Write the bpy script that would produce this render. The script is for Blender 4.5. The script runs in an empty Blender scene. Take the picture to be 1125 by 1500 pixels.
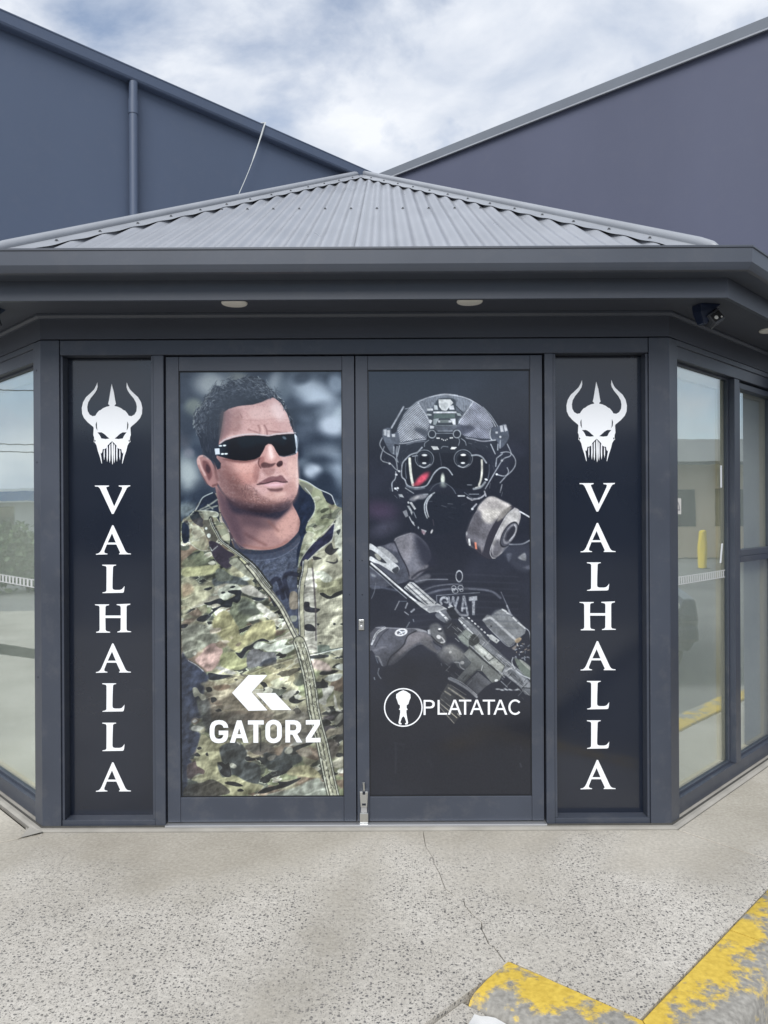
import bpy, bmesh, math, random
import numpy as np
from mathutils import Matrix, Vector

# ---------------------------------------------------------------- camera, sky, sun, exposure
sc = bpy.context.scene
CAM_D, CAM_H, FPX, S = 3.36, 1.412, 1102.0, 0.003049      # camera distance and height, focal length (photo px), metres per px on the shopfront
ROLL = math.radians(0.28)
cam_data = bpy.data.cameras.new('camera')
cam = bpy.data.objects.new('camera', cam_data); sc.collection.objects.link(cam)
cam_data.sensor_fit = 'VERTICAL'; cam_data.sensor_height = 36; cam_data.lens = FPX/1500*36
cam_data.clip_start = .05; cam_data.clip_end = 2000
cam.matrix_world = Matrix.Translation((0, -CAM_D, CAM_H)) @ Matrix.Rotation(math.radians(90), 4, 'X') @ Matrix.Rotation(-ROLL, 4, 'Z')
sc.camera = cam

SUN_EL, SUN_AZ = 43, 190           # sun high, behind the photographer, behind thin cloud
world = bpy.data.worlds.new('World'); sc.world = world; world.use_nodes = True
wt = world.node_tree; wt.nodes.clear()
def wn(t, **k):
    n = wt.nodes.new(t)
    for a, b in k.items(): setattr(n, a, b)
    return n
sky_n = wn('ShaderNodeTexSky', sky_type='NISHITA', sun_disc=False)
sky_n.sun_elevation = math.radians(SUN_EL); sky_n.sun_rotation = math.radians(SUN_AZ)
sky_n.air_density = 1.0; sky_n.dust_density = .1; sky_n.ozone_density = 1.6
geo = wn('ShaderNodeTexCoord')
mp = wn('ShaderNodeMapping'); mp.inputs['Scale'].default_value = (1, 1, 1.9); mp.inputs['Location'].default_value = (3.1, .4, 1.7); mp.inputs['Rotation'].default_value = (0, 0, math.radians(-24))
n1 = wn('ShaderNodeTexNoise'); n1.inputs['Scale'].default_value = 2.6; n1.inputs['Detail'].default_value = 8; n1.inputs['Roughness'].default_value = .56; n1.inputs['Distortion'].default_value = .35
n2 = wn('ShaderNodeTexNoise'); n2.inputs['Scale'].default_value = 5.5; n2.inputs['Detail'].default_value = 7; n2.inputs['Roughness'].default_value = .55; n2.inputs['Distortion'].default_value = .3
r1 = wn('ShaderNodeMapRange'); r1.inputs['From Min'].default_value = .34; r1.inputs['From Max'].default_value = .50
r2 = wn('ShaderNodeMapRange'); r2.inputs['From Min'].default_value = .33; r2.inputs['From Max'].default_value = .68
cl = wn('ShaderNodeMix', data_type='RGBA'); cl.inputs[6].default_value = (3.7, 4.2, 5.1, 1); cl.inputs[7].default_value = (6.3, 6.5, 6.85, 1)
mx = wn('ShaderNodeMix', data_type='RGBA')
bgn = wn('ShaderNodeBackground'); bgn.inputs['Strength'].default_value = .1
out = wn('ShaderNodeOutputWorld')
L = wt.links.new
L(geo.outputs['Generated'], mp.inputs['Vector']); L(mp.outputs[0], n1.inputs['Vector']); L(mp.outputs[0], n2.inputs['Vector'])
L(n1.outputs['Fac'], r1.inputs['Value']); L(n2.outputs['Fac'], r2.inputs['Value'])
L(r2.outputs[0], cl.inputs[0]); L(r1.outputs[0], mx.inputs[0]); L(sky_n.outputs[0], mx.inputs[6]); L(cl.outputs[2], mx.inputs[7])
L(mx.outputs[2], bgn.inputs['Color']); L(bgn.outputs[0], out.inputs['Surface'])

sun_d = bpy.data.lights.new('sun', 'SUN'); sun_d.energy = 2.4; sun_d.angle = math.radians(35); sun_d.color = (1, .98, .95)
sun = bpy.data.objects.new('sun', sun_d); sc.collection.objects.link(sun)
_az, _el = math.radians(SUN_AZ), math.radians(SUN_EL)
_dir = Vector((math.sin(_az)*math.cos(_el), math.cos(_az)*math.cos(_el), math.sin(_el)))
sun.rotation_euler = _dir.to_track_quat('Z', 'Y').to_euler()
vs = sc.view_settings
vs.view_transform = 'Standard'; vs.look = 'None'; vs.gamma = 1; vs.use_curve_mapping = False; vs.exposure = 0.6
sc.render.engine = 'CYCLES'

# ---------------------------------------------------------------- helpers
COL = sc.collection
def un(px, py):
    """photo pixel -> offsets from the optical axis with the camera roll taken out"""
    u, v = px-562.5, py-750
    return u*math.cos(ROLL)-v*math.sin(ROLL), u*math.sin(ROLL)+v*math.cos(ROLL)
def at(px, py, y=0.0):
    """where the sight line through a photo pixel meets the upright plane at depth y"""
    u, v = un(px, py); d = CAM_D+y
    return Vector((u/FPX*d, y, CAM_H-v/FPX*d))
def gnd(px, py, z=0.0):
    u, v = un(px, py); d = (CAM_H-z)*FPX/v
    return Vector((u/FPX*d, d-CAM_D, z))

def tag(o, label=None, cat=None, group=None, kind=None):
    if label: o['label'] = label
    if cat: o['category'] = cat
    if group: o['group'] = group
    if kind: o['kind'] = kind
    return o
def empty(name, loc=(0, 0, 0), rz=0):
    o = bpy.data.objects.new(name, None); COL.objects.link(o); o.location = loc; o.rotation_euler[2] = rz
    o.empty_display_size = .1
    return o
def link(name, me, mat, parent=None, smooth=False):
    o = bpy.data.objects.new(name, me); COL.objects.link(o)
    if mat and not me.materials: me.materials.append(mat)
    if parent is not None:
        o.parent = parent
    if smooth:
        me.polygons.foreach_set('use_smooth', [True]*len(me.polygons))
    return o
class MB:
    def __init__(s): s.v = []; s.f = []
    def add(s, vs_, fs):
        b = len(s.v); s.v += [tuple(v) for v in vs_]; s.f += [tuple(i+b for i in f) for f in fs]; return s
    def box(s, a, b):
        (x0, y0, z0), (x1, y1, z1) = a, b
        return s.add([(x0, y0, z0), (x1, y0, z0), (x1, y1, z0), (x0, y1, z0), (x0, y0, z1), (x1, y0, z1), (x1, y1, z1), (x0, y1, z1)],
                     [(0, 3, 2, 1), (4, 5, 6, 7), (0, 1, 5, 4), (1, 2, 6, 5), (2, 3, 7, 6), (3, 0, 4, 7)])
    def obox(s, o, ax, ay, az):
        """box with corner o and edge vectors ax, ay, az"""
        o, ax, ay, az = map(Vector, (o, ax, ay, az))
        p = [o, o+ax, o+ax+ay, o+ay, o+az, o+ax+az, o+ax+ay+az, o+ay+az]
        return s.add(p, [(0, 3, 2, 1), (4, 5, 6, 7), (0, 1, 5, 4), (1, 2, 6, 5), (2, 3, 7, 6), (3, 0, 4, 7)])
    def prism(s, poly, z0, z1):
        n = len(poly)
        return s.add([(x, y, z0) for x, y in poly]+[(x, y, z1) for x, y in poly],
                     [tuple(range(n))[::-1], tuple(range(n, 2*n))]+[(i, (i+1) % n, n+(i+1) % n, n+i) for i in range(n)])
    def tube(s, pts, r, n=10, cap=True):
        pts = [Vector(p) for p in pts]; rs = r if isinstance(r, (list, tuple)) else [r]*len(pts)
        b = len(s.v); up = Vector((0, 0, 1))
        for i, p in enumerate(pts):
            d = (pts[min(i+1, len(pts)-1)]-pts[max(i-1, 0)]).normalized()
            a = d.cross(up)
            if a.length < 1e-3: a = d.cross(Vector((1, 0, 0)))
            a.normalize(); c = d.cross(a).normalized()
            for j in range(n):
                t = 2*math.pi*j/n; s.v.append(tuple(p+a*math.cos(t)*rs[i]+c*math.sin(t)*rs[i]))
        for i in range(len(pts)-1):
            for j in range(n):
                s.f.append((b+i*n+j, b+i*n+(j+1) % n, b+(i+1)*n+(j+1) % n, b+(i+1)*n+j))
        if cap:
            s.f.append(tuple(b+j for j in range(n))[::-1]); s.f.append(tuple(b+(len(pts)-1)*n+j for j in range(n)))
        return s
    def lathe(s, c, axis, prof, n=24):
        """prof: (radius, height along axis)"""
        c = Vector(c); ax = Vector(axis).normalized(); a = ax.cross(Vector((0, 0, 1)))
        if a.length < 1e-3: a = Vector((1, 0, 0))
        a.normalize(); d = ax.cross(a)
        b = len(s.v)
        for r, h in prof:
            for j in range(n):
                t = 2*math.pi*j/n; s.v.append(tuple(c+ax*h+(a*math.cos(t)+d*math.sin(t))*r))
        for i in range(len(prof)-1):
            for j in range(n):
                s.f.append((b+i*n+j, b+i*n+(j+1) % n, b+(i+1)*n+(j+1) % n, b+(i+1)*n+j))
        s.f.append(tuple(b+j for j in range(n))[::-1]); s.f.append(tuple(b+(len(prof)-1)*n+j for j in range(n)))
        return s
    def sweep(s, prof, ring, closed=True):
        """run a profile of (offset, z) along the plan outline given by ring(offset)"""
        R_ = [ring(d) for d, z in prof]; m = len(R_[0]); n = len(prof); b = len(s.v)
        for i in range(n):
            for j in range(m): s.v.append((R_[i][j][0], R_[i][j][1], prof[i][1]))
        for i in range(n if closed else n-1):
            k = (i+1) % n
            for j in range(m-1): s.f.append((b+i*m+j, b+i*m+j+1, b+k*m+j+1, b+k*m+j))
        if closed:
            s.f.append(tuple(b+i*m for i in range(n))); s.f.append(tuple(b+i*m+m-1 for i in range(n))[::-1])
        return s
    def build(s, name, mat, parent=None, bevel=0, smooth=False, seg=2):
        me = bpy.data.meshes.new(name); me.from_pydata(s.v, [], s.f); me.update()
        bm = bmesh.new(); bm.from_mesh(me)
        bmesh.ops.recalc_face_normals(bm, faces=bm.faces)
        if bevel:
            ed = [e for e in bm.edges if len(e.link_faces) == 2 and e.calc_face_angle(0) > .5]
            bmesh.ops.bevel(bm, geom=ed, offset=bevel, segments=seg, affect='EDGES', profile=.6, clamp_overlap=True)
        bm.to_mesh(me); bm.free()
        o = link(name, me, mat, parent, smooth)
        if smooth:
            me.set_sharp_from_angle(angle=math.radians(38))
        return o

# ---------------------------------------------------------------- materials
MATS = {}
def nodes(name):
    m = bpy.data.materials.new(name); m.use_nodes = True; t = m.node_tree
    return m, t, t.nodes['Principled BSDF'], t.links.new
def paint(name, col, rough=.45, var=.10, scale=3, bump=.0, bscale=80, spec=.5, metal=0, coat=0, stretch=(1, 1, 1), dirt=0):
    """painted or plain surface: slight colour drift, dust and grain"""
    if name in MATS: return MATS[name]
    m, t, b, Lk = nodes(name)
    tc = t.nodes.new('ShaderNodeTexCoord'); mpn = t.nodes.new('ShaderNodeMapping'); mpn.inputs['Scale'].default_value = stretch
    Lk(tc.outputs['Object'], mpn.inputs['Vector'])
    n = t.nodes.new('ShaderNodeTexNoise'); n.inputs['Scale'].default_value = scale; n.inputs['Detail'].default_value = 6
    Lk(mpn.outputs[0], n.inputs['Vector'])
    r = t.nodes.new('ShaderNodeMapRange'); r.inputs['From Min'].default_value = .3; r.inputs['From Max'].default_value = .7; r.inputs['To Min'].default_value = 1-var; r.inputs['To Max'].default_value = 1+var
    Lk(n.outputs['Fac'], r.inputs['Value'])
    mul = t.nodes.new('ShaderNodeMix'); mul.data_type = 'RGBA'; mul.blend_type = 'MULTIPLY'; mul.inputs[0].default_value = 1; mul.inputs[6].default_value = (*col, 1)
    Lk(r.outputs[0], mul.inputs[7])
    last = mul.outputs[2]
    if dirt:
        n3 = t.nodes.new('ShaderNodeTexNoise'); n3.inputs['Scale'].default_value = 9; n3.inputs['Detail'].default_value = 9; n3.inputs['Roughness'].default_value = .7
        Lk(tc.outputs['Object'], n3.inputs['Vector'])
        rr = t.nodes.new('ShaderNodeMapRange'); rr.inputs['From Min'].default_value = .52; rr.inputs['From Max'].default_value = .75; rr.inputs['To Max'].default_value = dirt
        Lk(n3.outputs['Fac'], rr.inputs['Value'])
        md = t.nodes.new('ShaderNodeMix'); md.data_type = 'RGBA'; md.inputs[7].default_value = (.30, .28, .25, 1)
        Lk(rr.outputs[0], md.inputs[0]); Lk(last, md.inputs[6]); last = md.outputs[2]
    Lk(last, b.inputs['Base Color'])
    b.inputs['Roughness'].default_value = rough; b.inputs['Specular IOR Level'].default_value = spec; b.inputs['Metallic'].default_value = metal; b.inputs['Coat Weight'].default_value = coat
    rn = t.nodes.new('ShaderNodeMapRange'); rn.inputs['To Min'].default_value = max(.02, rough-.08); rn.inputs['To Max'].default_value = min(1, rough+.10); Lk(n.outputs['Fac'], rn.inputs['Value']); Lk(rn.outputs[0], b.inputs['Roughness'])
    if bump:
        n2_ = t.nodes.new('ShaderNodeTexNoise'); n2_.inputs['Scale'].default_value = bscale; n2_.inputs['Detail'].default_value = 4
        Lk(mpn.outputs[0], n2_.inputs['Vector'])
        bp = t.nodes.new('ShaderNodeBump'); bp.inputs['Strength'].default_value = bump; bp.inputs['Distance'].default_value = .004
        Lk(n2_.outputs['Fac'], bp.inputs['Height']); Lk(bp.outputs[0], b.inputs['Normal'])
    MATS[name] = m
    return m

SLATE = (.043, .051, .070)
M_FRAME = paint('slate_frame_paint', SLATE, .38, .10, 3.0, .02, 300, dirt=.11)
M_TRIM = paint('slate_trim_paint', (.054, .063, .082), .42, .08, 2.5, .03, 120, dirt=.05)
M_SOFFIT = paint('slate_soffit_paint', (.050, .057, .075), .6, .06, 2.5, .05, 60)
M_WALL_L = paint('slate_left_face_tint', (.070, .094, .148), .55, .06, 1.6, .05, 40, stretch=(1, 1, .25), dirt=.03)  # slate with the left wall's bluer light mixed into the colour
M_WALL_R = paint('slate_right_face_tint', (.085, .093, .140), .5, .06, 1.6, .05, 40, stretch=(1, 1, .25), dirt=.03)  # same slate, the right wall's light mixed into the colour
M_ROOF = paint('pale_roof_steel', (.285, .298, .325), .30, .10, 5, .0, spec=.5, stretch=(1, .15, 1))
M_CAP = paint('pale_ridge_steel', (.28, .295, .32), .34, .06, 4)
M_WHITE = paint('white_vinyl', (.80, .82, .85), .35, .02, 3)
M_STRIP = paint('frosted_strip', (.50, .51, .51), .6, .05, 9)
M_PAPER = paint('damp_paper', (.56, .56, .55), .7, .06, 30)
M_BLACK = paint('black_plastic', (.010, .013, .022), .35, .05, 5)
M_RUBBER = paint('black_rubber_seal', (.008, .009, .011), .6, .05, 5)
M_STEEL = paint('brushed_steel', (.62, .63, .62), .28, .08, 20, metal=1, stretch=(1, 1, .05))
M_ALU = paint('mill_aluminium', (.55, .56, .58), .4, .10, 8, metal=.8, stretch=(.1, 1, 1))
M_CREAM = paint('cream_timber', (.56, .50, .36), .55, .06, 4, .05, 60)
M_LAMP = paint('lamp_white', (.74, .72, .66), .4, .03, 6)
M_SCREW = paint('zinc_screw', (.16, .165, .175), .4, .05, 9, metal=.6)
M_CABLE = paint('white_cable', (.50, .52, .52), .5, .05, 9)

def film(name, col):
    m = paint(name, col, .28, .03, 3, spec=.4, coat=1); m.node_tree.nodes['Principled BSDF'].inputs['Coat Roughness'].default_value = .10
    return m
M_FILM = film('black_glass_film', (.006, .010, .021))

def printed(name):
    m, t, b, Lk = nodes(name)
    a = t.nodes.new('ShaderNodeAttribute'); a.attribute_name = 'print'
    Lk(a.outputs['Color'], b.inputs['Base Color'])
    b.inputs['Roughness'].default_value = .35; b.inputs['Coat Weight'].default_value = .9; b.inputs['Coat Roughness'].default_value = .13; b.inputs['Specular IOR Level'].default_value = .2
    return m
M_PRINT = printed('printed_film')

def clear_glass():
    m, t, b, Lk = nodes('window_glass')
    o = t.nodes['Material Output']
    tr = t.nodes.new('ShaderNodeBsdfTransparent'); tr.inputs[0].default_value = (.95, .97, .96, 1)
    gl = t.nodes.new('ShaderNodeBsdfGlossy'); gl.inputs['Roughness'].default_value = .012; gl.inputs[0].default_value = (.95, 1, 1, 1)
    lw = t.nodes.new('ShaderNodeLayerWeight'); lw.inputs[0].default_value = .5; pw = t.nodes.new('ShaderNodeMath'); pw.operation = 'POWER'; pw.inputs[1].default_value = 2.5; Lk(lw.outputs['Facing'], pw.inputs[0])
    fr = t.nodes.new('ShaderNodeMapRange'); fr.inputs['To Min'].default_value = .045; fr.inputs['To Max'].default_value = .95; Lk(pw.outputs[0], fr.inputs['Value'])
    tc = t.nodes.new('ShaderNodeTexCoord'); n = t.nodes.new('ShaderNodeTexNoise'); n.inputs['Scale'].default_value = 3.5
    bp = t.nodes.new('ShaderNodeBump'); bp.inputs['Strength'].default_value = .02; bp.inputs['Distance'].default_value = .02
    Lk(tc.outputs['Object'], n.inputs['Vector']); Lk(n.outputs['Fac'], bp.inputs['Height']); Lk(bp.outputs[0], gl.inputs['Normal'])
    ms = t.nodes.new('ShaderNodeMixShader'); Lk(fr.outputs[0], ms.inputs[0]); Lk(tr.outputs[0], ms.inputs[1]); Lk(gl.outputs[0], ms.inputs[2]); Lk(ms.outputs[0], o.inputs['Surface'])
    MATS['window_glass'] = m
    return m
M_GLASS = clear_glass()

def concrete(name, base, agg=1.0, smooth_y=None):
    """worn pavement: pale cement, stones showing where it has worn, smoother near the doorway"""
    m, t, b, Lk = nodes(name)
    N = t.nodes.new
    tc = N('ShaderNodeTexCoord')
    big = N('ShaderNodeTexNoise'); big.inputs['Scale'].default_value = 1.3; big.inputs['Detail'].default_value = 7; big.inputs['Roughness'].default_value = .6; Lk(tc.outputs['Object'], big.inputs['Vector'])
    fine = N('ShaderNodeTexNoise'); fine.inputs['Scale'].default_value = 70; fine.inputs['Detail'].default_value = 5; fine.inputs['Roughness'].default_value = .65; Lk(tc.outputs['Object'], fine.inputs['Vector'])
    cr = N('ShaderNodeValToRGB'); e = cr.color_ramp.elements
    e[0].position = .3; e[0].color = (base[0]*.72, base[1]*.705, base[2]*.67, 1); e[1].position = .72; e[1].color = (base[0]*1.14, base[1]*1.14, base[2]*1.13, 1); Lk(big.outputs['Fac'], cr.inputs[0])
    # stones: two sizes of cells, each kept or dropped by its random value
    wob = N('ShaderNodeTexNoise'); wob.inputs['Scale'].default_value = 60; Lk(tc.outputs['Object'], wob.inputs['Vector'])
    add = N('ShaderNodeMix'); add.data_type = 'VECTOR'; add.inputs[0].default_value = .012; Lk(tc.outputs['Object'], add.inputs[4]); Lk(wob.outputs['Color'], add.inputs[5])
    # worn mask: worn away from the doorway (y<-.15), patchy
    sep = N('ShaderNodeSeparateXYZ'); Lk(tc.outputs['Object'], sep.inputs[0])
    ry = N('ShaderNodeMapRange'); ry.inputs['From Min'].default_value = -.10; ry.inputs['From Max'].default_value = -.75; ry.inputs['To Min'].default_value = -.16; ry.inputs['To Max'].default_value = .16; Lk(sep.outputs[1], ry.inputs['Value'])
    pn = N('ShaderNodeTexNoise'); pn.inputs['Scale'].default_value = 1.7; pn.inputs['Detail'].default_value = 5; Lk(tc.outputs['Object'], pn.inputs['Vector'])
    wsum = N('ShaderNodeMath'); wsum.operation = 'ADD'; Lk(pn.outputs['Fac'], wsum.inputs[0]); Lk(ry.outputs[0], wsum.inputs[1])
    worn = N('ShaderNodeMapRange'); worn.inputs['From Min'].default_value = .40; worn.inputs['From Max'].default_value = .62; Lk(wsum.outputs[0], worn.inputs['Value'])
    skin = N('ShaderNodeMix'); skin.data_type = 'RGBA'; skin.blend_type = 'MULTIPLY'; skin.inputs[7].default_value = (.80, .785, .755, 1); inv = N('ShaderNodeMath'); inv.operation = 'SUBTRACT'; inv.inputs[0].default_value = 1; Lk(worn.outputs[0], inv.inputs[1]); Lk(inv.outputs[0], skin.inputs[0]); Lk(cr.outputs[0], skin.inputs[6])
    last = skin.outputs[2]; hts = []
    for scale, thr, soft, cdark, amt in ((80, .66, .10, (.075, .075, .075), 1.0), (132, .48, .10, (.10, .097, .092), 1.0), (215, .42, .12, (.14, .135, .13), 1.0)):
        v = N('ShaderNodeTexVoronoi'); v.inputs['Scale'].default_value = scale; v.inputs['Randomness'].default_value = 1; Lk(add.outputs[1], v.inputs['Vector'])
        sp = N('ShaderNodeSeparateColor'); Lk(v.outputs['Color'], sp.inputs[0])
        keep = N('ShaderNodeMath'); keep.operation = 'GREATER_THAN'; keep.inputs[1].default_value = thr; Lk(sp.outputs[0], keep.inputs[0])
        rad = N('ShaderNodeMapRange'); rad.inputs['From Min'].default_value = .42; rad.inputs['From Max'].default_value = .42-soft*1.6; Lk(v.outputs['Distance'], rad.inputs['Value'])
        mm = N('ShaderNodeMath'); mm.operation = 'MULTIPLY'; Lk(keep.outputs[0], mm.inputs[0]); Lk(rad.outputs[0], mm.inputs[1])
        m2 = N('ShaderNodeMath'); m2.operation = 'MULTIPLY'; Lk(mm.outputs[0], m2.inputs[0]); Lk(worn.outputs[0], m2.inputs[1])
        m3 = N('ShaderNodeMath'); m3.operation = 'MULTIPLY'; m3.inputs[1].default_value = amt*agg; Lk(m2.outputs[0], m3.inputs[0])
        stc = N('ShaderNodeMix'); stc.data_type = 'RGBA'; stc.inputs[6].default_value = (*cdark, 1); stc.inputs[7].default_value = (cdark[0]*2.6, cdark[1]*2.5, cdark[2]*2.4, 1); Lk(sp.outputs[1], stc.inputs[0])
        mixc = N('ShaderNodeMix'); mixc.data_type = 'RGBA'; Lk(m3.outputs[0], mixc.inputs[0]); Lk(last, mixc.inputs[6]); Lk(stc.outputs[2], mixc.inputs[7]); last = mixc.outputs[2]
        hts.append(m2.outputs[0])
    # pale cement flecks where worn
    fl = N('ShaderNodeMapRange'); fl.inputs['From Min'].default_value = .35; fl.inputs['From Max'].default_value = .68; fl.inputs['To Min'].default_value = .84; fl.inputs['To Max'].default_value = 1.16; Lk(fine.outputs['Fac'], fl.inputs['Value'])
    mu = N('ShaderNodeMix'); mu.data_type = 'RGBA'; mu.blend_type = 'MULTIPLY'; mu.inputs[0].default_value = 1; Lk(last, mu.inputs[6]); Lk(fl.outputs[0], mu.inputs[7])
    # old stains
    stn = N('ShaderNodeTexNoise'); stn.inputs['Scale'].default_value = 2.6; stn.inputs['Detail'].default_value = 8; stn.inputs['Roughness'].default_value = .7; mp_ = N('ShaderNodeMapping'); mp_.inputs['Location'].default_value = (7, 3, 0); Lk(tc.outputs['Object'], mp_.inputs[0]); Lk(mp_.outputs[0], stn.inputs['Vector'])
    sr = N('ShaderNodeMapRange'); sr.inputs['From Min'].default_value = .55; sr.inputs['From Max'].default_value = .72; sr.inputs['To Max'].default_value = .16; Lk(stn.outputs['Fac'], sr.inputs['Value'])
    ms = N('ShaderNodeMix'); ms.data_type = 'RGBA'; ms.inputs[7].default_value = (base[0]*.52, base[1]*.50, base[2]*.44, 1); Lk(sr.outputs[0], ms.inputs[0]); Lk(mu.outputs[2], ms.inputs[6])
    Lk(ms.outputs[2], b.inputs['Base Color']); b.inputs['Roughness'].default_value = .85; b.inputs['Specular IOR Level'].default_value = .3
    bsum = N('ShaderNodeMath'); bsum.operation = 'MULTIPLY_ADD'; bsum.inputs[1].default_value = .7; Lk(hts[0], bsum.inputs[2]); Lk(fine.outputs['Fac'], bsum.inputs[0])
    bp = N('ShaderNodeBump'); bp.inputs['Strength'].default_value = .35; bp.inputs['Distance'].default_value = .004; Lk(bsum.outputs[0], bp.inputs['Height']); Lk(bp.outputs[0], b.inputs['Normal'])
    MATS[name] = m
    return m
M_CONC = concrete('worn_concrete', (.53, .505, .462))
M_CEMENT = paint('smooth_cement', (.30, .285, .255), .9, .16, 6, .25, 90, dirt=.2)
M_JOINT = paint('dark_joint', (.05, .048, .043), .95, .2, 30, .3, 200)
M_ROAD = paint('grey_road', (.17, .168, .165), .9, .14, 1.2, .4, 150)

def kerb_paint():
    m, t, b, Lk = nodes('worn_yellow_kerb_paint'); N = t.nodes.new
    tc = N('ShaderNodeTexCoord')
    n = N('ShaderNodeTexNoise'); n.inputs['Scale'].default_value = 7.5; n.inputs['Detail'].default_value = 11; n.inputs['Roughness'].default_value = .68; Lk(tc.outputs['Object'], n.inputs['Vector'])
    at_ = N('ShaderNodeAttribute'); at_.attribute_name = 'across'; ar = N('ShaderNodeMapRange'); ar.inputs['To Min'].default_value = .10; ar.inputs['To Max'].default_value = -.05; Lk(at_.outputs['Fac'], ar.inputs['Value'])
    sm2 = N('ShaderNodeMath'); sm2.operation = 'ADD'; Lk(n.outputs['Fac'], sm2.inputs[0]); Lk(ar.outputs[0], sm2.inputs[1])
    r = N('ShaderNodeMapRange'); r.inputs['From Min'].default_value = .47; r.inputs['From Max'].default_value = .55; Lk(sm2.outputs[0], r.inputs['Value'])
    f = N('ShaderNodeTexNoise'); f.inputs['Scale'].default_value = 60; f.inputs['Detail'].default_value = 6; Lk(tc.outputs['Object'], f.inputs['Vector'])
    c1 = N('ShaderNodeValToRGB'); c1.color_ramp.elements[0].position = .3; c1.color_ramp.elements[0].color = (.20, .19, .17, 1); c1.color_ramp.elements[1].position = .7; c1.color_ramp.elements[1].color = (.36, .345, .31, 1); Lk(f.outputs['Fac'], c1.inputs[0])
    c2 = N('ShaderNodeValToRGB'); c2.color_ramp.elements[0].position = .3; c2.color_ramp.elements[0].color = (.50, .34, .045, 1); c2.color_ramp.elements[1].position = .7; c2.color_ramp.elements[1].color = (.68, .49, .08, 1); Lk(f.outputs['Fac'], c2.inputs[0])
    mx_ = N('ShaderNodeMix'); mx_.data_type = 'RGBA'; Lk(r.outputs[0], mx_.inputs[0]); Lk(c1.outputs[0], mx_.inputs[6]); Lk(c2.outputs[0], mx_.inputs[7]); Lk(mx_.outputs[2], b.inputs['Base Color'])
    b.inputs['Roughness'].default_value = .75
    bp = N('ShaderNodeBump'); bp.inputs['Strength'].default_value = .4; bp.inputs['Distance'].default_value = .003; sm_ = N('ShaderNodeMath'); sm_.operation = 'ADD'; Lk(r.outputs[0], sm_.inputs[0]); Lk(f.outputs['Fac'], sm_.inputs[1]); Lk(sm_.outputs[0], bp.inputs['Height']); Lk(bp.outputs[0], b.inputs['Normal'])
    return m
M_KERB = kerb_paint()
# ---------------------------------------------------------------- plan of the entrance block
XL, XR = -1.532, 1.277            # corners of the canted shopfront (front face y = 0)
TQ = math.tan(math.radians(22.5)); Q = math.sqrt(.5)
IC = (-.09, 3.43)                 # inner corner of the two tall walls behind
# side walls run back at 45 degrees from each corner to the tall walls
TL = (XL-0-(IC[0]-IC[1]))/2       # run of the left side wall, measured on x
TR = ((IC[0]+IC[1])-XR)/2
def ring(d, endl=None, endr=None):
    """plan outline of the entrance block offset outwards by d"""
    tl = TL if endl is None else endl; tr = TR if endr is None else endr
    return [(XL-tl-d*Q, tl-d*Q), (XL-d*TQ, -d), (XR+d*TQ, -d), (XR+tr+d*Q, tr-d*Q)]
Z = lambda py, d=0.0: CAM_H+(750-py)/FPX*(CAM_D-d)
G_D, F_D = .413, .302             # gutter front and fascia, out from the wall
Z_GT, Z_GB, Z_FB, Z_SO = Z(361, G_D), Z(397, G_D), Z(438.5, F_D), 2.302
Z_HT, Z_HB = Z(496), Z(518)       # frame head, top and underside

bld = empty('entrance_building')
tag(bld, 'low slate grey corner entrance with canted shopfront and pale corrugated hip roof', 'building')

# bulkhead above the frames (wall up to the soffit)
MB().sweep([(0, Z_HT+.004), (0, Z_SO+.10), (-.10, Z_SO+.10), (-.10, Z_HT+.004)], ring).build('bulkhead', M_SOFFIT, bld)
MB().sweep([(.001, Z_SO), (.018, Z_SO-.001), (.018, Z_SO-.010), (.010, Z_SO-.020), (.001, Z_SO-.022)], ring).build('cornice_bead', M_TRIM, bld)
MB().sweep([(-.02, Z_SO), (F_D-.018, Z_SO), (F_D-.018, Z_SO+.012), (-.02, Z_SO+.012)], ring).build('soffit', M_SOFFIT, bld)
MB().sweep([(F_D-.018, Z_FB), (F_D, Z_FB), (F_D, Z_GT-.02), (F_D-.018, Z_GT-.02)], ring).build('fascia', M_TRIM, bld, bevel=.002)
gz = Z_GT
MB().sweep([(F_D+.002, Z_GB), (G_D-.026, Z_GB), (G_D-.016, Z_GB+.004), (G_D-.010, Z_GB+.014), (G_D-.002, Z_GB+.03), (G_D, gz-.012), (G_D+.004, gz-.009), (G_D+.004, gz-.002), (G_D, gz), (G_D-.010, gz-.001), (G_D-.012, gz-.012), (G_D-.016, Z_GB+.032), (G_D-.03, Z_GB+.008), (F_D+.004, Z_GB+.006), (F_D+.004, gz-.03), (F_D+.002, gz-.03)], ring).build('gutter', M_TRIM, bld)

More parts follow.
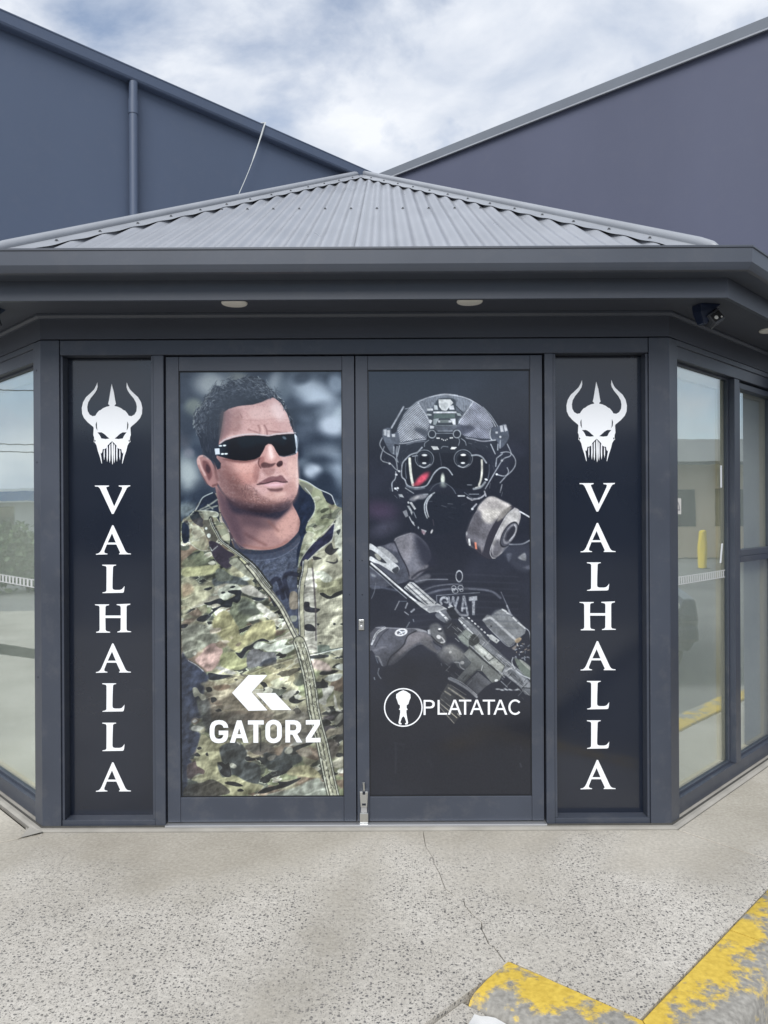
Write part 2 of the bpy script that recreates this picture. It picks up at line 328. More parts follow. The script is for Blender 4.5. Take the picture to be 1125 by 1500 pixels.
# ---- roof: three corrugated planes with rolled hip caps, meeting in the inner corner
AP = Vector((-.185, 3.36, 4.405))
E_D, Z_E = .345, Z_GT-.035
def roof_plane(name, A, B, apex, trim=.0, wave=.0105, pitch=.076, keep=None):
    """corrugated sheet on the plane eave A-B up to the apex; the far ends follow the hips"""
    A, B, apex = Vector(A), Vector(B), Vector(apex)
    ex = (B-A).normalized(); w = (B-A).length
    xa = (apex-A).dot(ex); foot = A+ex*xa; up = apex-foot; H_ = up.length; up.normalize(); nr = ex.cross(up).normalized()
    n = int(w/(pitch/10)); mb = MB(); rows = 3
    for i in range(n+1):
        x = w*i/n
        top = H_*(x/xa if x < xa else (w-x)/(w-xa))
        top = max(.003, top)
        for r in range(rows):
            f = r/(rows-1)
            if keep: x_, = (x,)
            p = A+ex*x+up*(top*f)+nr*(wave*math.cos(2*math.pi*(x-xa)/pitch)+wave)
            mb.v.append(tuple(p))
    for i in range(n):
        for r in range(rows-1):
            a = i*rows+r; mb.f.append((a, a+rows, a+rows+1, a+1))
    o = mb.build(name, M_ROOF, bld, smooth=False)
    o.data.polygons.foreach_set('use_smooth', [True]*len(o.data.polygons))
    return o, A, ex, up, nr, xa, H_, w
rg = ring(E_D)
pf = [Vector((x, y, Z_E)) for x, y in rg]
front, A0, EX, UP, NR, XA, HH, WW = roof_plane('roof_sheet', pf[1], pf[2], AP)
# side planes: from each hip to the tall wall
def side_plane(c, e):
    c, e = Vector(c), Vector(e); mb = MB(); ex = (e-c); w = ex.length; ex.normalize()
    inn = Vector((-ex.y, ex.x, 0)); inn = inn if (AP-c).dot(inn) > 0 else -inn
    run = (AP-c).dot(inn); rise = AP.z-c.z; up = (inn*run+Vector((0, 0, rise))); H_ = up.length; up.normalize(); nr = ex.cross(up); nr = nr if nr.z > 0 else -nr
    xa = (AP-c).dot(ex); n = int(w/.0076)
    for i in range(n+1):
        x = w*i/n; top = min(H_, H_*x/max(xa, .01)); 
        for f in (0, 1): mb.v.append(tuple(c+ex*x+up*top*f+nr*(.0085+.0085*math.cos(2*math.pi*x/.076))))
    for i in range(n): mb.f.append((2*i, 2*i+2, 2*i+3, 2*i+1))
    o = mb.build('roof_sheet', M_ROOF, bld); o.data.polygons.foreach_set('use_smooth', [True]*len(o.data.polygons))
side_plane(pf[1], pf[0]); side_plane(pf[2], pf[3])
crest = .021
screw_me = None
def screw(p, nr, parent):
    global screw_me
    if screw_me is None:
        o = MB().lathe((0, 0, 0), (0, 0, 1), [(.009, 0), (.009, .002), (.0055, .002), (.0055, .007), (.003, .008)], 8).build('screw', M_SCREW, parent); screw_me = o.data
    else: o = link('screw', screw_me, None, parent)
    o.location = p; o.rotation_mode = 'QUATERNION'; o.rotation_quaternion = Vector(nr).to_track_quat('Z', 'Y')
for sgn, corner in ((-1, pf[1]), (1, pf[2])):
    d = AP-corner; Lh = d.length; d.normalize()
    inn = NR.cross(d); inn = inn if inn.dot(UP)*1 < 0 else -inn           # towards the sheet, in the roof plane
    c0 = corner+d*.10; c1 = AP+d*.01
    roll = MB(); k = 9; w_ = .024
    side = Vector((sgn, 0, 0)); out_ = NR.cross(d); out_ = out_ if out_.dot(inn) < 0 else -out_
    up_ = d.cross(out_); up_ = up_ if up_.z > 0 else -up_
    vs_ = []
    for c, q_ in ((c0, .35), (c0+d*.05, .85), (c0+d*.12, 1), (c1, 1)):
        for j in range(k):
            t = math.pi*(-.15+1.3*j/(k-1)); vs_.append(c+up_*(crest+.012*q_+w_*q_*math.sin(t))+inn*(w_*q_*math.cos(t)))
    roll.add(vs_, [(r_*k+j, r_*k+j+1, r_*k+k+j+1, r_*k+k+j) for r_ in range(3) for j in range(k-1)]+[tuple(range(k))])
    cap = roll.build('hip_cap', M_CAP, bld); cap.data.polygons.foreach_set('use_smooth', [True]*len(cap.data.polygons))
    fl = MB(); nn = int(Lh/.012); fw = .118
    for i in range(nn+1):
        q = c0+(c1-c0)*(i/nn)
        xloc = (q+inn*fw-A0).dot(EX)
        dip = .004*(1-math.cos(2*math.pi*(xloc-XA)/.076))*.5       # free edge dressed down into the valleys
        lim = fw
        yy = (q+inn*fw-A0).dot(UP)
        if yy < .002: lim = max(.012, fw*(q-A0).dot(UP)/max(1e-4, (q-A0).dot(UP)-yy))
        for f, h in ((.02, crest+.006), (lim*.75, crest+.0035), (lim, crest+.003-dip)): fl.v.append(tuple(q+inn*max(f, .02 if f == .02 else f)+NR*h))
    for i in range(nn):
        for r in range(2): a = 3*i+r; fl.f.append((a, a+3, a+4, a+1))
    f_ = fl.build('hip_flashing', M_CAP, bld); f_.data.polygons.foreach_set('use_smooth', [True]*len(f_.data.polygons))
    s_ = .35
    while s_ < Lh-.1:
        p = c0+d*s_+inn*.075
        if (p-A0).dot(UP) > .03: screw(p+NR*(crest+.004), NR, cap)
        s_ += .30
for k_ in range(-9, 10):          # fixing rows on the sheet crests
    for t in (1.6,):
        x = XA+k_*.076*2; top = HH*(x/XA if x < XA else (WW-x)/(WW-XA))
        if 0 < x < WW and t < top-.25: screw(A0+EX*x+UP*t+NR*crest, NR, front)
# sheet lap: a second sheet edge lying a few millimetres proud
xl_ = XA+.076*.5+.02
MB().add([A0+EX*xl_+UP*.01+NR*.012, A0+EX*(xl_+.004)+UP*.01+NR*.0165, A0+EX*(xl_+.004)+UP*(HH*.93)+NR*.0165, A0+EX*xl_+UP*(HH*.93)+NR*.012], [(0, 1, 2, 3)]).build('sheet_lap', M_CAP, bld)

# ---- posts, head, sill of the canted front
def X(px, py=860, y=0.0): return at(px, py, y).x
PD = .10                                                            # frame depth
z0, z1 = .012, Z_HT
def corner_post(name, sgn, xo, xi):
    """post that folds round the corner: front face xi..xo, return along the side wall"""
    r = .085
    if sgn < 0: poly = [(xi, 0), (xo, 0), (xo-r*Q, r*Q), (xo-r*Q+.05*Q, r*Q+.05*Q), (xo+.04, .07), (xi, .07)]
    else: poly = [(xi, 0), (xi, .07), (xo-.04, .07), (xo+r*Q-.05*Q, r*Q+.05*Q), (xo+r*Q, r*Q), (xo, 0)]
    return MB().prism(poly, z0, z1).build(name, M_FRAME, bld, bevel=.003)
PLX, PRX = X(88), X(952)
corner_post('post', -1, XL, PLX); corner_post('post', 1, XR, PRX)
MB().box((PLX+.0015, .004, Z_HB), (PRX-.0015, PD, Z_HT)).build('frame_head', M_FRAME, bld, bevel=.003)
MLX0, MLX1 = X(225.5), X(240.5)
MRX0, MRX1 = X(799.5), X(812)
MB().box((MLX0, .004, z0), (MLX1, PD, Z_HB-.001)).build('mullion', M_FRAME, bld, bevel=.003)
MB().box((MRX0, .004, z0), (MRX1, PD, Z_HB-.001)).build('mullion', M_FRAME, bld, bevel=.003)
# dark backing so nothing shows through the gaps
MB().box((XL+.02, PD+.03, z0), (XR-.02, PD+.06, Z_HT)).build('backing', M_BLACK, bld)
# aluminium sill under the doors, mortar bed under everything
MB().box((MLX1+.001, -.012, .010), (MRX0-.001, .09, .020)).build('door_sill', M_ALU, bld, bevel=.002)
MB().sweep([(.030, -.02), (.034, .004), (.022, .0105), (-.2, .0105), (-.2, -.02)], ring).build('mortar_bed', M_CEMENT, bld)

MB().sweep([(.0005, .0108), (.0065, .0108), (.0045, .0145), (.0005, .0170)], ring).build('base_sealant', M_JOINT, bld)
# ---- side walls with their windows
def side_wall(sgn):
    """everything in a frame whose x runs along the wall from the corner, y outwards is negative"""
    Lw = (TL if sgn < 0 else TR)/Q
    cx = XL if sgn < 0 else XR
    dirv = Vector((sgn*Q, Q, 0)); inn = Vector((-sgn*Q, Q, 0))
    def P_(a, b, z): v = Vector((cx, 0, 0))+dirv*a+inn*b; return Vector((v.x, v.y, z))
    def ob(a0, a1, b0, b1, zz0, zz1): return MB().obox(P_(a0, b0, zz0), dirv*(a1-a0), inn*(b1-b0), Vector((0, 0, zz1-zz0)))
    zs, zh = .085, 2.105
    ob(.0862, Lw, .02, .10, .012, zs).build('window_sill', M_FRAME, bld, bevel=.003)
    ob(.0862, Lw, .012, .10, zh, Z_HT).build('window_head', M_FRAME, bld, bevel=.003)
    ob(.0862, Lw, .004, .03, Z_HT-.022, Z_HT+.003).build('head_bead', M_TRIM, bld, bevel=.002)
    wins = [(.0862, Lw-.002)] if sgn < 0 else [(.0862, .805), (.875, Lw-.002)]
    if sgn > 0:
        ob(.805, .875, .012, .10, zs+.001, zh-.001).build('mullion', M_FRAME, bld, bevel=.003)
    gname = 'slim left-hand' 
    for wi, (a0, a1) in enumerate(wins):
        w = empty('shop_window', P_((a0+a1)/2, .05, zs)); w['_'] = 1; del w['_']
        wm = Matrix.Translation(w.location)
        lab = 'side window beside the parking bay with hedge and sky mirrored in its glass' if sgn < 0 else ('tall single-pane side window showing a cream timber lining behind its glass' if wi == 0 else 'two-light side window with an opening sash over a greenish lower pane')
        tag(w, lab, 'window')
        def put(mb, name, mat, bevel=0):
            o = mb.build(name, mat, None, bevel=bevel); o.data.transform(wm.inverted()); o.parent = w; return o
        e = .012
        # bead frame round the glass
        fr_ = MB()
        for q in ((a0+.001, a0+e, zs+.001, zh-.001), (a1-e, a1-.001, zs+.001, zh-.001), (a0+e, a1-e, zs+.001, zs+e), (a0+e, a1-e, zh-e, zh-.001)):
            fr_.obox(P_(q[0], .042, q[2]), dirv*(q[1]-q[0]), inn*.02, Vector((0, 0, q[3]-q[2])))
        put(fr_, 'glazing_bead', M_FRAME)
        split = sgn > 0 and wi == 1
        panes = [(zs+e, zh-e)] if not split else [(zs+e, 1.135), (1.20, zh-e)]
        if split:
            tr = MB(); tr.obox(P_(a0+e, .015, 1.135), dirv*(a1-a0-2*e), inn*.07, Vector((0, 0, .03))); put(tr, 'transom', M_FRAME, .002)
            sa = MB(); sx0, sx1 = a0+e, a1-e
            for q in ((sx0, sx0+.022, 1.166, zh-e), (sx1-.022, sx1, 1.166, zh-e), (sx0+.022, sx1-.022, 1.166, 1.20), (sx0+.022, sx1-.022, zh-e-.03, zh-e)):
                sa.obox(P_(q[0], .022, q[2]), dirv*(q[1]-q[0]), inn*.05, Vector((0, 0, q[3]-q[2])))
            put(sa, 'opening_sash', M_TRIM, .002)
        for (p0, p1) in panes:
            g = MB().obox(P_(a0+e, .050, p0), dirv*(a1-a0-2*e), inn*.006, Vector((0, 0, p1-p0))); put(g, 'pane', M_GLASS)
        # lining boards and pale backing sheet inside
        li = MB(); i0, i1 = .066, .17
        for q in ((a0, a0+.02, zs, zh), (a1-.07, a1, zs, zh), (a0+.02, a1-.07, zh-.06, zh), (a0+.02, a1-.07, zs, zs+.02)):
            li.obox(P_(q[0], i0, q[2]), dirv*(q[1]-q[0]), inn*(i1-i0), Vector((0, 0, q[3]-q[2])))
        put(li, 'timber_lining', M_CREAM)
        bs = MB().obox(P_(a0+.021, .085, zs+.021), dirv*(a1-a0-.092), inn*.02, Vector((0, 0, zh-zs-.082))); put(bs, 'backing_sheet', M_BACK)
        # safety strip of little squares on the glass
        if not split:
            st = MB(); zz = CAM_H+(750-851)/FPX*(CAM_D+.25); n_ = 26; aw = a1-a0-2*e-.03
            for zz0 in (zz+.016, zz-.019): st.obox(P_(a0+e, .0488, zz0), dirv*aw, inn*.0008, Vector((0, 0, .004)))
            for i in range(n_):
                st.obox(P_(a0+e+aw*i/n_, .0488, zz-.0147), dirv*(aw/n_*.42), inn*.0008, Vector((0, 0, .0304)))
            put(st, 'safety_strip', M_STRIP)
        if sgn > 0 and wi == 0:
            for (a, z_, h_, tl) in ((.705, 1.53, .115, 0), (.690, 1.14, .10, .024), (a0+.018, 1.14, .06, .012)):
                tp = MB(); b = P_(a, .0485, z_); tp.add([b, b+dirv*.022, b+dirv*(.022+tl)+Vector((0, 0, h_)), b+dirv*tl+Vector((0, 0, h_))], [(0, 1, 2, 3)]); put(tp, 'tape_remnant', M_WHITE)
            # small notice fixed to the glass
            nt = MB().obox(P_(.13, .0487, 1.395), dirv*.10, inn*.0008, Vector((0, 0, .075))); o = put(nt, 'notice', M_NOTICE)
            tl_ = MB(); c = P_(.18, .0478, 1.412)
            for i in range(10):
                t0, t1 = math.pi*i/10, math.pi*(i+1)/10
                tl_.add([c+dirv*.034*math.cos(t0)+Vector((0, 0, .046*math.sin(t0))), c+dirv*.034*math.cos(t1)+Vector((0, 0, .046*math.sin(t1))), c+dirv*.027*math.cos(t1)+Vector((0, 0, .037*math.sin(t1))), c+dirv*.027*math.cos(t0)+Vector((0, 0, .037*math.sin(t0)))], [(0, 1, 2, 3)])
            tl_.obox(c-dirv*.036, dirv*.072, inn*.0003, Vector((0, 0, .006))); tl_.obox(c-dirv*.012+Vector((0, 0, .014)), dirv*.024, inn*.0003, Vector((0, 0, .010)))
            nm = put(tl_, 'notice_mark', M_GREYINK)
M_BACK = paint('pale_backing_sheet', (.54, .54, .50), .7, .14, 2.2, .1, 30)
M_NOTICE = paint('notice_paper', (.62, .60, .56), .6, .03, 6)
M_GREYINK = paint('grey_ink', (.30, .29, .30), .6, .03, 6)
side_wall(-1); side_wall(1)
# little screw heads on the post returns
for px, py in ((50.5, 542), (50.5, 677), (51, 993)):
    p = Vector((XL-.045*Q, .045*Q, at(px, py, .02).z)); o = MB().lathe(p, (-Q, -Q, 0), [(.005, -.002), (.005, .001), (.003, .0015)], 8).build('post_screw', M_BLACK, bld)

# ---------------------------------------------------------------- the tall warehouse round the notch
wh = empty('warehouse')
tag(wh, 'tall slate blue warehouse whose two smooth walls meet behind the entrance roof', 'building')
ZW = 4.425
SL_, SR_ = 2.50, 2.47
def wall_box(p, q, t, zt0, zt1, name, mat, zb=-.1):
    """upright slab from p to q (plan), thickness t to the left of p->q"""
    p, q = Vector((*p, 0)), Vector((*q, 0)); d = (q-p).normalized(); n = Vector((-d.y, d.x, 0))*t
    mb = MB().add([(p.x, p.y, zb), (q.x, q.y, zb), (q.x+n.x, q.y+n.y, zb), (p.x+n.x, p.y+n.y, zb), (p.x, p.y, zt0), (q.x, q.y, zt1), (q.x+n.x, q.y+n.y, zt1), (p.x+n.x, p.y+n.y, zt0)],
                  [(0, 3, 2, 1), (4, 5, 6, 7), (0, 1, 5, 4), (1, 2, 6, 5), (2, 3, 7, 6), (3, 0, 4, 7)])
    return mb.build(name, mat, wh)
LE = (IC[0]-SL_, IC[1]-SL_); RE = (IC[0]+SR_, IC[1]-SR_)
ZR1 = 4.435; zr_slope = -.054
wall_box((IC[0]+.3, IC[1]+.3), LE, -.2, ZW-.03, ZW-.03, 'wall', M_WALL_L)
wall_box(RE, (IC[0]-.3, IC[1]+.3), -.2, ZR1+zr_slope*SR_-.03, ZR1-.03+.3*.054, 'wall', M_WALL_R)
wall_box((LE[0]-.004, LE[1]+.004), (LE[0]-14, LE[1]+14), -.2, ZW-.03, ZW-.03, 'street_wall', M_WALL_L)
wall_box((RE[0]+14, RE[1]+14), (RE[0]+.004, RE[1]+.004), -.2, 4.32, 4.32, 'street_wall', M_WALL_R)
# gutter along the left wall
d_ = Vector((-Q, -Q, 0)); o_ = Vector((Q, -Q, 0)); st_ = Vector((IC[0]+.1, IC[1]+.1, 0)); Lg = SL_/Q+.14
gt = MB(); prof = [(0, -.085), (.045, -.085), (.056, -.080), (.062, -.068), (.066, -.010), (.069, -.007), (.069, 0), (.058, 0), (.056, -.014), (.052, -.062), (0, -.075)]
n = len(prof)
for e_ in (0, Lg):
    for a, z in prof: v = st_+d_*e_+o_*(a+.001); gt.v.append((v.x, v.y, ZW+.012+z))
for i in range(n): k_ = (i+1) % n; gt.f.append((i, k_, n+k_, n+i))
gt.f.append(tuple(range(n))); gt.f.append(tuple(range(n, 2*n))[::-1])
gt.build('wall_gutter', M_WALL_G if 'M_WALL_G' in globals() else M_WALL_L, wh)
# downpipe with collar
def wall_pt(px, py, off):
    """point on the left wall (offset off) seen at a photo pixel"""
    u, v = un(px, py); k_ = u/FPX                    # x = k (y + D);  wall: x - y = c
    c = IC[0]-IC[1]+off/Q
    y = (k_*CAM_D-c)/(1-k_); return Vector((k_*(y+CAM_D), y, CAM_H-v/FPX*(y+CAM_D)))
pb = wall_pt(196, 300, .04)
dp = MB().tube([(pb.x, pb.y, 2.3), (pb.x, pb.y, ZW-.075)], .029, 16).build('downpipe', M_WALL_L, wh, smooth=True)
zc = wall_pt(196, 157, .04).z
MB().tube([(pb.x, pb.y, zc-.05), (pb.x, pb.y, zc+.05)], .0325, 16).build('pipe_collar', M_WALL_L, dp, smooth=True)
# capping on the right wall; drip edge's sky highlight put into its paler colour
d_ = Vector((Q, -Q, 0)); o_ = Vector((-Q, -Q, 0)); st_ = Vector((IC[0]-.1, IC[1]+.1, 0)); Lg = SR_/Q+.14+.02
for nm, prof, mat in (('wall_capping', [(-.22, -.03), (-.22, .0), (.016, .0), (.018, -.075), (.010, -.075), (.002, -.03)], M_CAPG), ('drip_edge', [(.0185, -.068), (.034, -.084), (.034, -.089), (.002, -.0765), (.002, -.070)], M_CAP)) if 'M_CAPG' in globals() else ():
    pass
M_CAPG = paint('grey_capping_steel', (.15, .165, .19), .38, .05, 4)
for nm, prof, mat in (('wall_capping', [(-.22, -.03), (-.22, .0), (.016, .0), (.018, -.068), (.010, -.068), (.002, -.029)], M_CAPG), ('drip_edge', [(.0185, -.066), (.032, -.078), (.032, -.084), (.0025, -.076), (.0025, -.069)], M_CAP)):
    cp = MB(); n = len(prof)
    for e_ in (0, Lg):
        for a, z in prof: v = st_+d_*e_+o_*a; cp.v.append((v.x, v.y, ZR1+zr_slope*(e_*Q-.1)+z))
    for i in range(n): k_ = (i+1) % n; cp.f.append((i, k_, n+k_, n+i))
    cp.f.append(tuple(range(n))); cp.f.append(tuple(range(n, 2*n))[::-1])
    cp.build(nm, mat, wh)
# loose white cable from the wall gutter down to the roof
c0_, c1_ = wall_pt(388.5, 180, .075), wall_pt(350, 284, .05)
pts = []
for i in range(15):
    t = i/14; p = c0_.lerp(c1_, t); p.z -= .03*math.sin(math.pi*t); pts.append(p)
pts = [c0_+Vector((-.05, .05, .02))]+pts
tag(MB().tube(pts, [.007]*4+[.0055]*4+[.003]*8, 8).build('loose_cable', M_CABLE, None, smooth=True), 'thin white cable hanging down the blue wall above the hip roof', 'cable')
# ---------------------------------------------------------------- printed films (drawn in code, carried as point colours)
class Print:
    """A small painter: coloured areas and strokes laid on a grid of points."""
    def __init__(s, x0, x1, y0, y1, k, base):
        s.W = int((x1-x0)*k)+1; s.H = int((y1-y0)*k)+1
        s.x0, s.x1, s.y0, s.y1 = x0, x1, y0, y1
        xs = np.linspace(x0, x1, s.W); ys = np.linspace(y0, y1, s.H)
        s.X, s.Y = np.meshgrid(xs, ys)
        s.img = np.empty((s.H, s.W, 3)); s.img[:] = np.array(base)/255.0
        s.o = (0, 0, 1)
        s.k = k
    def fr(s, ox, oy, sc): s.o = (ox, oy, sc); return s
    def pts(s, p):
        p = np.asarray(p, float); return p/s.o[2] + np.array(s.o[:2])
    def box(s, p, pad):
        i0 = int(max(0, math.floor((p[:,1].min()-pad-s.y0)*s.k))); i1 = int(min(s.H, math.ceil((p[:,1].max()+pad-s.y0)*s.k)+1))
        j0 = int(max(0, math.floor((p[:,0].min()-pad-s.x0)*s.k))); j1 = int(min(s.W, math.ceil((p[:,0].max()+pad-s.x0)*s.k)+1))
        if i0 >= i1 or j0 >= j1: return None
        return slice(i0, i1), slice(j0, j1)
    @staticmethod
    def spline(p, closed=True, n=5):
        m = len(p)
        if m < 3: return p
        out = []
        for i in range(m if closed else m-1):
            if closed: a, b, c, d = p[i-1], p[i], p[(i+1) % m], p[(i+2) % m]
            else: a, b, c, d = p[max(i-1, 0)], p[i], p[i+1], p[min(i+2, m-1)]
            for j in range(n):
                t = j/n
                out.append(.5*((2*b)+(c-a)*t+(2*a-5*b+4*c-d)*t*t+(3*b-a-3*c+d)*t**3))
        if not closed: out.append(p[-1])
        return np.array(out)
    def sdf(s, p, sl, closed=True):
        X = s.X[sl]; Y = s.Y[sl]
        d2 = np.full(X.shape, 1e12); ins = np.zeros(X.shape, bool)
        m = len(p)
        for i in range(m if closed else m-1):
            ax, ay = p[i]; bx_, by_ = p[(i+1) % m]
            ex, ey = bx_-ax, by_-ay
            L = ex*ex+ey*ey+1e-12
            t = np.clip(((X-ax)*ex+(Y-ay)*ey)/L, 0, 1)
            d2 = np.minimum(d2, (X-ax-t*ex)**2+(Y-ay-t*ey)**2)
            if closed and ay != by_:
                c = ((ay > Y) != (by_ > Y)) & (X < ex*(Y-ay)/(ey)+ax)
                ins ^= c
        d = np.sqrt(d2)
        return np.where(ins, -d, d) if closed else d
    def mix(s, sl, al, col, mode):
        c = col[sl] if isinstance(col, np.ndarray) and col.ndim == 3 else np.array(col, float)/255.0
        al = al[..., None]; v = s.img[sl]
        if mode == 'n': s.img[sl] = v*(1-al)+c*al
        elif mode == 'mul': s.img[sl] = v*(1-al+c*al)
        elif mode == 'add': s.img[sl] = v+c*al
    def fill(s, p, col, f=.8, a=1, sp=True, mode='n', tex=None):
        p = s.pts(p)
        if sp: p = s.spline(p)
        sl = s.box(p, f+1)
        if sl is None: return
        al = np.clip(.5-s.sdf(p, sl)/f, 0, 1); al = al*al*(3-2*al)*a
        if tex is not None: al = al*tex[sl]
        s.mix(sl, al, col, mode)
    def line(s, p, w, col, a=1, f=.7, sp=True, mode='n', dash=None):
        p = s.pts(p)
        if sp: p = s.spline(p, False)
        w = w/s.o[2]
        sl = s.box(p, w+f+1)
        if sl is None: return
        al = np.clip(.5-(s.sdf(p, sl, False)-w/2)/f, 0, 1)*a
        s.mix(sl, al, col, mode)
    def dots(s, p, step, r, col, a=1):
        p = s.spline(s.pts(p), False, 12); seg = np.hypot(*(p[1:]-p[:-1]).T); L = np.concatenate([[0], np.cumsum(seg)])
        o = s.o; s.o = (0, 0, 1)
        for q in np.arange(0, L[-1], step):
            s.ell(np.interp(q, L, p[:,0]), np.interp(q, L, p[:,1]), r, r, 0, col, .6, a)
        s.o = o
    def ell(s, cx, cy, rx, ry, rot, col, f=.8, a=1, mode='n', ring=None):
        cx, cy = s.pts([(cx, cy)])[0]; rx /= s.o[2]; ry /= s.o[2]
        R_ = max(rx, ry)+f+1
        sl = s.box(np.array([(cx-R_, cy-R_), (cx+R_, cy+R_)]), 1)
        if sl is None: return
        c, n = math.cos(math.radians(rot)), math.sin(math.radians(rot))
        x = (s.X[sl]-cx)*c+(s.Y[sl]-cy)*n; y = -(s.X[sl]-cx)*n+(s.Y[sl]-cy)*c
        r = np.sqrt((x/rx)**2+(y/ry)**2)
        d = (r-1)*min(rx, ry)
        if ring: d = np.abs(d)-ring/s.o[2]/2
        al = np.clip(.5-d/f, 0, 1); al = al*al*(3-2*al)*a
        s.mix(sl, al, col, mode)
    def noise(s, sx, sy, seed, rot=0, oct=3):
        c, n = math.cos(math.radians(rot)), math.sin(math.radians(rot))
        U = (s.X-s.x0)*c+(s.Y-s.y0)*n; V = -(s.X-s.x0)*n+(s.Y-s.y0)*c
        out = np.zeros(s.X.shape); amp = 1; tot = 0
        for o in range(oct):
            rg = np.random.RandomState(seed+o*17).rand(64, 64)
            u = U/sx*2**o+31.7; v = V/sy*2**o+17.3
            iu = np.floor(u).astype(int); iv = np.floor(v).astype(int); fu = u-iu; fv = v-iv
            fu = fu*fu*(3-2*fu); fv = fv*fv*(3-2*fv)
            g = lambda a, b: rg[b % 64, a % 64]
            out += amp*((g(iu, iv)*(1-fu)+g(iu+1, iv)*fu)*(1-fv)+(g(iu, iv+1)*(1-fu)+g(iu+1, iv+1)*fu)*fv)
            tot += amp; amp *= .5
        return out/tot
    def full(s, al, col, mode='n'):
        sl = (slice(0, s.H), slice(0, s.W)); s.mix(sl, al, col, mode)

def sm(a, lo, hi):
    t = np.clip((a-lo)/(hi-lo), 0, 1); return t*t*(3-2*t)

def camo_cloth(P, seed, light=1.0):
    """Blotched jacket cloth over the whole grid, returned as an image."""
    keep = P.img.copy()
    P.img[:] = np.array((160, 154, 128))/255
    P.full(sm(P.noise(46, 30, seed), .50, .58), (132, 134, 106))
    P.full(sm(P.noise(38, 26, seed+3), .57, .63), (128, 112, 96), )
    P.full(sm(P.noise(34, 22, seed+5), .62, .65)*.9, (92, 94, 84))
    n = P.noise(30, 13, seed+9, -18)
    P.full(sm(n, .655, .67), (206, 204, 182)); P.full(sm(n, .69, .70), (176, 168, 148))
    n = P.noise(30, 11, seed+21, -14)
    P.full(sm(n, .66, .668)*.7, (196, 194, 172)); P.full(sm(n, .677, .687), (54, 55, 54))
    fold = P.noise(40, 16, seed+40, 20, 2)
    P.img *= (.72+.56*fold)[..., None]
    fold = P.noise(18, 60, seed+44, 15, 2)
    P.img *= (.85+.3*fold)[..., None]
    P.img *= light
    out = P.img.copy(); P.img = keep
    return out

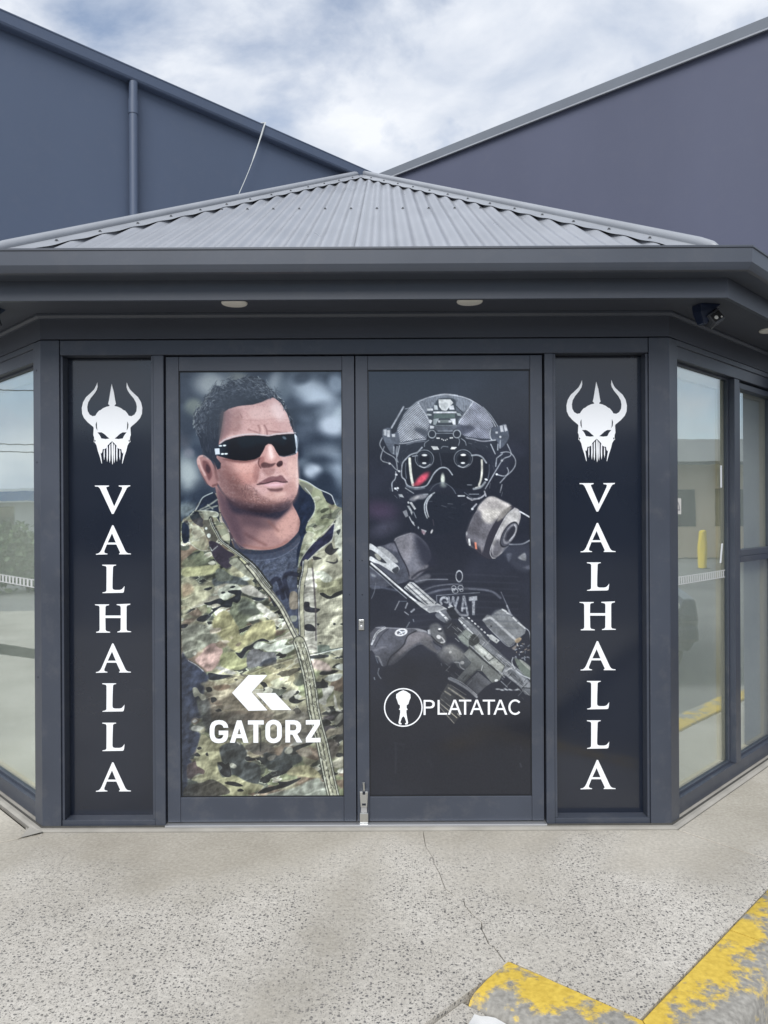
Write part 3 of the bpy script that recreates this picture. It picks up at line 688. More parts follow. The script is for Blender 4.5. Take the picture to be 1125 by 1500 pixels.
def print_man(k):
    P = Print(261.5, 503.5, 541.5, 1169.5, k, (58, 66, 78))
    rnd = random.Random(5)
    # ---- out-of-focus trees behind
    Z = (255, 530, 4.327)
    P.fr(*Z)
    P.full(sm(P.noise(40, 36, 3), .45, .75)*.55, (96, 104, 112))
    P.full(sm(P.noise(26, 24, 8), .55, .8)*.5, (34, 42, 52))
    for x, y, rx, ry, c, a in ((235, 130, 110, 80, (168, 170, 168), .9), (120, 280, 60, 60, (128, 132, 122), .8), (640, 120, 40, 75, (160, 164, 166), .8),
            (420, 95, 70, 40, (150, 150, 140), .7), (860, 150, 110, 60, (178, 184, 190), .85), (930, 230, 120, 75, (196, 202, 208), .9), (1040, 130, 50, 60, (170, 178, 186), .7),
            (1010, 400, 85, 70, (196, 200, 206), .9), (1060, 330, 40, 60, (190, 196, 200), .7), (885, 690, 55, 50, (196, 200, 206), .85), (830, 640, 50, 30, (120, 128, 136), .6),
            (1045, 660, 45, 120, (168, 176, 184), .8), (960, 560, 90, 40, (120, 126, 134), .7), (80, 700, 70, 120, (172, 176, 172), .9), (85, 570, 34, 30, (120, 120, 126), .8),
            (60, 480, 40, 60, (80, 80, 86), .7), (70, 930, 60, 50, (120, 126, 124), .8), (840, 440, 80, 40, (110, 116, 126), .6), (700, 170, 40, 60, (120, 128, 134), .5),
            (850, 340, 60, 40, (105, 112, 122), .6), (180, 780, 60, 30, (70, 76, 84), .7)):
        P.ell(x, y, rx, ry, rnd.uniform(-25, 25), c, max(rx, ry)/4.3*.9, a)
    for x, y, rx, ry in ((880, 290, 90, 30), (950, 480, 110, 26), (760, 560, 60, 60), (960, 620, 80, 24), (560, 60, 60, 20), (820, 90, 60, 40), (930, 800, 110, 60), (150, 840, 90, 50), (80, 390, 60, 90), (960, 740, 60, 40)):
        P.ell(x, y, rx, ry, rnd.uniform(-20, 20), (44, 52, 64), max(rx, ry)/4.3*.8, .75)
    # ---- jacket
    C1 = camo_cloth(P, 11); C2 = camo_cloth(P, 57, .9)
    P.fill([(30, 1010), (110, 960), (150, 885), (200, 842), (268, 825), (300, 1000), (420, 1180), (600, 1180), (780, 1060), (790, 735), (870, 780), (960, 850), (1020, 880), (1040, 915), (1090, 940), (1090, 2800), (30, 2800)], C1, sp=False)
    # hand-placed blotches on the body
    P.fr(260, 840, 8.036)
    H_ = (214, 213, 192)
    P.fill([(30, 60), (170, 60), (260, 130), (380, 60), (420, 200), (280, 330), (120, 420), (30, 520)], (172, 166, 136), 6, .8)
    P.fill([(30, 140), (120, 120), (170, 190), (100, 260), (30, 270)], (186, 158, 130), 8, .7)
    P.fill([(400, 60), (560, 20), (760, 60), (820, 140), (560, 120), (420, 150)], (86, 90, 90), 3, .9)
    P.fill([(460, 210), (560, 140), (660, 125), (730, 160), (750, 200), (650, 250), (560, 310), (490, 300)], H_, 2, .9)
    P.fill([(600, 440), (640, 350), (780, 280), (900, 350), (1000, 480), (850, 540), (780, 620), (690, 620), (600, 520)], (128, 130, 108), 2)
    P.fill([(420, 520), (560, 440), (690, 620), (740, 740), (900, 600), (1125, 560), (1125, 780), (900, 800), (700, 930), (560, 840), (480, 740), (390, 620)], (168, 160, 122), 4)
    P.fill([(700, 440), (760, 300), (900, 370), (960, 480), (820, 500)], (92, 94, 86), 8, .8)
    P.fill([(35, 660), (240, 600), (380, 680), (460, 780), (300, 880), (150, 960), (40, 960)], (152, 150, 132), 5)
    P.fill([(250, 960), (340, 850), (430, 830), (510, 900), (490, 1010), (420, 1120), (340, 1165), (280, 1120), (180, 1030)], (178, 150, 138), 3)
    P.fill([(500, 960), (680, 930), (740, 1010), (820, 1000), (830, 1080), (700, 1150), (500, 1100)], (150, 148, 112), 3)
    P.fill([(830, 930), (900, 895), (1000, 930), (1140, 950), (1140, 1070), (950, 1100), (820, 1120), (800, 1010)], (106, 104, 102), 2)
    P.fill([(1000, 1040), (1140, 1000), (1140, 1080), (960, 1110)], (66, 68, 72), 2)
    for q in ([(200, 552), (250, 505), (340, 485), (380, 490), (340, 540), (280, 575)],
              [(290, 350), (360, 335), (480, 295), (540, 320), (620, 290), (668, 255), (590, 228), (590, 203), (700, 195), (750, 200), (735, 260), (730, 310), (690, 352), (640, 340), (620, 395), (560, 405), (500, 400), (430, 445), (370, 495), (350, 480), (400, 440), (375, 420), (440, 402), (492, 376), (440, 358), (350, 378)],
              [(290, 185), (340, 165), (390, 160), (380, 185), (330, 200)], [(600, 165), (640, 145), (672, 155), (640, 176)], [(493, 232), (520, 213), (552, 222), (520, 242)],
              [(20, 605), (100, 603), (72, 640), (20, 650)],
              [(665, 940), (722, 942), (770, 880), (850, 850), (920, 800), (1000, 775), (1078, 818), (1000, 808), (925, 820), (880, 872), (800, 930), (738, 1012)],
              [(860, 300), (960, 275), (1030, 300), (950, 330)], [(720, 1195), (820, 1215), (760, 1225)], [(650, 1262), (672, 1250), (694, 1262), (672, 1276)], [(960, 1190), (1000, 1176), (1030, 1192), (1000, 1200)],
              [(340, 1180), (480, 1200), (640, 1215), (470, 1262), (350, 1260)]):
        P.fill(q, H_, 5, .45); P.fill(q, (48, 50, 54), .9)
    for q, c in (([(885, 860), (930, 815), (1000, 820), (1090, 840), (1180, 800), (1250, 790), (1290, 800), (1260, 850), (1360, 850), (1400, 860), (1330, 930), (1240, 960), (1180, 930), (1060, 932), (990, 900), (900, 897)], (212, 212, 192)),
                 ([(800, 560), (870, 510), (960, 490), (1060, 500), (940, 545), (830, 572)], (204, 200, 180)),
                 ([(380, 660), (490, 645), (480, 690), (370, 712)], (206, 190, 168)), ([(410, 530), (470, 512), (495, 535), (440, 560)], (200, 194, 150)),
                 ([(430, 840), (480, 800), (560, 830), (540, 880), (470, 885)], (138, 122, 104)), ([(505, 810), (550, 790), (600, 810), (550, 832)], (196, 182, 160)),
                 ([(665, 850), (720, 815), (738, 830), (700, 870)], (120, 108, 92)), ([(150, 950), (175, 920), (200, 940), (180, 970)], (194, 188, 170)),
                 ([(430, 1120), (480, 1105), (640, 1165), (680, 1190), (600, 1200), (480, 1150)], (176, 170, 158)), ([(600, 760), (615, 745), (640, 765), (615, 780)], (200, 186, 156)),
                 ([(920, 390), (960, 350), (1060, 420), (1160, 500), (1100, 520), (980, 460)], (198, 192, 176)), ([(740, 170), (860, 140), (960, 220), (1060, 290), (900, 280), (760, 230)], (186, 178, 164))):
        P.fill(q, c, 2.2, .92)
    P.line([(40, 1150), (200, 1080)], 20, (70, 70, 70), .0)
    P.fill([(20, 960), (90, 1020), (200, 1090), (290, 1160), (345, 1240), (300, 1330), (250, 1480), (20, 1480)], (60, 64, 76), 5)
    P.line([(100, 1035), (200, 1090), (280, 1160)], 10, (196, 194, 190), .6)
    P.line([(560, 1250), (820, 1190), (1000, 1120), (1350, 1010)], 8, (72, 70, 66), .9); P.line([(540, 1262), (820, 1202), (1000, 1132), (1350, 1022)], 5, (205, 200, 178), .7)
    P.fill([(480, 1280), (700, 1200), (1340, 1030), (1380, 1300), (900, 1360), (560, 1400)], (158, 142, 108), 10, .35)
    # lower left
    P.fr(260, 1000, 8.036)
    P.fill([(330, 140), (700, 60), (1100, 350), (1000, 440), (560, 400), (330, 440)], (126, 112, 96), 8, .7)
    P.fill([(540, 380), (800, 370), (1600, 300), (1700, 480), (1500, 760), (1000, 780), (540, 640), (300, 520)], (112, 104, 92), 10, .6)
    P.fill([(250, 20), (420, 0), (640, 60), (620, 130), (460, 215), (330, 90)], (190, 178, 150), 5, .7)
    P.fill([(400, 60), (560, 30), (600, 70), (460, 110)], (112, 92, 76), 3, .8)
    P.fill([(20, -100), (180, -40), (230, 60), (200, 150), (215, 290), (240, 420), (150, 440), (120, 560), (240, 620), (180, 830), (110, 900), (140, 960), (90, 1000), (90, 1100), (60, 1400), (20, 1400)], (62, 66, 78), 5)
    P.fill([(210, 200), (340, 200), (370, 400), (400, 560), (330, 600), (240, 420)], (88, 90, 88), 6, .8)
    P.fill([(260, 630), (380, 690), (540, 720), (480, 850), (500, 960), (470, 1050), (540, 1130), (640, 1120), (850, 1200), (1000, 1250), (800, 1340), (560, 1340), (400, 1160), (260, 1190), (130, 1160), (280, 1080), (190, 990), (140, 960), (190, 840)], (164, 158, 126), 1.5)
    P.fill([(470, 790), (600, 720), (720, 730), (800, 840), (790, 940), (950, 1000), (940, 1200), (800, 1190), (640, 1110), (500, 1130), (440, 970), (500, 960)], (78, 80, 78), 3)
    P.fill([(780, 760), (960, 720), (1100, 760), (1130, 900), (960, 880), (820, 850)], (88, 84, 78), 5, .8)
    P.fill([(80, 1000), (130, 960), (180, 940), (200, 1000), (285, 1050), (275, 1098), (210, 1090), (130, 1150), (80, 1130)], (92, 78, 74), 2)
    P.fill([(70, 1240), (250, 1200), (380, 1160), (550, 1255), (555, 1340), (70, 1380)], (84, 80, 72), 2)
    for q in ([(440, 965), (500, 955), (540, 985), (580, 960), (600, 1040), (610, 1120), (540, 1135), (470, 1070), (500, 1020)], [(530, 1200), (590, 1185), (680, 1200), (750, 1240), (680, 1248), (560, 1222)],
              [(780, 900), (830, 885), (900, 915), (880, 940), (790, 942)], [(680, 1290), (720, 1270), (760, 1300), (700, 1310)], [(200, 790), (230, 770), (258, 790), (220, 810)], [(165, 870), (200, 840), (240, 880), (190, 888)], [(300, 855), (325, 840), (335, 880), (312, 878)],
              [(925, 1325), (1000, 1270), (1130, 1240), (1180, 1220), (1170, 1190), (1280, 1190), (1430, 1148), (1430, 1170), (1280, 1250), (1130, 1290), (1000, 1332)], [(1085, 1100), (1130, 1075), (1150, 1090), (1110, 1112)],
              [(310, 70), (370, 65), (385, 110), (330, 125)], [(370, 190), (420, 185), (440, 220), (380, 250)], [(960, 20), (1010, 5), (1050, 60), (1000, 120), (1000, 70)], [(420, 345), (470, 320), (500, 350), (450, 360)]):
        P.fill(q, (198, 196, 172), 4, .4); P.fill(q, (50, 50, 50), .9)
    for q, c in (([(590, 990), (620, 965), (672, 1000), (650, 1030), (605, 1020)], (168, 164, 148)), ([(150, 80), (200, 70), (240, 130), (300, 160), (310, 200), (260, 220), (220, 170), (170, 180)], (186, 180, 156)),
                 ([(135, 540), (200, 520), (280, 545), (230, 580), (150, 580)], (188, 184, 168)), ([(145, 470), (180, 445), (210, 460), (170, 488)], (186, 182, 168)), ([(680, 715), (715, 735), (710, 750), (685, 735)], (170, 165, 150)),
                 ([(800, 850), (830, 830), (900, 870), (1000, 875), (920, 905), (840, 900)], (156, 146, 122)), ([(1050, 920), (1110, 890), (1140, 900), (1080, 940)], (158, 152, 140)), ([(1010, 80), (1060, 65), (1110, 100), (1060, 125)], (200, 194, 174)), ([(1080, 60), (1150, 40), (1250, 20), (1330, 0), (1290, 60), (1180, 90)], (204, 198, 168))):
        P.fill(q, c, 1.6, .95)
    # lower right
    P.fr(370, 1000, 8.036)
    P.fill([(120, 850), (300, 880), (380, 780), (520, 850), (580, 940), (450, 1010), (380, 1060), (160, 1040)], (62, 66, 66), 4, .9)
    P.fill([(390, 1100), (480, 1020), (640, 1000), (770, 1080), (780, 1150), (560, 1130)], (160, 152, 120), 3)
    P.fill([(200, 1330), (500, 1260), (640, 1190), (790, 1160), (830, 1380), (160, 1380)], (150, 150, 136), 4, .9)
    P.fill([(400, 440), (640, 380), (700, 700), (560, 760), (420, 700)], (128, 122, 112), 6, .6)
    P.fill([(840, 420), (960, 420), (900, 520), (1080, 600), (840, 640)], (84, 78, 80), 5, .9)
    P.fill([(780, 700), (1000, 720), (980, 900), (860, 900)], (100, 92, 86), 6, .8)
    for q in ([(460, 790), (560, 750), (690, 720), (690, 745), (560, 800), (500, 830), (520, 860), (430, 870)], [(200, 1095), (240, 1075), (266, 1090), (225, 1112)], [(980, 880), (1010, 850), (1075, 865), (1075, 905), (1000, 905)],
              [(420, 210), (470, 170), (540, 220), (620, 210), (520, 265), (440, 250)], [(600, 0), (620, 0), (700, 0), (690, 10)], [(330, 75), (360, 65), (395, 85), (360, 95)], [(770, 20), (880, 10), (885, 50), (770, 55)], [(780, 500), (860, 450), (930, 500), (850, 540)]):
        P.fill(q, (190, 188, 168), 4, .4); P.fill(q, (50, 51, 50), .9)
    for q, c in (([(365, 830), (410, 780), (460, 790), (450, 850), (390, 862)], (172, 168, 150)), ([(160, 910), (210, 880), (262, 880), (230, 930), (180, 940)], (150, 144, 132)), ([(490, 180), (530, 155), (572, 180), (540, 212), (500, 205)], (200, 196, 180)),
                 ([(340, 170), (430, 110), (500, 100), (500, 140), (430, 200), (380, 220)], (194, 188, 170)), ([(820, 80), (900, 55), (965, 70), (930, 150), (880, 210), (860, 285), (800, 270), (770, 230), (830, 180)], (198, 192, 178)), ([(820, 300), (890, 310), (920, 345), (890, 370)], (180, 174, 156)),
                 ([(820, 660), (900, 570), (1000, 560), (1075, 520), (1070, 620), (960, 640), (850, 690)], (166, 156, 134)), ([(960, 480), (1020, 390), (1070, 380), (1060, 450), (990, 520)], (170, 166, 148)), ([(920, 980), (1000, 920), (1075, 900), (1075, 1010), (980, 1030)], (180, 172, 150)), ([(1000, 1060), (1070, 1030), (1075, 1090), (1010, 1090)], (212, 206, 190)),
                 ([(430, 760), (520, 700), (620, 690), (560, 740), (440, 770)], (158, 154, 142)), ([(200, 10), (300, -40), (430, -60), (380, 0), (280, 60)], (204, 200, 170)), ([(960, 160), (985, 200), (1010, 320), (1060, 360), (1000, 350), (965, 260)], (196, 190, 176)), ([(540, 820), (640, 780), (700, 860), (620, 900), (540, 870)], (140, 130, 114))):
        P.fill(q, c, 1.8, .9)
    P.line([(72, 560), (80, 700), (75, 830)], 16, (52, 52, 52), .8)
    # right-hand chest panel: pale gridded cloth and placket
    P.fr(370, 840, 8.036)
    P.fill([(740, -300), (1080, -500), (1080, 880), (900, 930), (765, 930), (735, 480)], (168, 162, 140), 2)
    P.fill([(760, 80), (900, 100), (1080, 60), (1080, 240), (900, 270), (780, 230)], (146, 142, 112), 4, .8)
    P.fill([(720, -10), (840, -20), (940, 50), (930, 100), (850, 110), (790, 60), (730, 70)], (206, 204, 182), 2); P.fill([(730, 110), (765, 140), (750, 180), (725, 150)], (206, 204, 186), 2)
    P.fill([(770, 860), (900, 860), (930, 900), (1080, 880), (1080, 900), (900, 940), (770, 945)], (110, 116, 104), 2)
    P.full(((np.abs(((P.X*.98+P.Y*.1) % 2.6)-1.3) < .35) & (P.X > 466) & (P.Y > 850) & (P.Y < 950))*.18, (90, 88, 80))
    P.full(((np.abs(((P.Y-P.X*.1) % 2.6)-1.3) < .35) & (P.X > 466) & (P.Y > 850) & (P.Y < 950))*.18, (90, 88, 80))
    for q in ([(795, 245), (840, 235), (920, 275), (980, 235), (1080, 205), (1080, 245), (930, 308), (850, 290)], [(952, 605), (970, 592), (990, 607), (970, 622)], [(1040, 610), (1080, 590), (1080, 625)], [(790, 1190), (850, 1155), (1020, 1160), (930, 1205), (810, 1212)],
              [(940, 1120), (1000, 1075), (1040, 1080), (980, 1130)], [(680, 1085), (720, 1072), (728, 1085), (690, 1105)], [(700, 1300), (800, 1290), (830, 1255), (885, 1330), (870, 1366), (700, 1366)], [(660, 985), (880, 970), (880, 1005), (690, 1020)], [(780, 820), (815, 825), (800, 840)]):
        P.fill(q, (206, 204, 184), 4, .4); P.fill(q, (54, 55, 54), .9)
    P.fill([(690, 1050), (780, 1030), (900, 1090), (930, 1160), (820, 1160), (720, 1130)], (180, 160, 148), 4, .9)
    for q in ([(850, 1260), (920, 1210), (1060, 1200), (1030, 1260), (930, 1290)], [(980, 1110), (1070, 1080), (1070, 1150), (1030, 1150)]):
        P.fill(q, (204, 202, 186), 2)
    P.line([(640, 985), (800, 955), (920, 925), (1080, 895)], 9, (208, 206, 196), .8); P.line([(640, 970), (800, 945), (920, 915), (1080, 885)], 8, (60, 62, 58), .8)
    P.fill([(600, -60), (715, -60), (730, 150), (748, 480), (752, 700), (765, 940), (650, 960), (615, 800), (605, 400)], (182, 176, 160), 1.6, sp=False)
    for y in (60, 120, 180, 240, 300, 520, 570, 720, 760, 850, 890):
        P.line([(615, y+rnd.uniform(-12, 12)), (680, y-15), (745, y+rnd.uniform(-20, 20))], rnd.uniform(6, 22), rnd.choice([(120, 112, 104), (142, 136, 124), (206, 200, 186)]), .6, 2)
    for q in ([(610, 350), (670, 345), (680, 400), (750, 415), (800, 430), (750, 470), (620, 450)], [(620, 615), (690, 608), (740, 650), (740, 690), (625, 680)], [(600, 130), (625, 150), (605, 168)], [(760, 600), (795, 605), (770, 625)]):
        P.fill(q, (50, 50, 54), 1)
    P.line([(712, -60), (730, 150), (748, 470), (750, 800)], 20, (84, 76, 76), .85, 1.5, False); P.line([(758, 480), (760, 800), (768, 940)], 6, (190, 188, 176), .8, 1, False)
    low = sm(P.Y, 760, 830)
    fo = P.noise(34, 12, 301, -24, 3)*.6+P.noise(13, 46, 305, 18, 2)*.4
    ridge = 1-np.abs(2*P.noise(44, 15, 311, -20, 2)-1)
    P.img *= (1+low*((fo-.5)*.85+(sm(ridge, .80, .98)-.35)*.24))[..., None]
    P.img *= (1-low*.05*(np.abs(((P.X+P.Y*.05) % 1.9)-.95) < .4))[..., None]
    P.full(sm(P.noise(60, 44, 318), .5, .8)*low*.35, (58, 56, 54)); P.full(sm(P.Y, 1000, 1060)*(1-sm(P.Y, 1090, 1150))*.16, (70, 64, 58))
    P.full((1-sm(P.X, 262, 300))*sm(P.Y, 950, 1010)*.35, (46, 50, 58))
    # ---- shirt, throat and jaw
    P.fr(*Z)
    P.fill([(360, 1110), (420, 1185), (520, 1200), (640, 1185), (720, 1150), (790, 1060), (850, 1000), (840, 1130), (800, 1240), (780, 1330), (790, 1700), (760, 1690), (700, 1560), (600, 1420), (520, 1330), (440, 1240), (380, 1180)], (70, 74, 86), 1, sp=False)
    P.full((P.noise(2.2, 1.6, 71) > .62)*((P.Y > 805) & (P.Y < 870) & (P.X > 352) & (P.X < 442))*.0, (120, 124, 134))
    P.fill([(420, 1240), (520, 1260), (680, 1230), (800, 1150), (800, 1260), (780, 1330), (700, 1420), (620, 1420)], (104, 108, 118), 6, .55, tex=sm(P.noise(2.4, 1.8, 71), .3, .7))
    P.line([(410, 1195), (520, 1205), (640, 1190), (730, 1150), (800, 1070)], 30, (48, 54, 66), .8, 2)
    P.line([(450, 1250), (540, 1258), (660, 1240), (750, 1190), (800, 1140)], 6, (112, 116, 128), .6)
    for q in ([(600, 1425), (640, 1378), (668, 1400), (690, 1500)], [(655, 1470), (700, 1440)], [(775, 1350), (720, 1345), (700, 1375), (712, 1440), (745, 1530)], [(600, 1450), (640, 1540)]):
        P.line(q, 30, (42, 44, 56), .9, 1.5)
    # throat
    P.fill([(255, 770), (300, 830), (380, 905), (560, 945), (700, 930), (758, 885), (785, 940), (806, 1020), (792, 1070), (750, 1120), (690, 1165), (600, 1190), (500, 1190), (430, 1172), (370, 1110), (330, 1020), (285, 930)], (168, 130, 123), 1)
    P.fill([(270, 800), (330, 860), (400, 960), (430, 1080), (430, 1170), (360, 1110), (320, 1020), (280, 930)], (98, 78, 84), 16, .85)
    P.fill([(330, 850), (420, 900), (560, 935), (700, 925), (750, 890), (720, 950), (650, 1000), (560, 990), (450, 980), (360, 940)], (48, 46, 58), 9, .97)
    P.fill([(430, 960), (560, 985), (640, 1010), (600, 1060), (500, 1040), (430, 1030)], (104, 82, 84), 12, .8)
    P.fill([(690, 990), (760, 940), (795, 1000), (770, 1080), (690, 1130), (640, 1080)], (206, 160, 146), 10, .75)
    P.line([(450, 1090), (520, 1130), (580, 1160)], 18, (120, 84, 80), .6, 4); P.line([(600, 1010), (640, 1050), (660, 1070)], 16, (128, 92, 86), .6, 4)
    P.line([(440, 1160), (540, 1180), (640, 1175), (720, 1135)], 14, (150, 108, 98), .7, 3)
    P.fill([(290, 780), (560, 900), (800, 900), (800, 1180), (330, 1180)], (120, 92, 88), 8, .22, tex=sm(P.noise(2.6, 2.2, 33), .45, .85))
    # ---- hood, both sides
    P.fr(260, 690, 7.031)
    P.fill([(175, 395), (250, 262), (350, 212), (395, 260), (420, 420), (430, 520), (520, 640), (560, 760), (600, 830), (520, 770), (400, 480), (230, 400)], (40, 46, 58), 1.5)
    P.line([(175, 390), (205, 340), (250, 262), (350, 214)], 9, (190, 194, 188), .9)
    for q in ([(220, 390), (310, 345), (400, 285)], [(250, 400), (330, 370), (400, 350)], [(300, 340), (350, 380)]):
        P.line(q, 16, (150, 150, 138), .8, 1)
    P.fill([(35, 500), (100, 455), (160, 405), (230, 405), (260, 480), (250, 600), (330, 800), (230, 815), (130, 760), (105, 690), (95, 560)], (158, 154, 128), 1.2)
    P.fill([(140, 560), (240, 560), (290, 760), (230, 770), (150, 720)], (184, 178, 152), 5, .8); P.fill([(120, 560), (200, 600), (300, 780), (260, 790), (160, 690)], (112, 104, 90), 6, .5)
    P.fill([(105, 440), (150, 408), (215, 418), (255, 500), (245, 570), (190, 550), (140, 510)], (38, 44, 56), 1.2)
    P.fill([(30, 540), (95, 510), (108, 690), (60, 740), (30, 700)], (42, 48, 60), 1.5); P.line([(40, 505), (90, 470), (150, 410)], 12, (206, 206, 186), .8)
    P.line([(92, 510), (130, 545), (200, 560)], 8, (206, 206, 190), .8); P.line([(105, 690), (120, 740), (220, 810), (335, 815)], 8, (204, 202, 190), .7)
    P.fill([(255, 500), (330, 480), (330, 560), (400, 700), (330, 720), (270, 640), (250, 560)], (96, 92, 82), 1.5); P.ell(310, 660, 20, 22, 0, (190, 190, 178), 1); P.ell(283, 585, 12, 14, 0, (196, 196, 184), 1)
    P.fill([(210, 402), (340, 405), (410, 425), (400, 470), (330, 460), (300, 495), (240, 480)], (150, 148, 130), 1.2); P.line([(200, 400), (340, 405), (405, 425), (395, 460), (330, 462)], 7, (200, 200, 184), .8)
    P.fill([(335, 460), (400, 500), (520, 630), (520, 760), (440, 700), (350, 540)], (176, 174, 144), 1.2); P.fill([(430, 560), (510, 650), (510, 740), (460, 660)], (198, 196, 164), 3, .8)
    P.fill([(310, 720), (400, 735), (480, 800), (580, 860), (520, 900), (560, 960), (480, 1000), (380, 920), (330, 820)], (60, 54, 62), 2)
    P.line([(322, 782), (340, 815)], 12, (215, 215, 205), .8); P.line([(340, 820), (400, 770)], 8, (170, 170, 160), .7)
    P.fill([(80, 890), (140, 840), (220, 820), (160, 880)], (56, 58, 56), 2); P.fill([(35, 920), (200, 840), (330, 920), (240, 970), (60, 1000)], (120, 122, 100), 5, .8)
    P.fill([(35, 1000), (180, 980), (380, 960), (420, 1000), (330, 1060), (200, 1080), (35, 1080)], (172, 168, 128), 4, .9); P.fill([(300, 945), (350, 920), (385, 945), (340, 965)], (190, 186, 166), 2)
    P.fill([(520, 940), (600, 890), (700, 980), (820, 1110), (700, 1080), (600, 1000)], (142, 140, 122), 2); P.fill([(380, 1030), (440, 1000), (560, 1100), (520, 1130), (400, 1130)], (96, 98, 88), 2); P.ell(700, 1112, 40, 18, 0, (212, 212, 196), 2)
    zl = [(330, 480), (350, 545), (400, 640), (440, 710), (520, 772), (600, 830), (680, 892), (760, 955), (830, 1030), (890, 1110), (960, 1200)]
    P.line(zl, 46, (52, 52, 50), .95, 1); P.line([(x-14, y+8) for x, y in zl], 9, (176, 172, 150), .9); P.dots(zl, 1.55, .55, (214, 212, 198))
    P.line([(640, 900), (720, 975), (800, 1070), (840, 1125)], 18, (196, 190, 152), .9, 1); P.line([(620, 900), (700, 985), (780, 1080), (820, 1125)], 10, (60, 58, 54), .9, 1)
    P.fr(350, 690, 7.031)
    P.fill([(618, 92), (690, 150), (752, 245), (792, 340), (780, 430), (712, 540), (692, 640), (645, 800), (600, 990), (600, 820), (640, 700), (620, 620), (636, 520), (600, 420), (556, 325), (600, 240)], (40, 47, 62), 1.5)
    P.fill([(622, 75), (720, 115), (810, 170), (870, 215), (910, 310), (960, 350), (1040, 368), (1085, 400), (1000, 510), (940, 565), (880, 640), (800, 692), (700, 622), (712, 540), (780, 430), (795, 350), (752, 245), (690, 170), (630, 130)], (166, 166, 138), 1)
    P.fill([(640, 100), (760, 150), (770, 190), (740, 240), (650, 160)], (120, 118, 104), 2, .9)
    P.fill([(870, 215), (960, 245), (1000, 330), (960, 345), (905, 290)], (46, 50, 62), 1.2); P.line([(620, 72), (720, 110), (830, 180), (955, 238), (985, 290), (1008, 345)], 9, (206, 206, 202), .9)
    P.line([(690, 170), (752, 245), (795, 340), (782, 430), (720, 520)], 9, (196, 196, 186), .8)
    P.fill([(848, 410), (890, 380), (940, 385), (900, 420), (865, 432)], (52, 52, 48), 1); P.fill([(772, 570), (800, 550), (815, 562), (790, 590)], (52, 52, 48), 1)
    P.fill([(800, 200), (850, 200), (880, 300), (830, 350), (800, 290)], (198, 196, 164), 4, .7); P.fill([(850, 450), (960, 440), (940, 520), (850, 540)], (120, 118, 96), 4, .8); P.fill([(730, 600), (830, 580), (880, 560), (880, 610), (800, 660)], (192, 190, 160), 3, .7); P.line([(950, 380), (960, 480)], 14, (92, 88, 74), .8, 2); P.line([(800, 300), (860, 290)], 12, (110, 108, 90), .7, 2)
    P.fill([(1000, 540), (975, 690), (940, 740), (850, 800), (720, 920), (640, 985), (650, 900), (750, 770), (880, 660)], (50, 50, 66), 1.2)
    P.fill([(700, 640), (800, 692), (750, 760), (665, 880), (612, 985), (640, 810)], (146, 146, 122), 1.2); P.line([(1050, 410), (960, 560), (820, 690), (730, 790), (650, 900), (612, 985)], 8, (206, 204, 190), .8)
    P.line([(1000, 540), (985, 650), (960, 720), (850, 800), (740, 900), (690, 960), (660, 1100)], 8, (200, 198, 184), .8)
    P.fill([(1010, 500), (1080, 430), (1080, 900), (1000, 760)], (184, 182, 164), 2, .9); P.fill([(1015, 620), (1060, 600), (1040, 660)], (70, 72, 70), 1.5)
    for q in ([(890, 820), (960, 740), (985, 800), (1040, 795), (960, 870)], [(900, 930), (1000, 940), (1020, 900), (1030, 940), (980, 960)], [(770, 880), (830, 890), (860, 905), (780, 920)]):
        P.fill(q, (60, 58, 58), 1.2)
    zr = [(685, 960), (660, 1030), (640, 1110), (650, 1200)]
    P.fr(370, 840, 8.036)
    zr = [(600, -140), (590, -20), (560, 100), (548, 220), (545, 400), (550, 600), (552, 740)]
    P.fill([(440, 240), (520, 230), (550, 400), (440, 420)], (128, 118, 104), 2); P.fill([(445, 510), (520, 510), (510, 570), (450, 570)], (140, 140, 128), 2)
    P.line([(x+34, y) for x, y in zr], 44, (168, 162, 138), .95, 1); P.line([(x+60, y) for x, y in zr], 7, (74, 72, 66), .9); P.line(zr, 24, (44, 44, 48), .95, 1); P.dots(zr, 1.6, .6, (216, 214, 204))
    # main zip band running down the front
    zb = [(-60, -90), (20, 0), (120, 140), (230, 265), (330, 400), (410, 550), (480, 690), (545, 820), (585, 930), (620, 1060), (650, 1180), (670, 1290), (690, 1420), (715, 1620), (760, 1820), (815, 2020), (860, 2240), (905, 2460), (960, 2700)]
    P.line([(x-4, y) for x, y in zb[:9]], 74, (70, 68, 64), .95, 1); P.line([(x-16, y) for x, y in zb[:9]], 26, (190, 184, 162), .95, 1); P.line([(x-36, y) for x, y in zb[:9]], 7, (44, 44, 42), .9); P.line([(x+22, y) for x, y in zb[:9]], 18, (156, 152, 138), .9, 1)
    lo = zb[7:]
    P.line(lo, 150, (60, 60, 56), .9, 1.5); P.line(lo, 126, (152, 148, 126), .95, 1.2)
    P.line([(x+48, y) for x, y in lo], 10, (56, 55, 52), .9); P.line([(x-58, y) for x, y in lo], 8, (206, 204, 186), .7); P.line([(x-44, y) for x, y in lo], 12, (56, 55, 52), .9); P.line([(x+2, y) for x, y in lo], 8, (60, 58, 54), .9); P.line([(x+62, y) for x, y in lo], 7, (206, 202, 186), .8); P.line([(x-20, y) for x, y in lo], 16, (196, 190, 166), .7, 1.5)
    P.line([(x-10, y) for x, y in lo], 130, (70, 68, 62), 0)
    p = P.spline(P.pts(lo), False, 8)
    o = P.o; P.fr(0, 0, 1)
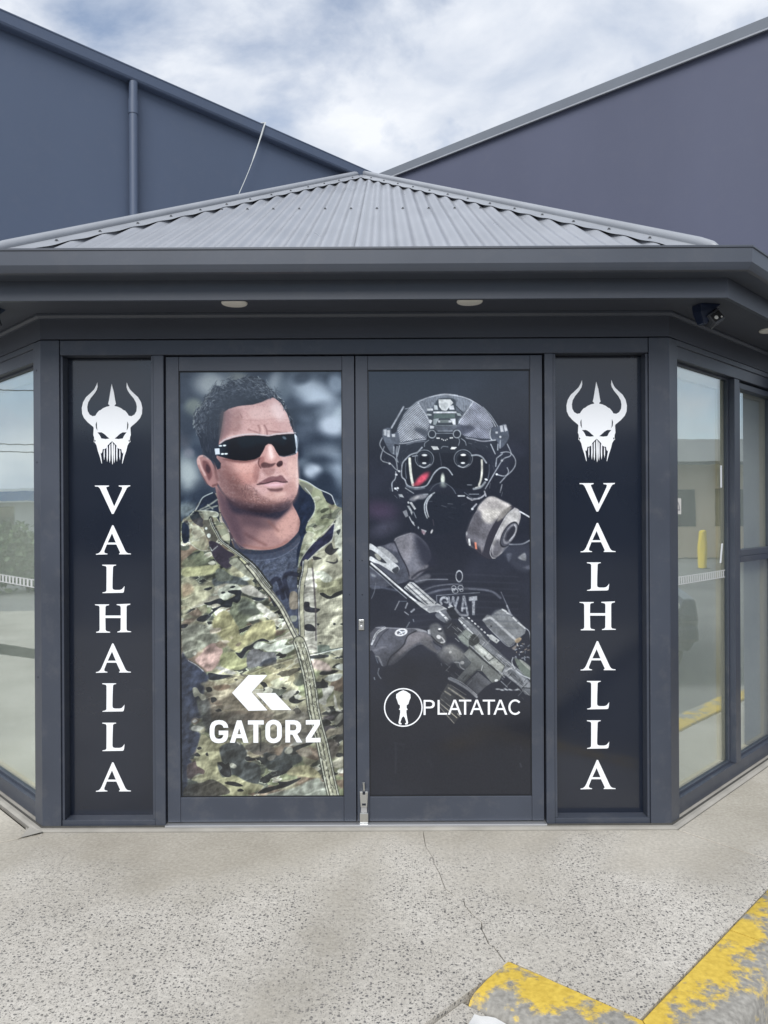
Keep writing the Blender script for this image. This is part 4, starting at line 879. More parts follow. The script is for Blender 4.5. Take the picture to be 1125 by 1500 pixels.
    for i in range(360):
        q = p[rnd.randrange(len(p))]; dx = rnd.uniform(-7.5, 7.5); y = q[1]+rnd.uniform(-1.5, 1.5)
        P.line([(q[0]+dx, y), (q[0]+dx+rnd.uniform(-1, 1.6), y+rnd.uniform(.6, 3.4))], rnd.uniform(.5, 1.3), rnd.choice([(48, 48, 46), (66, 64, 58), (214, 210, 190), (120, 114, 98)]), rnd.uniform(.4, .85), .6)
    P.fr(*o)
    # camouflage and creases over the hood pieces
    for fr__, q in (((260, 690, 7.031), [(35, 500), (100, 455), (160, 405), (230, 405), (260, 480), (250, 600), (330, 800), (230, 815), (130, 760), (105, 690), (95, 560)]), ((260, 690, 7.031), [(335, 460), (400, 500), (520, 630), (520, 760), (440, 700), (350, 540)]),
                    ((350, 690, 7.031), [(752, 180), (810, 170), (870, 225), (910, 310), (1040, 368), (1085, 400), (1000, 510), (940, 565), (880, 640), (800, 692), (700, 622), (712, 540), (780, 430), (795, 350), (752, 245)]), ((350, 690, 7.031), [(700, 640), (800, 692), (750, 760), (665, 880), (612, 985), (640, 810)])):
        P.fr(*fr__); P.fill(q, C2, 2, .45)
    zone = sm(P.Y, 715, 745)*np.clip(sm(-P.X, -326, -312)+sm(P.X, 432, 444)+sm(P.Y, 808, 824), 0, 1)
    P.img *= (1+zone*((P.noise(8, 4.5, 501, -30, 3)-.5)*.55+(P.noise(3, 7, 507, 25, 2)-.5)*.3))[..., None]
    # ---- head
    P.fr(*Z)
    P.fill([(138, 615), (150, 590), (180, 583), (215, 603), (240, 640), (262, 690), (275, 745), (266, 778), (240, 790), (210, 772), (188, 738), (160, 690), (142, 650)], (164, 124, 118), 1.2)
    P.fill([(175, 620), (205, 625), (225, 660), (235, 710), (215, 745), (195, 700), (178, 665)], (110, 74, 74), 4, .9); P.fill([(200, 640), (225, 670), (215, 700), (195, 680)], (64, 44, 50), 3, .8); P.line([(150, 610), (165, 660), (190, 710)], 12, (214, 178, 168), .7, 2); P.line([(240, 780), (268, 770)], 14, (90, 58, 58), .6, 2)
    face = [(280, 330), (310, 262), (400, 250), (500, 240), (580, 215), (635, 200), (680, 245), (715, 300), (742, 360), (760, 430), (770, 470), (790, 560), (786, 640), (793, 730), (790, 800), (775, 848), (745, 888), (700, 922), (640, 938), (560, 940), (460, 925), (390, 895), (335, 850), (292, 795), (268, 745), (262, 650), (270, 520), (275, 430)]
    P.fill(face, (204, 162, 154), 1)
    fm = lambda q, c, f, a, t=None: P.fill(q, c, f, a, tex=t)
    fm([(300, 300), (420, 290), (420, 420), (300, 470), (280, 560), (270, 420)], (150, 112, 106), 14, .7)
    fm([(440, 300), (600, 260), (700, 300), (740, 420), (600, 440), (470, 440)], (206, 162, 152), 16, .8)
    fm([(640, 250), (700, 300), (745, 400), (755, 440), (690, 440), (660, 340)], (218, 184, 176), 10, .7)
    fm([(270, 640), (320, 620), (420, 640), (500, 640), (520, 760), (420, 780), (300, 760)], (188, 132, 120), 14, .8)
    fm([(400, 630), (520, 630), (540, 680), (470, 740), (400, 700)], (206, 152, 138), 12, .7)
    fm([(262, 640), (290, 660), (330, 800), (400, 890), (330, 850), (285, 790)], (120, 90, 86), 10, .7)
    fm([(280, 740), (380, 760), (500, 800), (560, 850), (700, 870), (780, 820), (760, 880), (690, 925), (560, 940), (420, 912), (330, 850)], (142, 106, 100), 12, .85)
    fm([(330, 845), (450, 880), (600, 900), (740, 880), (690, 925), (560, 942), (420, 916)], (96, 74, 76), 8, .85)
    fm([(600, 820), (690, 800), (740, 830), (700, 870), (620, 860)], (196, 150, 138), 10, .7)
    fm([(730, 620), (785, 610), (792, 780), (765, 840), (740, 760)], (206, 164, 150), 8, .7)
    fm([(785, 600), (790, 700), (792, 790), (780, 790), (776, 700)], (228, 198, 186), 3, .6)
    P.fill([(280, 700), (500, 780), (560, 840), (740, 850), (780, 790), (780, 870), (690, 925), (560, 940), (420, 912), (330, 850)], (96, 76, 76), 8, .38, tex=sm(P.noise(1.7, 1.7, 91, 0, 2), .45, .75)); P.fill([(290, 760), (500, 800), (600, 880), (480, 910), (340, 850)], (214, 176, 160), 6, .35, tex=sm(P.noise(1.8, 1.8, 97, 0, 2), .62, .75))
    P.fill(face, (150, 108, 104), 3, .14, tex=sm(P.noise(3.2, 2.6, 29), .45, .8))
    # brow creases
    for q, c, w, a in (([(415, 355), (520, 362), (640, 352), (720, 360)], (168, 126, 120), 5, .4), ([(420, 320), (430, 345)], (140, 100, 96), 8, .5), ([(535, 395), (545, 420), (540, 450)], (150, 108, 104), 12, .5), ([(556, 400), (566, 425), (566, 452)], (226, 186, 172), 12, .7), ([(575, 395), (588, 420), (592, 455)], (136, 96, 94), 11, .6), ([(600, 430), (660, 438), (720, 440)], (146, 104, 100), 10, .6), ([(470, 420), (530, 440)], (150, 108, 102), 9, .5), ([(330, 470), (400, 452), (500, 446)], (216, 176, 164), 8, .6)):
        P.line(q, w, c, a, 1.6)
    # nose
    P.fill([(595, 505), (620, 508), (645, 545), (668, 590), (692, 625), (694, 650), (660, 665), (600, 668), (550, 660), (535, 630), (550, 590), (575, 540)], (198, 150, 140), 3)
    P.fill([(600, 520), (622, 520), (640, 570), (640, 610), (605, 620), (590, 580)], (224, 182, 170), 6, .85)
    P.fill([(545, 600), (570, 600), (570, 650), (548, 655), (536, 630)], (160, 110, 104), 4, .8)
    P.fill([(552, 642), (575, 630), (612, 640), (645, 636), (625, 658), (585, 668), (556, 664)], (92, 66, 68), 3, .85); P.fill([(652, 640), (672, 622), (690, 625), (690, 648), (670, 662), (656, 656)], (66, 46, 52), 1.6, .92); P.line([(540, 610), (535, 640), (550, 668)], 8, (96, 64, 64), .8, 1.5)
    P.fill([(560, 672), (640, 672), (620, 712), (580, 712)], (150, 108, 102), 6, .6); P.fill([(655, 672), (700, 665), (730, 720), (700, 715)], (206, 162, 148), 6, .6)
    # mouth
    P.fill([(528, 772), (570, 742), (615, 722), (650, 722), (680, 714), (700, 730), (720, 757), (690, 760), (640, 752), (585, 766)], (134, 96, 98), 2.4); P.fill([(565, 775), (640, 756), (705, 762), (690, 780), (645, 790), (600, 787)], (208, 160, 160), 1.6)
    P.line([(526, 772), (580, 766), (640, 752), (690, 759), (722, 757)], 7, (62, 44, 50), .85, 1.3); P.fill([(590, 797), (640, 800), (690, 795), (680, 815), (620, 818)], (100, 72, 72), 4, .8); P.line([(620, 716), (650, 712), (690, 706), (712, 735)], 6, (220, 180, 168), .6, 1.5)
    for q, c, f, a in (([(330, 640), (420, 632), (500, 640), (480, 690), (400, 700), (340, 690)], (222, 172, 158), 9, .55), ([(520, 640), (545, 690), (520, 760), (500, 720)], (150, 104, 98), 7, .5), ([(720, 640), (770, 620), (780, 700), (740, 730)], (222, 182, 168), 7, .5),
            ([(300, 660), (350, 720), (430, 790), (380, 800), (310, 750)], (150, 108, 100), 9, .5), ([(700, 780), (760, 760), (770, 820), (720, 840)], (172, 128, 118), 7, .5), ([(560, 840), (640, 830), (700, 850), (640, 880)], (206, 164, 150), 7, .5),
            ([(480, 300), (560, 280), (640, 270), (680, 330), (600, 350), (500, 350)], (226, 190, 180), 9, .5), ([(300, 320), (350, 300), (360, 400), (310, 470)], (156, 118, 114), 8, .6), ([(650, 380), (720, 370), (745, 430), (680, 436)], (196, 152, 144), 6, .6),
            ([(330, 870), (460, 915), (600, 930), (720, 905), (640, 945), (480, 940)], (52, 44, 52), 5, .75), ([(275, 560), (290, 640), (282, 720), (268, 700)], (140, 98, 94), 5, .5), ([(606, 530), (620, 530), (632, 590), (618, 600)], (240, 206, 194), 3, .7), ([(545, 600), (530, 700), (520, 760), (535, 700)], (140, 96, 90), 4, .5)):
        P.fill(q, c, f, a)
    P.fill([(262, 560), (330, 600), (420, 760), (470, 900), (380, 895), (300, 800), (264, 720)], (104, 76, 76), 22, .55); P.fill([(280, 330), (360, 300), (330, 450), (290, 500)], (110, 82, 84), 14, .5)
    P.fill([(330, 860), (480, 900), (620, 915), (735, 885), (700, 930), (560, 948), (420, 920)], (58, 46, 54), 9, .6)
    P.fill([(285, 830), (400, 930), (560, 1000), (520, 1120), (430, 1170), (340, 1050)], (74, 58, 66), 20, .45)
    fm2 = P.noise(5, 4, 521, 10, 3); P.fill(face, (236, 208, 200), 4, .10, tex=sm(fm2, .45, .8)); P.fill(face, (150, 112, 108), 4, .07, tex=sm(1-fm2, .5, .85)); P.fill(face, (222, 192, 186), 6, .10); P.fill(face, (110, 84, 84), 3, .10, tex=sm(P.noise(1.4, 1.4, 527, 0, 1), .6, .9))
    P.ell(660, 300, 40, 60, -25, (240, 214, 206), 9, .4); P.ell(612, 575, 9, 36, -12, (246, 216, 206), 3, .5); P.ell(640, 775, 40, 6, -3, (236, 200, 200), 2, .5); P.ell(680, 835, 30, 12, -10, (226, 190, 176), 5, .45)
    # hair
    hair = [(116, 395), (118, 315), (135, 285), (165, 268), (190, 215), (228, 178), (250, 140), (300, 142), (345, 112), (400, 102), (440, 86), (490, 80), (540, 84), (580, 112), (600, 150), (645, 188), (695, 240), (728, 290), (752, 350), (764, 440), (748, 400), (722, 322), (680, 250), (635, 216), (590, 228), (560, 244), (500, 262), (450, 265), (400, 272), (345, 288), (312, 310), (304, 370), (294, 430), (284, 480), (278, 520), (262, 540), (264, 600), (292, 635), (290, 668), (270, 676), (250, 625), (178, 592), (168, 540), (150, 470), (130, 430)]
    P.fill(hair, (46, 51, 61), 1.2, sp=False)
    P.fill([(290, 320), (320, 300), (312, 400), (296, 480), (280, 470)], (92, 80, 80), 6, .6); P.fill([(440, 262), (560, 240), (630, 205), (600, 190), (500, 230)], (40, 46, 58), 5, .8)
    hp = P.pts(hair)
    def inside(x, y):
        c = False
        for i in range(len(hp)):
            a, b = hp[i-1], hp[i]
            if (a[1] > y) != (b[1] > y) and x < (b[0]-a[0])*(y-a[1])/(b[1]-a[1])+a[0]: c = not c
        return c
    P.fr(0, 0, 1); n = 0
    while n < 900:
        x = rnd.uniform(281, 432); y = rnd.uniform(547, 640)
        if not inside(x, y): continue
        n += 1
        rim = math.hypot((x-352)/75, (y-640)/93)
        a = min(.95, max(.10, (rim-.62)*2.4))*rnd.uniform(.45, 1)
        th = math.atan2(y-640, x-352)+math.pi/2+rnd.uniform(-.9, .9); L = rnd.uniform(2.5, 7); b = rnd.uniform(-2.4, 2.4)
        c, s_ = math.cos(th), math.sin(th)
        P.line([(x-c*L/2, y-s_*L/2), (x-s_*b*.5, y+c*b*.5), (x+c*L/2, y+s_*L/2)], rnd.uniform(.5, 1.0), rnd.choice([(190, 191, 188), (150, 152, 154), (112, 116, 124), (84, 88, 98), (24, 28, 38), (28, 32, 42)]), a, .7)
    P.fr(*Z)
    for i in range(60):
        y = rnd.uniform(330, 600); x = rnd.uniform(170, 285)
        P.line([(x, y), (x+rnd.uniform(-6, 10), y+rnd.uniform(20, 46))], rnd.uniform(2, 4), rnd.choice([(66, 70, 80), (30, 35, 46), (84, 84, 90)]), .5, .8)
    P.fill([(150, 330), (230, 190), (330, 130), (470, 95), (560, 110), (600, 170), (500, 190), (380, 210), (280, 270), (210, 360), (160, 420)], (104, 108, 116), 14, .38, tex=sm(P.noise(3.5, 3.0, 551, 30, 3), .35, .7))
    for i in range(150):
        a_ = rnd.uniform(math.radians(178), math.radians(330)); r_ = rnd.uniform(.88, 1.04); cx, cy = 440+320*r_*math.cos(a_), 390+305*r_*math.sin(a_)
        th = a_+1.57+rnd.uniform(-1, 1); l_ = rnd.uniform(8, 22); b_ = rnd.uniform(-10, 10)
        P.line([(cx-l_*math.cos(th), cy-l_*math.sin(th)), (cx+b_, cy+b_*.6), (cx+l_*math.cos(th), cy+l_*math.sin(th))], rnd.uniform(2.5, 4.5), rnd.choice([(60, 64, 72), (40, 45, 55), (120, 124, 128), (160, 162, 160)]), rnd.uniform(.3, .7), .8)
    P.line([(118, 400), (122, 330), (165, 275), (240, 165)], 6, (150, 150, 140), .4, 2)
    # glasses
    gl = [(250, 545), (283, 515), (320, 490), (380, 471), (450, 459), (520, 457), (600, 465), (650, 456), (720, 450), (775, 449), (790, 468), (794, 500), (790, 560), (775, 580), (740, 590), (700, 598), (670, 592), (650, 562), (635, 532), (620, 516), (600, 512), (582, 525), (566, 560), (545, 595), (510, 612), (450, 621), (380, 616), (320, 602), (285, 592), (252, 580)]
    P.line([(290, 506), (320, 484), (380, 464), (450, 452), (520, 451), (600, 459), (650, 450), (720, 444), (775, 443)], 7, (206, 198, 196), .75, 1.2)
    P.fill([(545, 600), (510, 622), (450, 634), (380, 630), (300, 606), (450, 600)], (110, 76, 74), 4, .6)
    P.fill(gl, (38, 47, 58), .9, sp=False)
    P.fill([(400, 480), (520, 470), (640, 475), (720, 470), (700, 520), (640, 500), (560, 510), (440, 540)], (50, 62, 72), 10, .7)
    P.fill([(768, 455), (788, 470), (792, 500), (788, 560), (776, 572), (782, 520)], (196, 200, 206), 1.2); P.line([(772, 452), (776, 500), (782, 540)], 5, (226, 228, 230), .8); P.line([(786, 470), (789, 520), (785, 560)], 5, (70, 76, 84), .8)
    P.line([(670, 590), (710, 594), (770, 576)], 5, (180, 170, 168), .6); P.ell(703, 475, 14, 8, 30, (130, 138, 144), 2, .8); P.fill([(252, 542), (283, 540), (286, 577), (257, 580)], (206, 208, 210), .9, sp=False)
    for x, y in ((290, 524), (316, 522), (303, 576), (326, 575)): P.ell(x, y, 11, 5, -4, (224, 226, 228), .8)
    P.line([(146, 640), (142, 612), (156, 592), (182, 588), (212, 608)], 9, (214, 178, 168), .7, 2); P.line([(205, 770), (180, 730), (160, 690)], 10, (120, 84, 80), .5, 2.5); P.fill([(246, 640), (268, 690), (276, 745), (262, 740), (250, 690)], (110, 78, 76), 3, .6)
    hm = np.clip(1-np.hypot((P.X-382)/66, (P.Y-668)/96), 0, 1); hm = sm(hm, 0, .35)[..., None]
    g_ = P.img.mean(-1, keepdims=True); de = P.img*.80+g_*.20
    P.img = P.img*(1-hm)+((de-.56)*1.24+.515)*hm
    # finish: fine grain, a little contrast
    P.img *= np.array((.955, 1.0, 1.045))
    P.img = (P.img-.5)*1.10+.485
    P.img += (P.noise(1.3, 1.3, 201, 0, 1)-.5)[..., None]*.03
    P.img = np.clip(P.img, 0, 1)
    return P

def print_operator(k):
    P = Print(539.5, 778.5, 541.5, 1167.5, k, (36, 40, 51))
    rnd = random.Random(8)
    P.full(sm(P.noise(60, 50, 4), .45, .8)*.35, (58, 62, 78))
    P.fr(535, 700, 7.031)
    P.ell(150, 330, 160, 90, 10, (74, 62, 84), 22, .7); P.ell(190, 520, 140, 70, -20, (78, 78, 94), 18, .6)
    L1 = (196, 202, 210); L2 = (140, 148, 158); L3 = (92, 100, 112); DK = (28, 32, 40)
    # ---- helmet
    P.fr(0, 0, 1)
    P.fill([(583, 650), (582, 628), (592, 606), (599, 597), (612, 586), (625, 581), (637, 578), (653, 576.5), (670, 578), (682, 581), (694, 586), (710, 597), (721, 612), (728, 628), (722, 646), (700, 643), (678, 638), (653, 634), (620, 642)], (82, 88, 99), .9)
    P.fr(545, 565, 7.031)
    P.fill([(480, 160), (560, 122), (650, 98), (760, 84), (880, 96), (960, 112), (1050, 152), (960, 260), (860, 190), (700, 130), (600, 260), (560, 290)], (134, 141, 152), 2, .9, tex=.55+.45*sm(P.noise(1.2, 5, 12), .3, .7))
    P.line([(480, 160), (560, 122), (650, 98), (760, 84), (880, 96), (960, 112), (1050, 152), (1150, 220), (1240, 330), (1290, 420)], 9, (196, 202, 212), .8); P.line([(650, 96), (760, 78), (890, 92)], 12, (182, 188, 198), .9)
    lp = [(262, 440), (330, 290), (400, 215), (480, 160), (505, 205), (560, 290), (602, 372), (585, 440), (580, 530), (450, 545), (300, 590), (275, 500)]
    st = sm(np.abs((((P.X*.56-P.Y*.83)/2.15) % 1)-.5), .17, .30)
    P.fill(lp, (66, 72, 84), 1, sp=False); P.fill(lp, (186, 192, 201), 1, .95, sp=False, tex=st*(.55+.6*P.noise(30, 30, 3)))
    P.fill([(440, 440), (520, 430), (590, 470), (585, 530), (540, 520)], (60, 66, 78), 5, .7)
    P.line([(480, 160), (505, 205), (560, 290), (602, 372)], 12, (176, 182, 192), .9)
    P.fr(630, 565, 7.031)
    rp = [(298, 385), (380, 270), (460, 158), (560, 222), (640, 330), (668, 420), (632, 440), (645, 552), (560, 548), (400, 520), (335, 500), (420, 425)]
    st = sm(np.abs((((P.X*.62+P.Y*.78)/2.15) % 1)-.5), .17, .30)
    P.fill(rp, (70, 74, 90), 1, sp=False); P.fill(rp, (190, 196, 210), 1, .9, sp=False, tex=st*(.5+.6*P.noise(26, 26, 9))); P.fill([(300, 420), (420, 400), (470, 440), (360, 500), (320, 480)], (64, 68, 82), 5, .8); P.line([(298, 385), (380, 270), (460, 158)], 12, (184, 190, 200), .9)
    # helmet rim and front mount
    P.fr(545, 565, 7.031)
    P.fill([(270, 600), (450, 548), (580, 535), (900, 520), (1120, 540), (1300, 560), (1310, 680), (1120, 650), (900, 700), (540, 660), (400, 720), (300, 800), (250, 740)], (44, 49, 60), 3)
    P.line([(275, 590), (360, 582), (450, 560), (580, 540)], 12, (150, 156, 166), .9, 1.2); P.line([(360, 600), (450, 575), (560, 565)], 10, (96, 102, 112), .9, 1.2); P.line([(960, 530), (1050, 545), (1150, 568), (1250, 560)], 12, (150, 154, 166), .9, 1.2)
    P.fill([(640, 250), (690, 130), (860, 130), (880, 250), (940, 290), (900, 340), (880, 400), (640, 410), (600, 340), (570, 260)], (56, 62, 70), 2)
    P.fill([(695, 132), (818, 132), (848, 168), (805, 215), (775, 250), (730, 245), (700, 205)], (206, 211, 214), .9, sp=False); P.fill([(715, 180), (790, 170), (780, 235), (735, 235)], (176, 182, 186), 2, .8)
    for q in ([(575, 228), (635, 228), (635, 248), (575, 248)], [(570, 280), (620, 285), (620, 300), (570, 300)], [(645, 190), (680, 195), (690, 240), (650, 240)], [(800, 200), (850, 195), (860, 240), (810, 240)], [(640, 258), (880, 258), (880, 276), (640, 276)], [(640, 335), (700, 330), (690, 350), (665, 395), (638, 395)], [(810, 335), (870, 332), (872, 395), (845, 395), (830, 352)], [(690, 352), (830, 350), (830, 372), (690, 372)], [(600, 340), (630, 350), (612, 385), (596, 370)], [(605, 405), (650, 410), (640, 432), (605, 435)], [(880, 270), (920, 280), (940, 310), (890, 300)]):
        P.fill(q, rnd.choice([L1, (170, 178, 184), (150, 160, 166)]), .9, sp=False)
    P.fill([(650, 282), (865, 280), (865, 328), (640, 330)], (78, 92, 92), 1, sp=False); P.fill([(710, 345), (800, 345), (800, 375), (710, 375)], (110, 120, 122), .9, sp=False); P.line([(875, 200), (945, 270)], 10, (44, 50, 58), .9)
    # night-vision bridge
    P.fill([(590, 470), (640, 440), (700, 470), (820, 470), (880, 440), (930, 490), (1000, 560), (1040, 650), (1040, 830), (900, 840), (830, 800), (640, 800), (580, 850), (440, 800), (440, 680), (540, 600)], (40, 45, 55), 2.5)
    for x in (625, 885): P.ell(x, 492, 38, 40, 0, (150, 158, 166), .8, .9, ring=9)
    for q in ([(670, 485), (850, 485)], [(690, 460), (840, 460)], [(660, 405), (880, 405)], [(545, 620), (550, 585), (590, 555)], [(900, 610), (912, 570), (905, 540)], [(720, 640), (740, 620), (790, 625)], [(930, 540), (970, 570), (980, 610)]):
        P.line(q, 7, L2, .8)
    for q in ([(615, 618), (680, 620), (698, 652), (640, 655)], [(830, 625), (885, 628), (860, 650), (815, 650)], [(670, 528), (705, 528), (705, 540), (672, 540)], [(810, 526), (845, 526), (842, 538), (810, 540)]):
        P.fill(q, (205, 210, 214), .8, sp=False)
    for x, y in ((728, 545), (745, 555), (765, 556), (782, 548)): P.ell(x, y, 6, 6, 0, (200, 204, 208), .7)
    # goggle and tubes
    P.fill([(330, 770), (400, 700), (560, 690), (1000, 690), (1120, 720), (1210, 800), (1190, 960), (1120, 1050), (900, 1060), (700, 1000), (560, 1040), (440, 1050), (340, 980), (310, 900)], (32, 36, 46), 2)
    for x in (545, 950):
        P.ell(x, 748, 100, 98, 0, (36, 41, 51), 1.2); P.ell(x, 748, 96, 92, 0, L2, .8, .75, ring=7); P.ell(x, 752, 76, 72, 0, (70, 77, 88), .8, .7, ring=6); P.ell(x, 750, 52, 50, 0, (24, 28, 38), 2)
        P.ell(x, 710, 28, 11, 0, (206, 211, 216), 1); P.ell(x-3, 793, 22, 10, 0, (206, 211, 216), 1)
        P.line([(x-50, 820), (x, 838), (x+60, 805)], 8, L1, .8)
    P.line([(700, 690), (715, 760), (722, 820)], 6, (92, 98, 108), .7, 1.2)
    fr_ = [(520, 630), (470, 680), (400, 705), (350, 750), (318, 790), (306, 850), (308, 930), (340, 965), (365, 1020), (440, 1045), (555, 1030), (600, 975), (640, 905), (690, 855), (740, 838), (790, 855), (835, 915)]
    P.line(fr_, 13, (154, 162, 172), .95, 1); P.line([(360, 1030), (440, 1060), (540, 1048)], 20, (120, 128, 140), .7, 2)
    P.line([(390, 745), (397, 850), (408, 940), (424, 1020)], 26, (206, 211, 204), .95, 1.2); P.line([(350, 790), (347, 870), (356, 950)], 9, L3, .9, 1); P.line([(420, 720), (470, 715)], 12, L2, .8)
    P.ell(520, 955, 82, 34, -42, (206, 86, 108), 6, .95); P.ell(465, 1010, 40, 18, -10, (170, 72, 88), 4, .7)
    P.ell(735, 960, 20, 55, 0, (204, 212, 204), 3, .95); P.ell(740, 1020, 34, 26, 0, (128, 138, 140), 5, .7); P.line([(600, 1080), (640, 1030), (700, 1000), (760, 1003), (830, 1050), (870, 1110)], 7, (104, 112, 124), .8, 1)
    P.fr(630, 565, 7.031)
    P.line([(545, 765), (547, 860), (538, 950), (515, 1025)], 20, (214, 216, 208), .95, 1.2); P.line([(440, 715), (500, 712), (550, 735), (592, 792)], 16, (160, 168, 178), .9, 1); P.line([(622, 810), (620, 900), (605, 965)], 7, L3, .9); P.line([(395, 1020), (440, 1022)], 7, L2, .8)
    P.line([(460, 1062), (530, 1045), (578, 995)], 22, (150, 158, 166), .95, 1.6); P.line([(480, 1050), (530, 1032)], 10, (216, 218, 216), .9, 1); P.line([(580, 962), (600, 970)], 14, L1, .9)
    # ear cups, rails, wires
    P.fr(545, 565, 7.031)
    P.fill([(115, 440), (190, 428), (205, 490), (270, 470), (285, 590), (230, 600), (260, 700), (200, 690), (145, 600), (108, 510)], (84, 91, 103), 1.5)
    for q in ([(120, 445), (150, 440), (150, 510), (122, 500)], [(155, 450), (185, 450), (186, 520), (158, 520)], [(205, 490), (240, 490), (240, 520), (210, 520)]):
        P.fill(q, (184, 190, 198), 1.2, .9, sp=False)
    P.line([(330, 208), (270, 310), (203, 425)], 16, (158, 164, 174), .95, 1); P.line([(345, 230), (400, 215), (470, 160)], 10, L2, .8)
    for q in ([(105, 530), (80, 590), (100, 640), (140, 680), (240, 745), (262, 860)], [(126, 620), (90, 722), (108, 770), (190, 797), (240, 850), (285, 880)], [(260, 620), (255, 740), (268, 780)], [(225, 620), (222, 690)], [(245, 880), (240, 950), (205, 1000), (210, 1080)], [(285, 610), (262, 720)], [(345, 1050), (430, 1105)], [(250, 1060), (262, 1075)]):
        P.line(q, 10, (158, 166, 176), .85, .9)
    for x, y in ((180, 795), (240, 1055), (265, 1050), (250, 910), (280, 875)): P.ell(x, y, 13, 10, 20, L1, 1)
    P.fr(630, 565, 7.031)
    P.fill([(630, 440), (700, 420), (735, 408), (800, 395), (830, 520), (790, 600), (740, 640), (700, 560), (645, 555)], (78, 85, 98), 1.5)
    for q in ([(735, 410), (765, 405), (775, 470), (745, 475)], [(775, 402), (800, 398), (815, 460), (788, 470)], [(690, 470), (715, 470), (712, 490), (690, 490)]):
        P.fill(q, (190, 195, 203), 1.2, .9, sp=False)
    P.line([(560, 215), (640, 300), (712, 412)], 11, L2, .9, 1); P.line([(640, 440), (632, 500), (650, 555), (690, 556)], 9, L1, .8)
    for q in ([(812, 600), (850, 688), (838, 725), (770, 755), (700, 860), (640, 960), (580, 1062)], [(745, 690), (800, 680), (850, 695), (895, 760), (890, 830), (840, 895), (780, 930), (705, 915)], [(700, 750), (690, 830)], [(700, 745), (760, 700)], [(810, 845), (820, 900), (735, 1000)], [(640, 600), (685, 700)], [(715, 600), (712, 660)], [(740, 560), (735, 640)], [(755, 1020), (735, 1100)], [(400, 1160), (520, 1165)]):
        P.line(q, 10, (164, 171, 182), .85, .9)
    for x, y in ((700, 912), (590, 966), (740, 525), (755, 770)): P.ell(x, y, 11, 11, 0, L1, 1)
    # ---- mask
    P.fr(535, 700, 7.031)
    P.fill([(450, 215), (520, 178), (620, 160), (720, 150), (1000, 240), (1000, 460), (900, 560), (700, 580), (560, 520), (470, 430), (430, 300)], (34, 39, 50), 5)
    P.fill([(455, 220), (520, 178), (640, 160), (640, 190), (600, 215), (540, 220), (500, 240)], (122, 124, 132), 4, .9); P.ell(530, 200, 30, 14, -20, (166, 166, 170), 3, .8)
    P.line([(718, 150), (655, 195), (615, 270), (618, 350), (640, 412)], 12, (170, 178, 186), .95, 1); P.line([(690, 175), (645, 235), (632, 310), (655, 400)], 12, (186, 192, 200), .9, 1); P.line([(650, 165), (600, 170)], 10, L2, .8)
    for q in ([(455, 250), (480, 245), (525, 315), (510, 328)], [(430, 285), (455, 285), (490, 350), (480, 385), (462, 340)], [(385, 345), (425, 325), (445, 390), (415, 405)], [(435, 245), (450, 240), (455, 262), (440, 262)], [(345, 165), (380, 165), (400, 200), (355, 190)], [(485, 440), (505, 460), (500, 485), (480, 460)], [(575, 525), (635, 545), (605, 590)]):
        P.fill(q, rnd.choice([(186, 191, 196), (150, 156, 162), (120, 124, 132)]), 1.2, .95, sp=False)
    P.line([(455, 400), (480, 450), (510, 490)], 10, (176, 182, 190), .85); P.line([(500, 350), (525, 410)], 8, L2, .8); P.ell(548, 512, 7, 14, 0, L2, 1); P.ell(600, 560, 24, 16, 50, (130, 104, 116), 3, .7); P.ell(688, 552, 9, 22, 25, (200, 202, 206), 1.2); P.line([(700, 430), (710, 490)], 8, (76, 72, 82), .7)
    P.line([(965, 185), (1030, 185)], 12, (200, 205, 212), .9); P.line([(1080, 168), (1180, 168)], 9, L2, .8); P.line([(1030, 150), (1125, 220)], 8, L3, .8)
    for q in ([(1120, 225), (1200, 205), (1245, 170)], [(1110, 320), (1155, 270)], [(1060, 200), (1110, 230)], [(1240, 140), (1255, 190)]): P.line(q, 15, (168, 172, 182), .9, 1)
    P.ell(1112, 322, 13, 11, 0, L1, 1)
    # filter canister
    P.fr(630, 700, 7.031)
    can = [(376, 600), (400, 520), (450, 400), (520, 290), (590, 212), (660, 192), (740, 228), (850, 288), (935, 335), (948, 395), (925, 480), (860, 640), (790, 740), (700, 820), (650, 838), (560, 810), (470, 740), (400, 690)]
    P.fill(can, (108, 108, 116), 1)
    P.fill([(500, 320), (590, 215), (660, 195), (740, 230), (850, 290), (760, 350), (690, 420), (600, 380)], (196, 193, 192), 5, .95); P.fill([(560, 330), (680, 330), (740, 340), (640, 470), (540, 420)], (218, 216, 210), 8, .85); P.fill([(400, 520), (470, 380), (540, 420), (520, 560), (470, 720), (390, 650)], (92, 92, 100), 8, .8); P.fill([(380, 620), (560, 760), (640, 838), (520, 800)], (44, 44, 54), 8, .9)
    sl = sm(np.abs((((P.X*.87+P.Y*.5)/1.9) % 1)-.5), .2, .4)
    P.fill([(470, 400), (590, 230), (760, 300), (640, 520), (560, 700), (430, 620)], (70, 68, 74), 5, .42, tex=sl)
    P.fill([(850, 290), (880, 312), (800, 400), (710, 560), (650, 720), (640, 838), (560, 800), (570, 700), (620, 560), (700, 430), (780, 340)], (52, 52, 62), 1.5); P.fill([(740, 360), (820, 300), (850, 320), (760, 420), (700, 450)], (150, 148, 144), 4, .8)
    P.fill([(890, 318), (940, 360), (940, 440), (860, 640), (790, 740), (700, 815), (650, 790), (645, 720), (700, 570), (800, 390)], (150, 150, 154), 1.2); P.fill([(800, 400), (890, 330), (935, 380), (900, 470), (800, 480), (720, 600)], (190, 190, 190), 6, .8); P.fill([(650, 780), (700, 640), (760, 720), (700, 815)], (80, 80, 88), 6, .8)
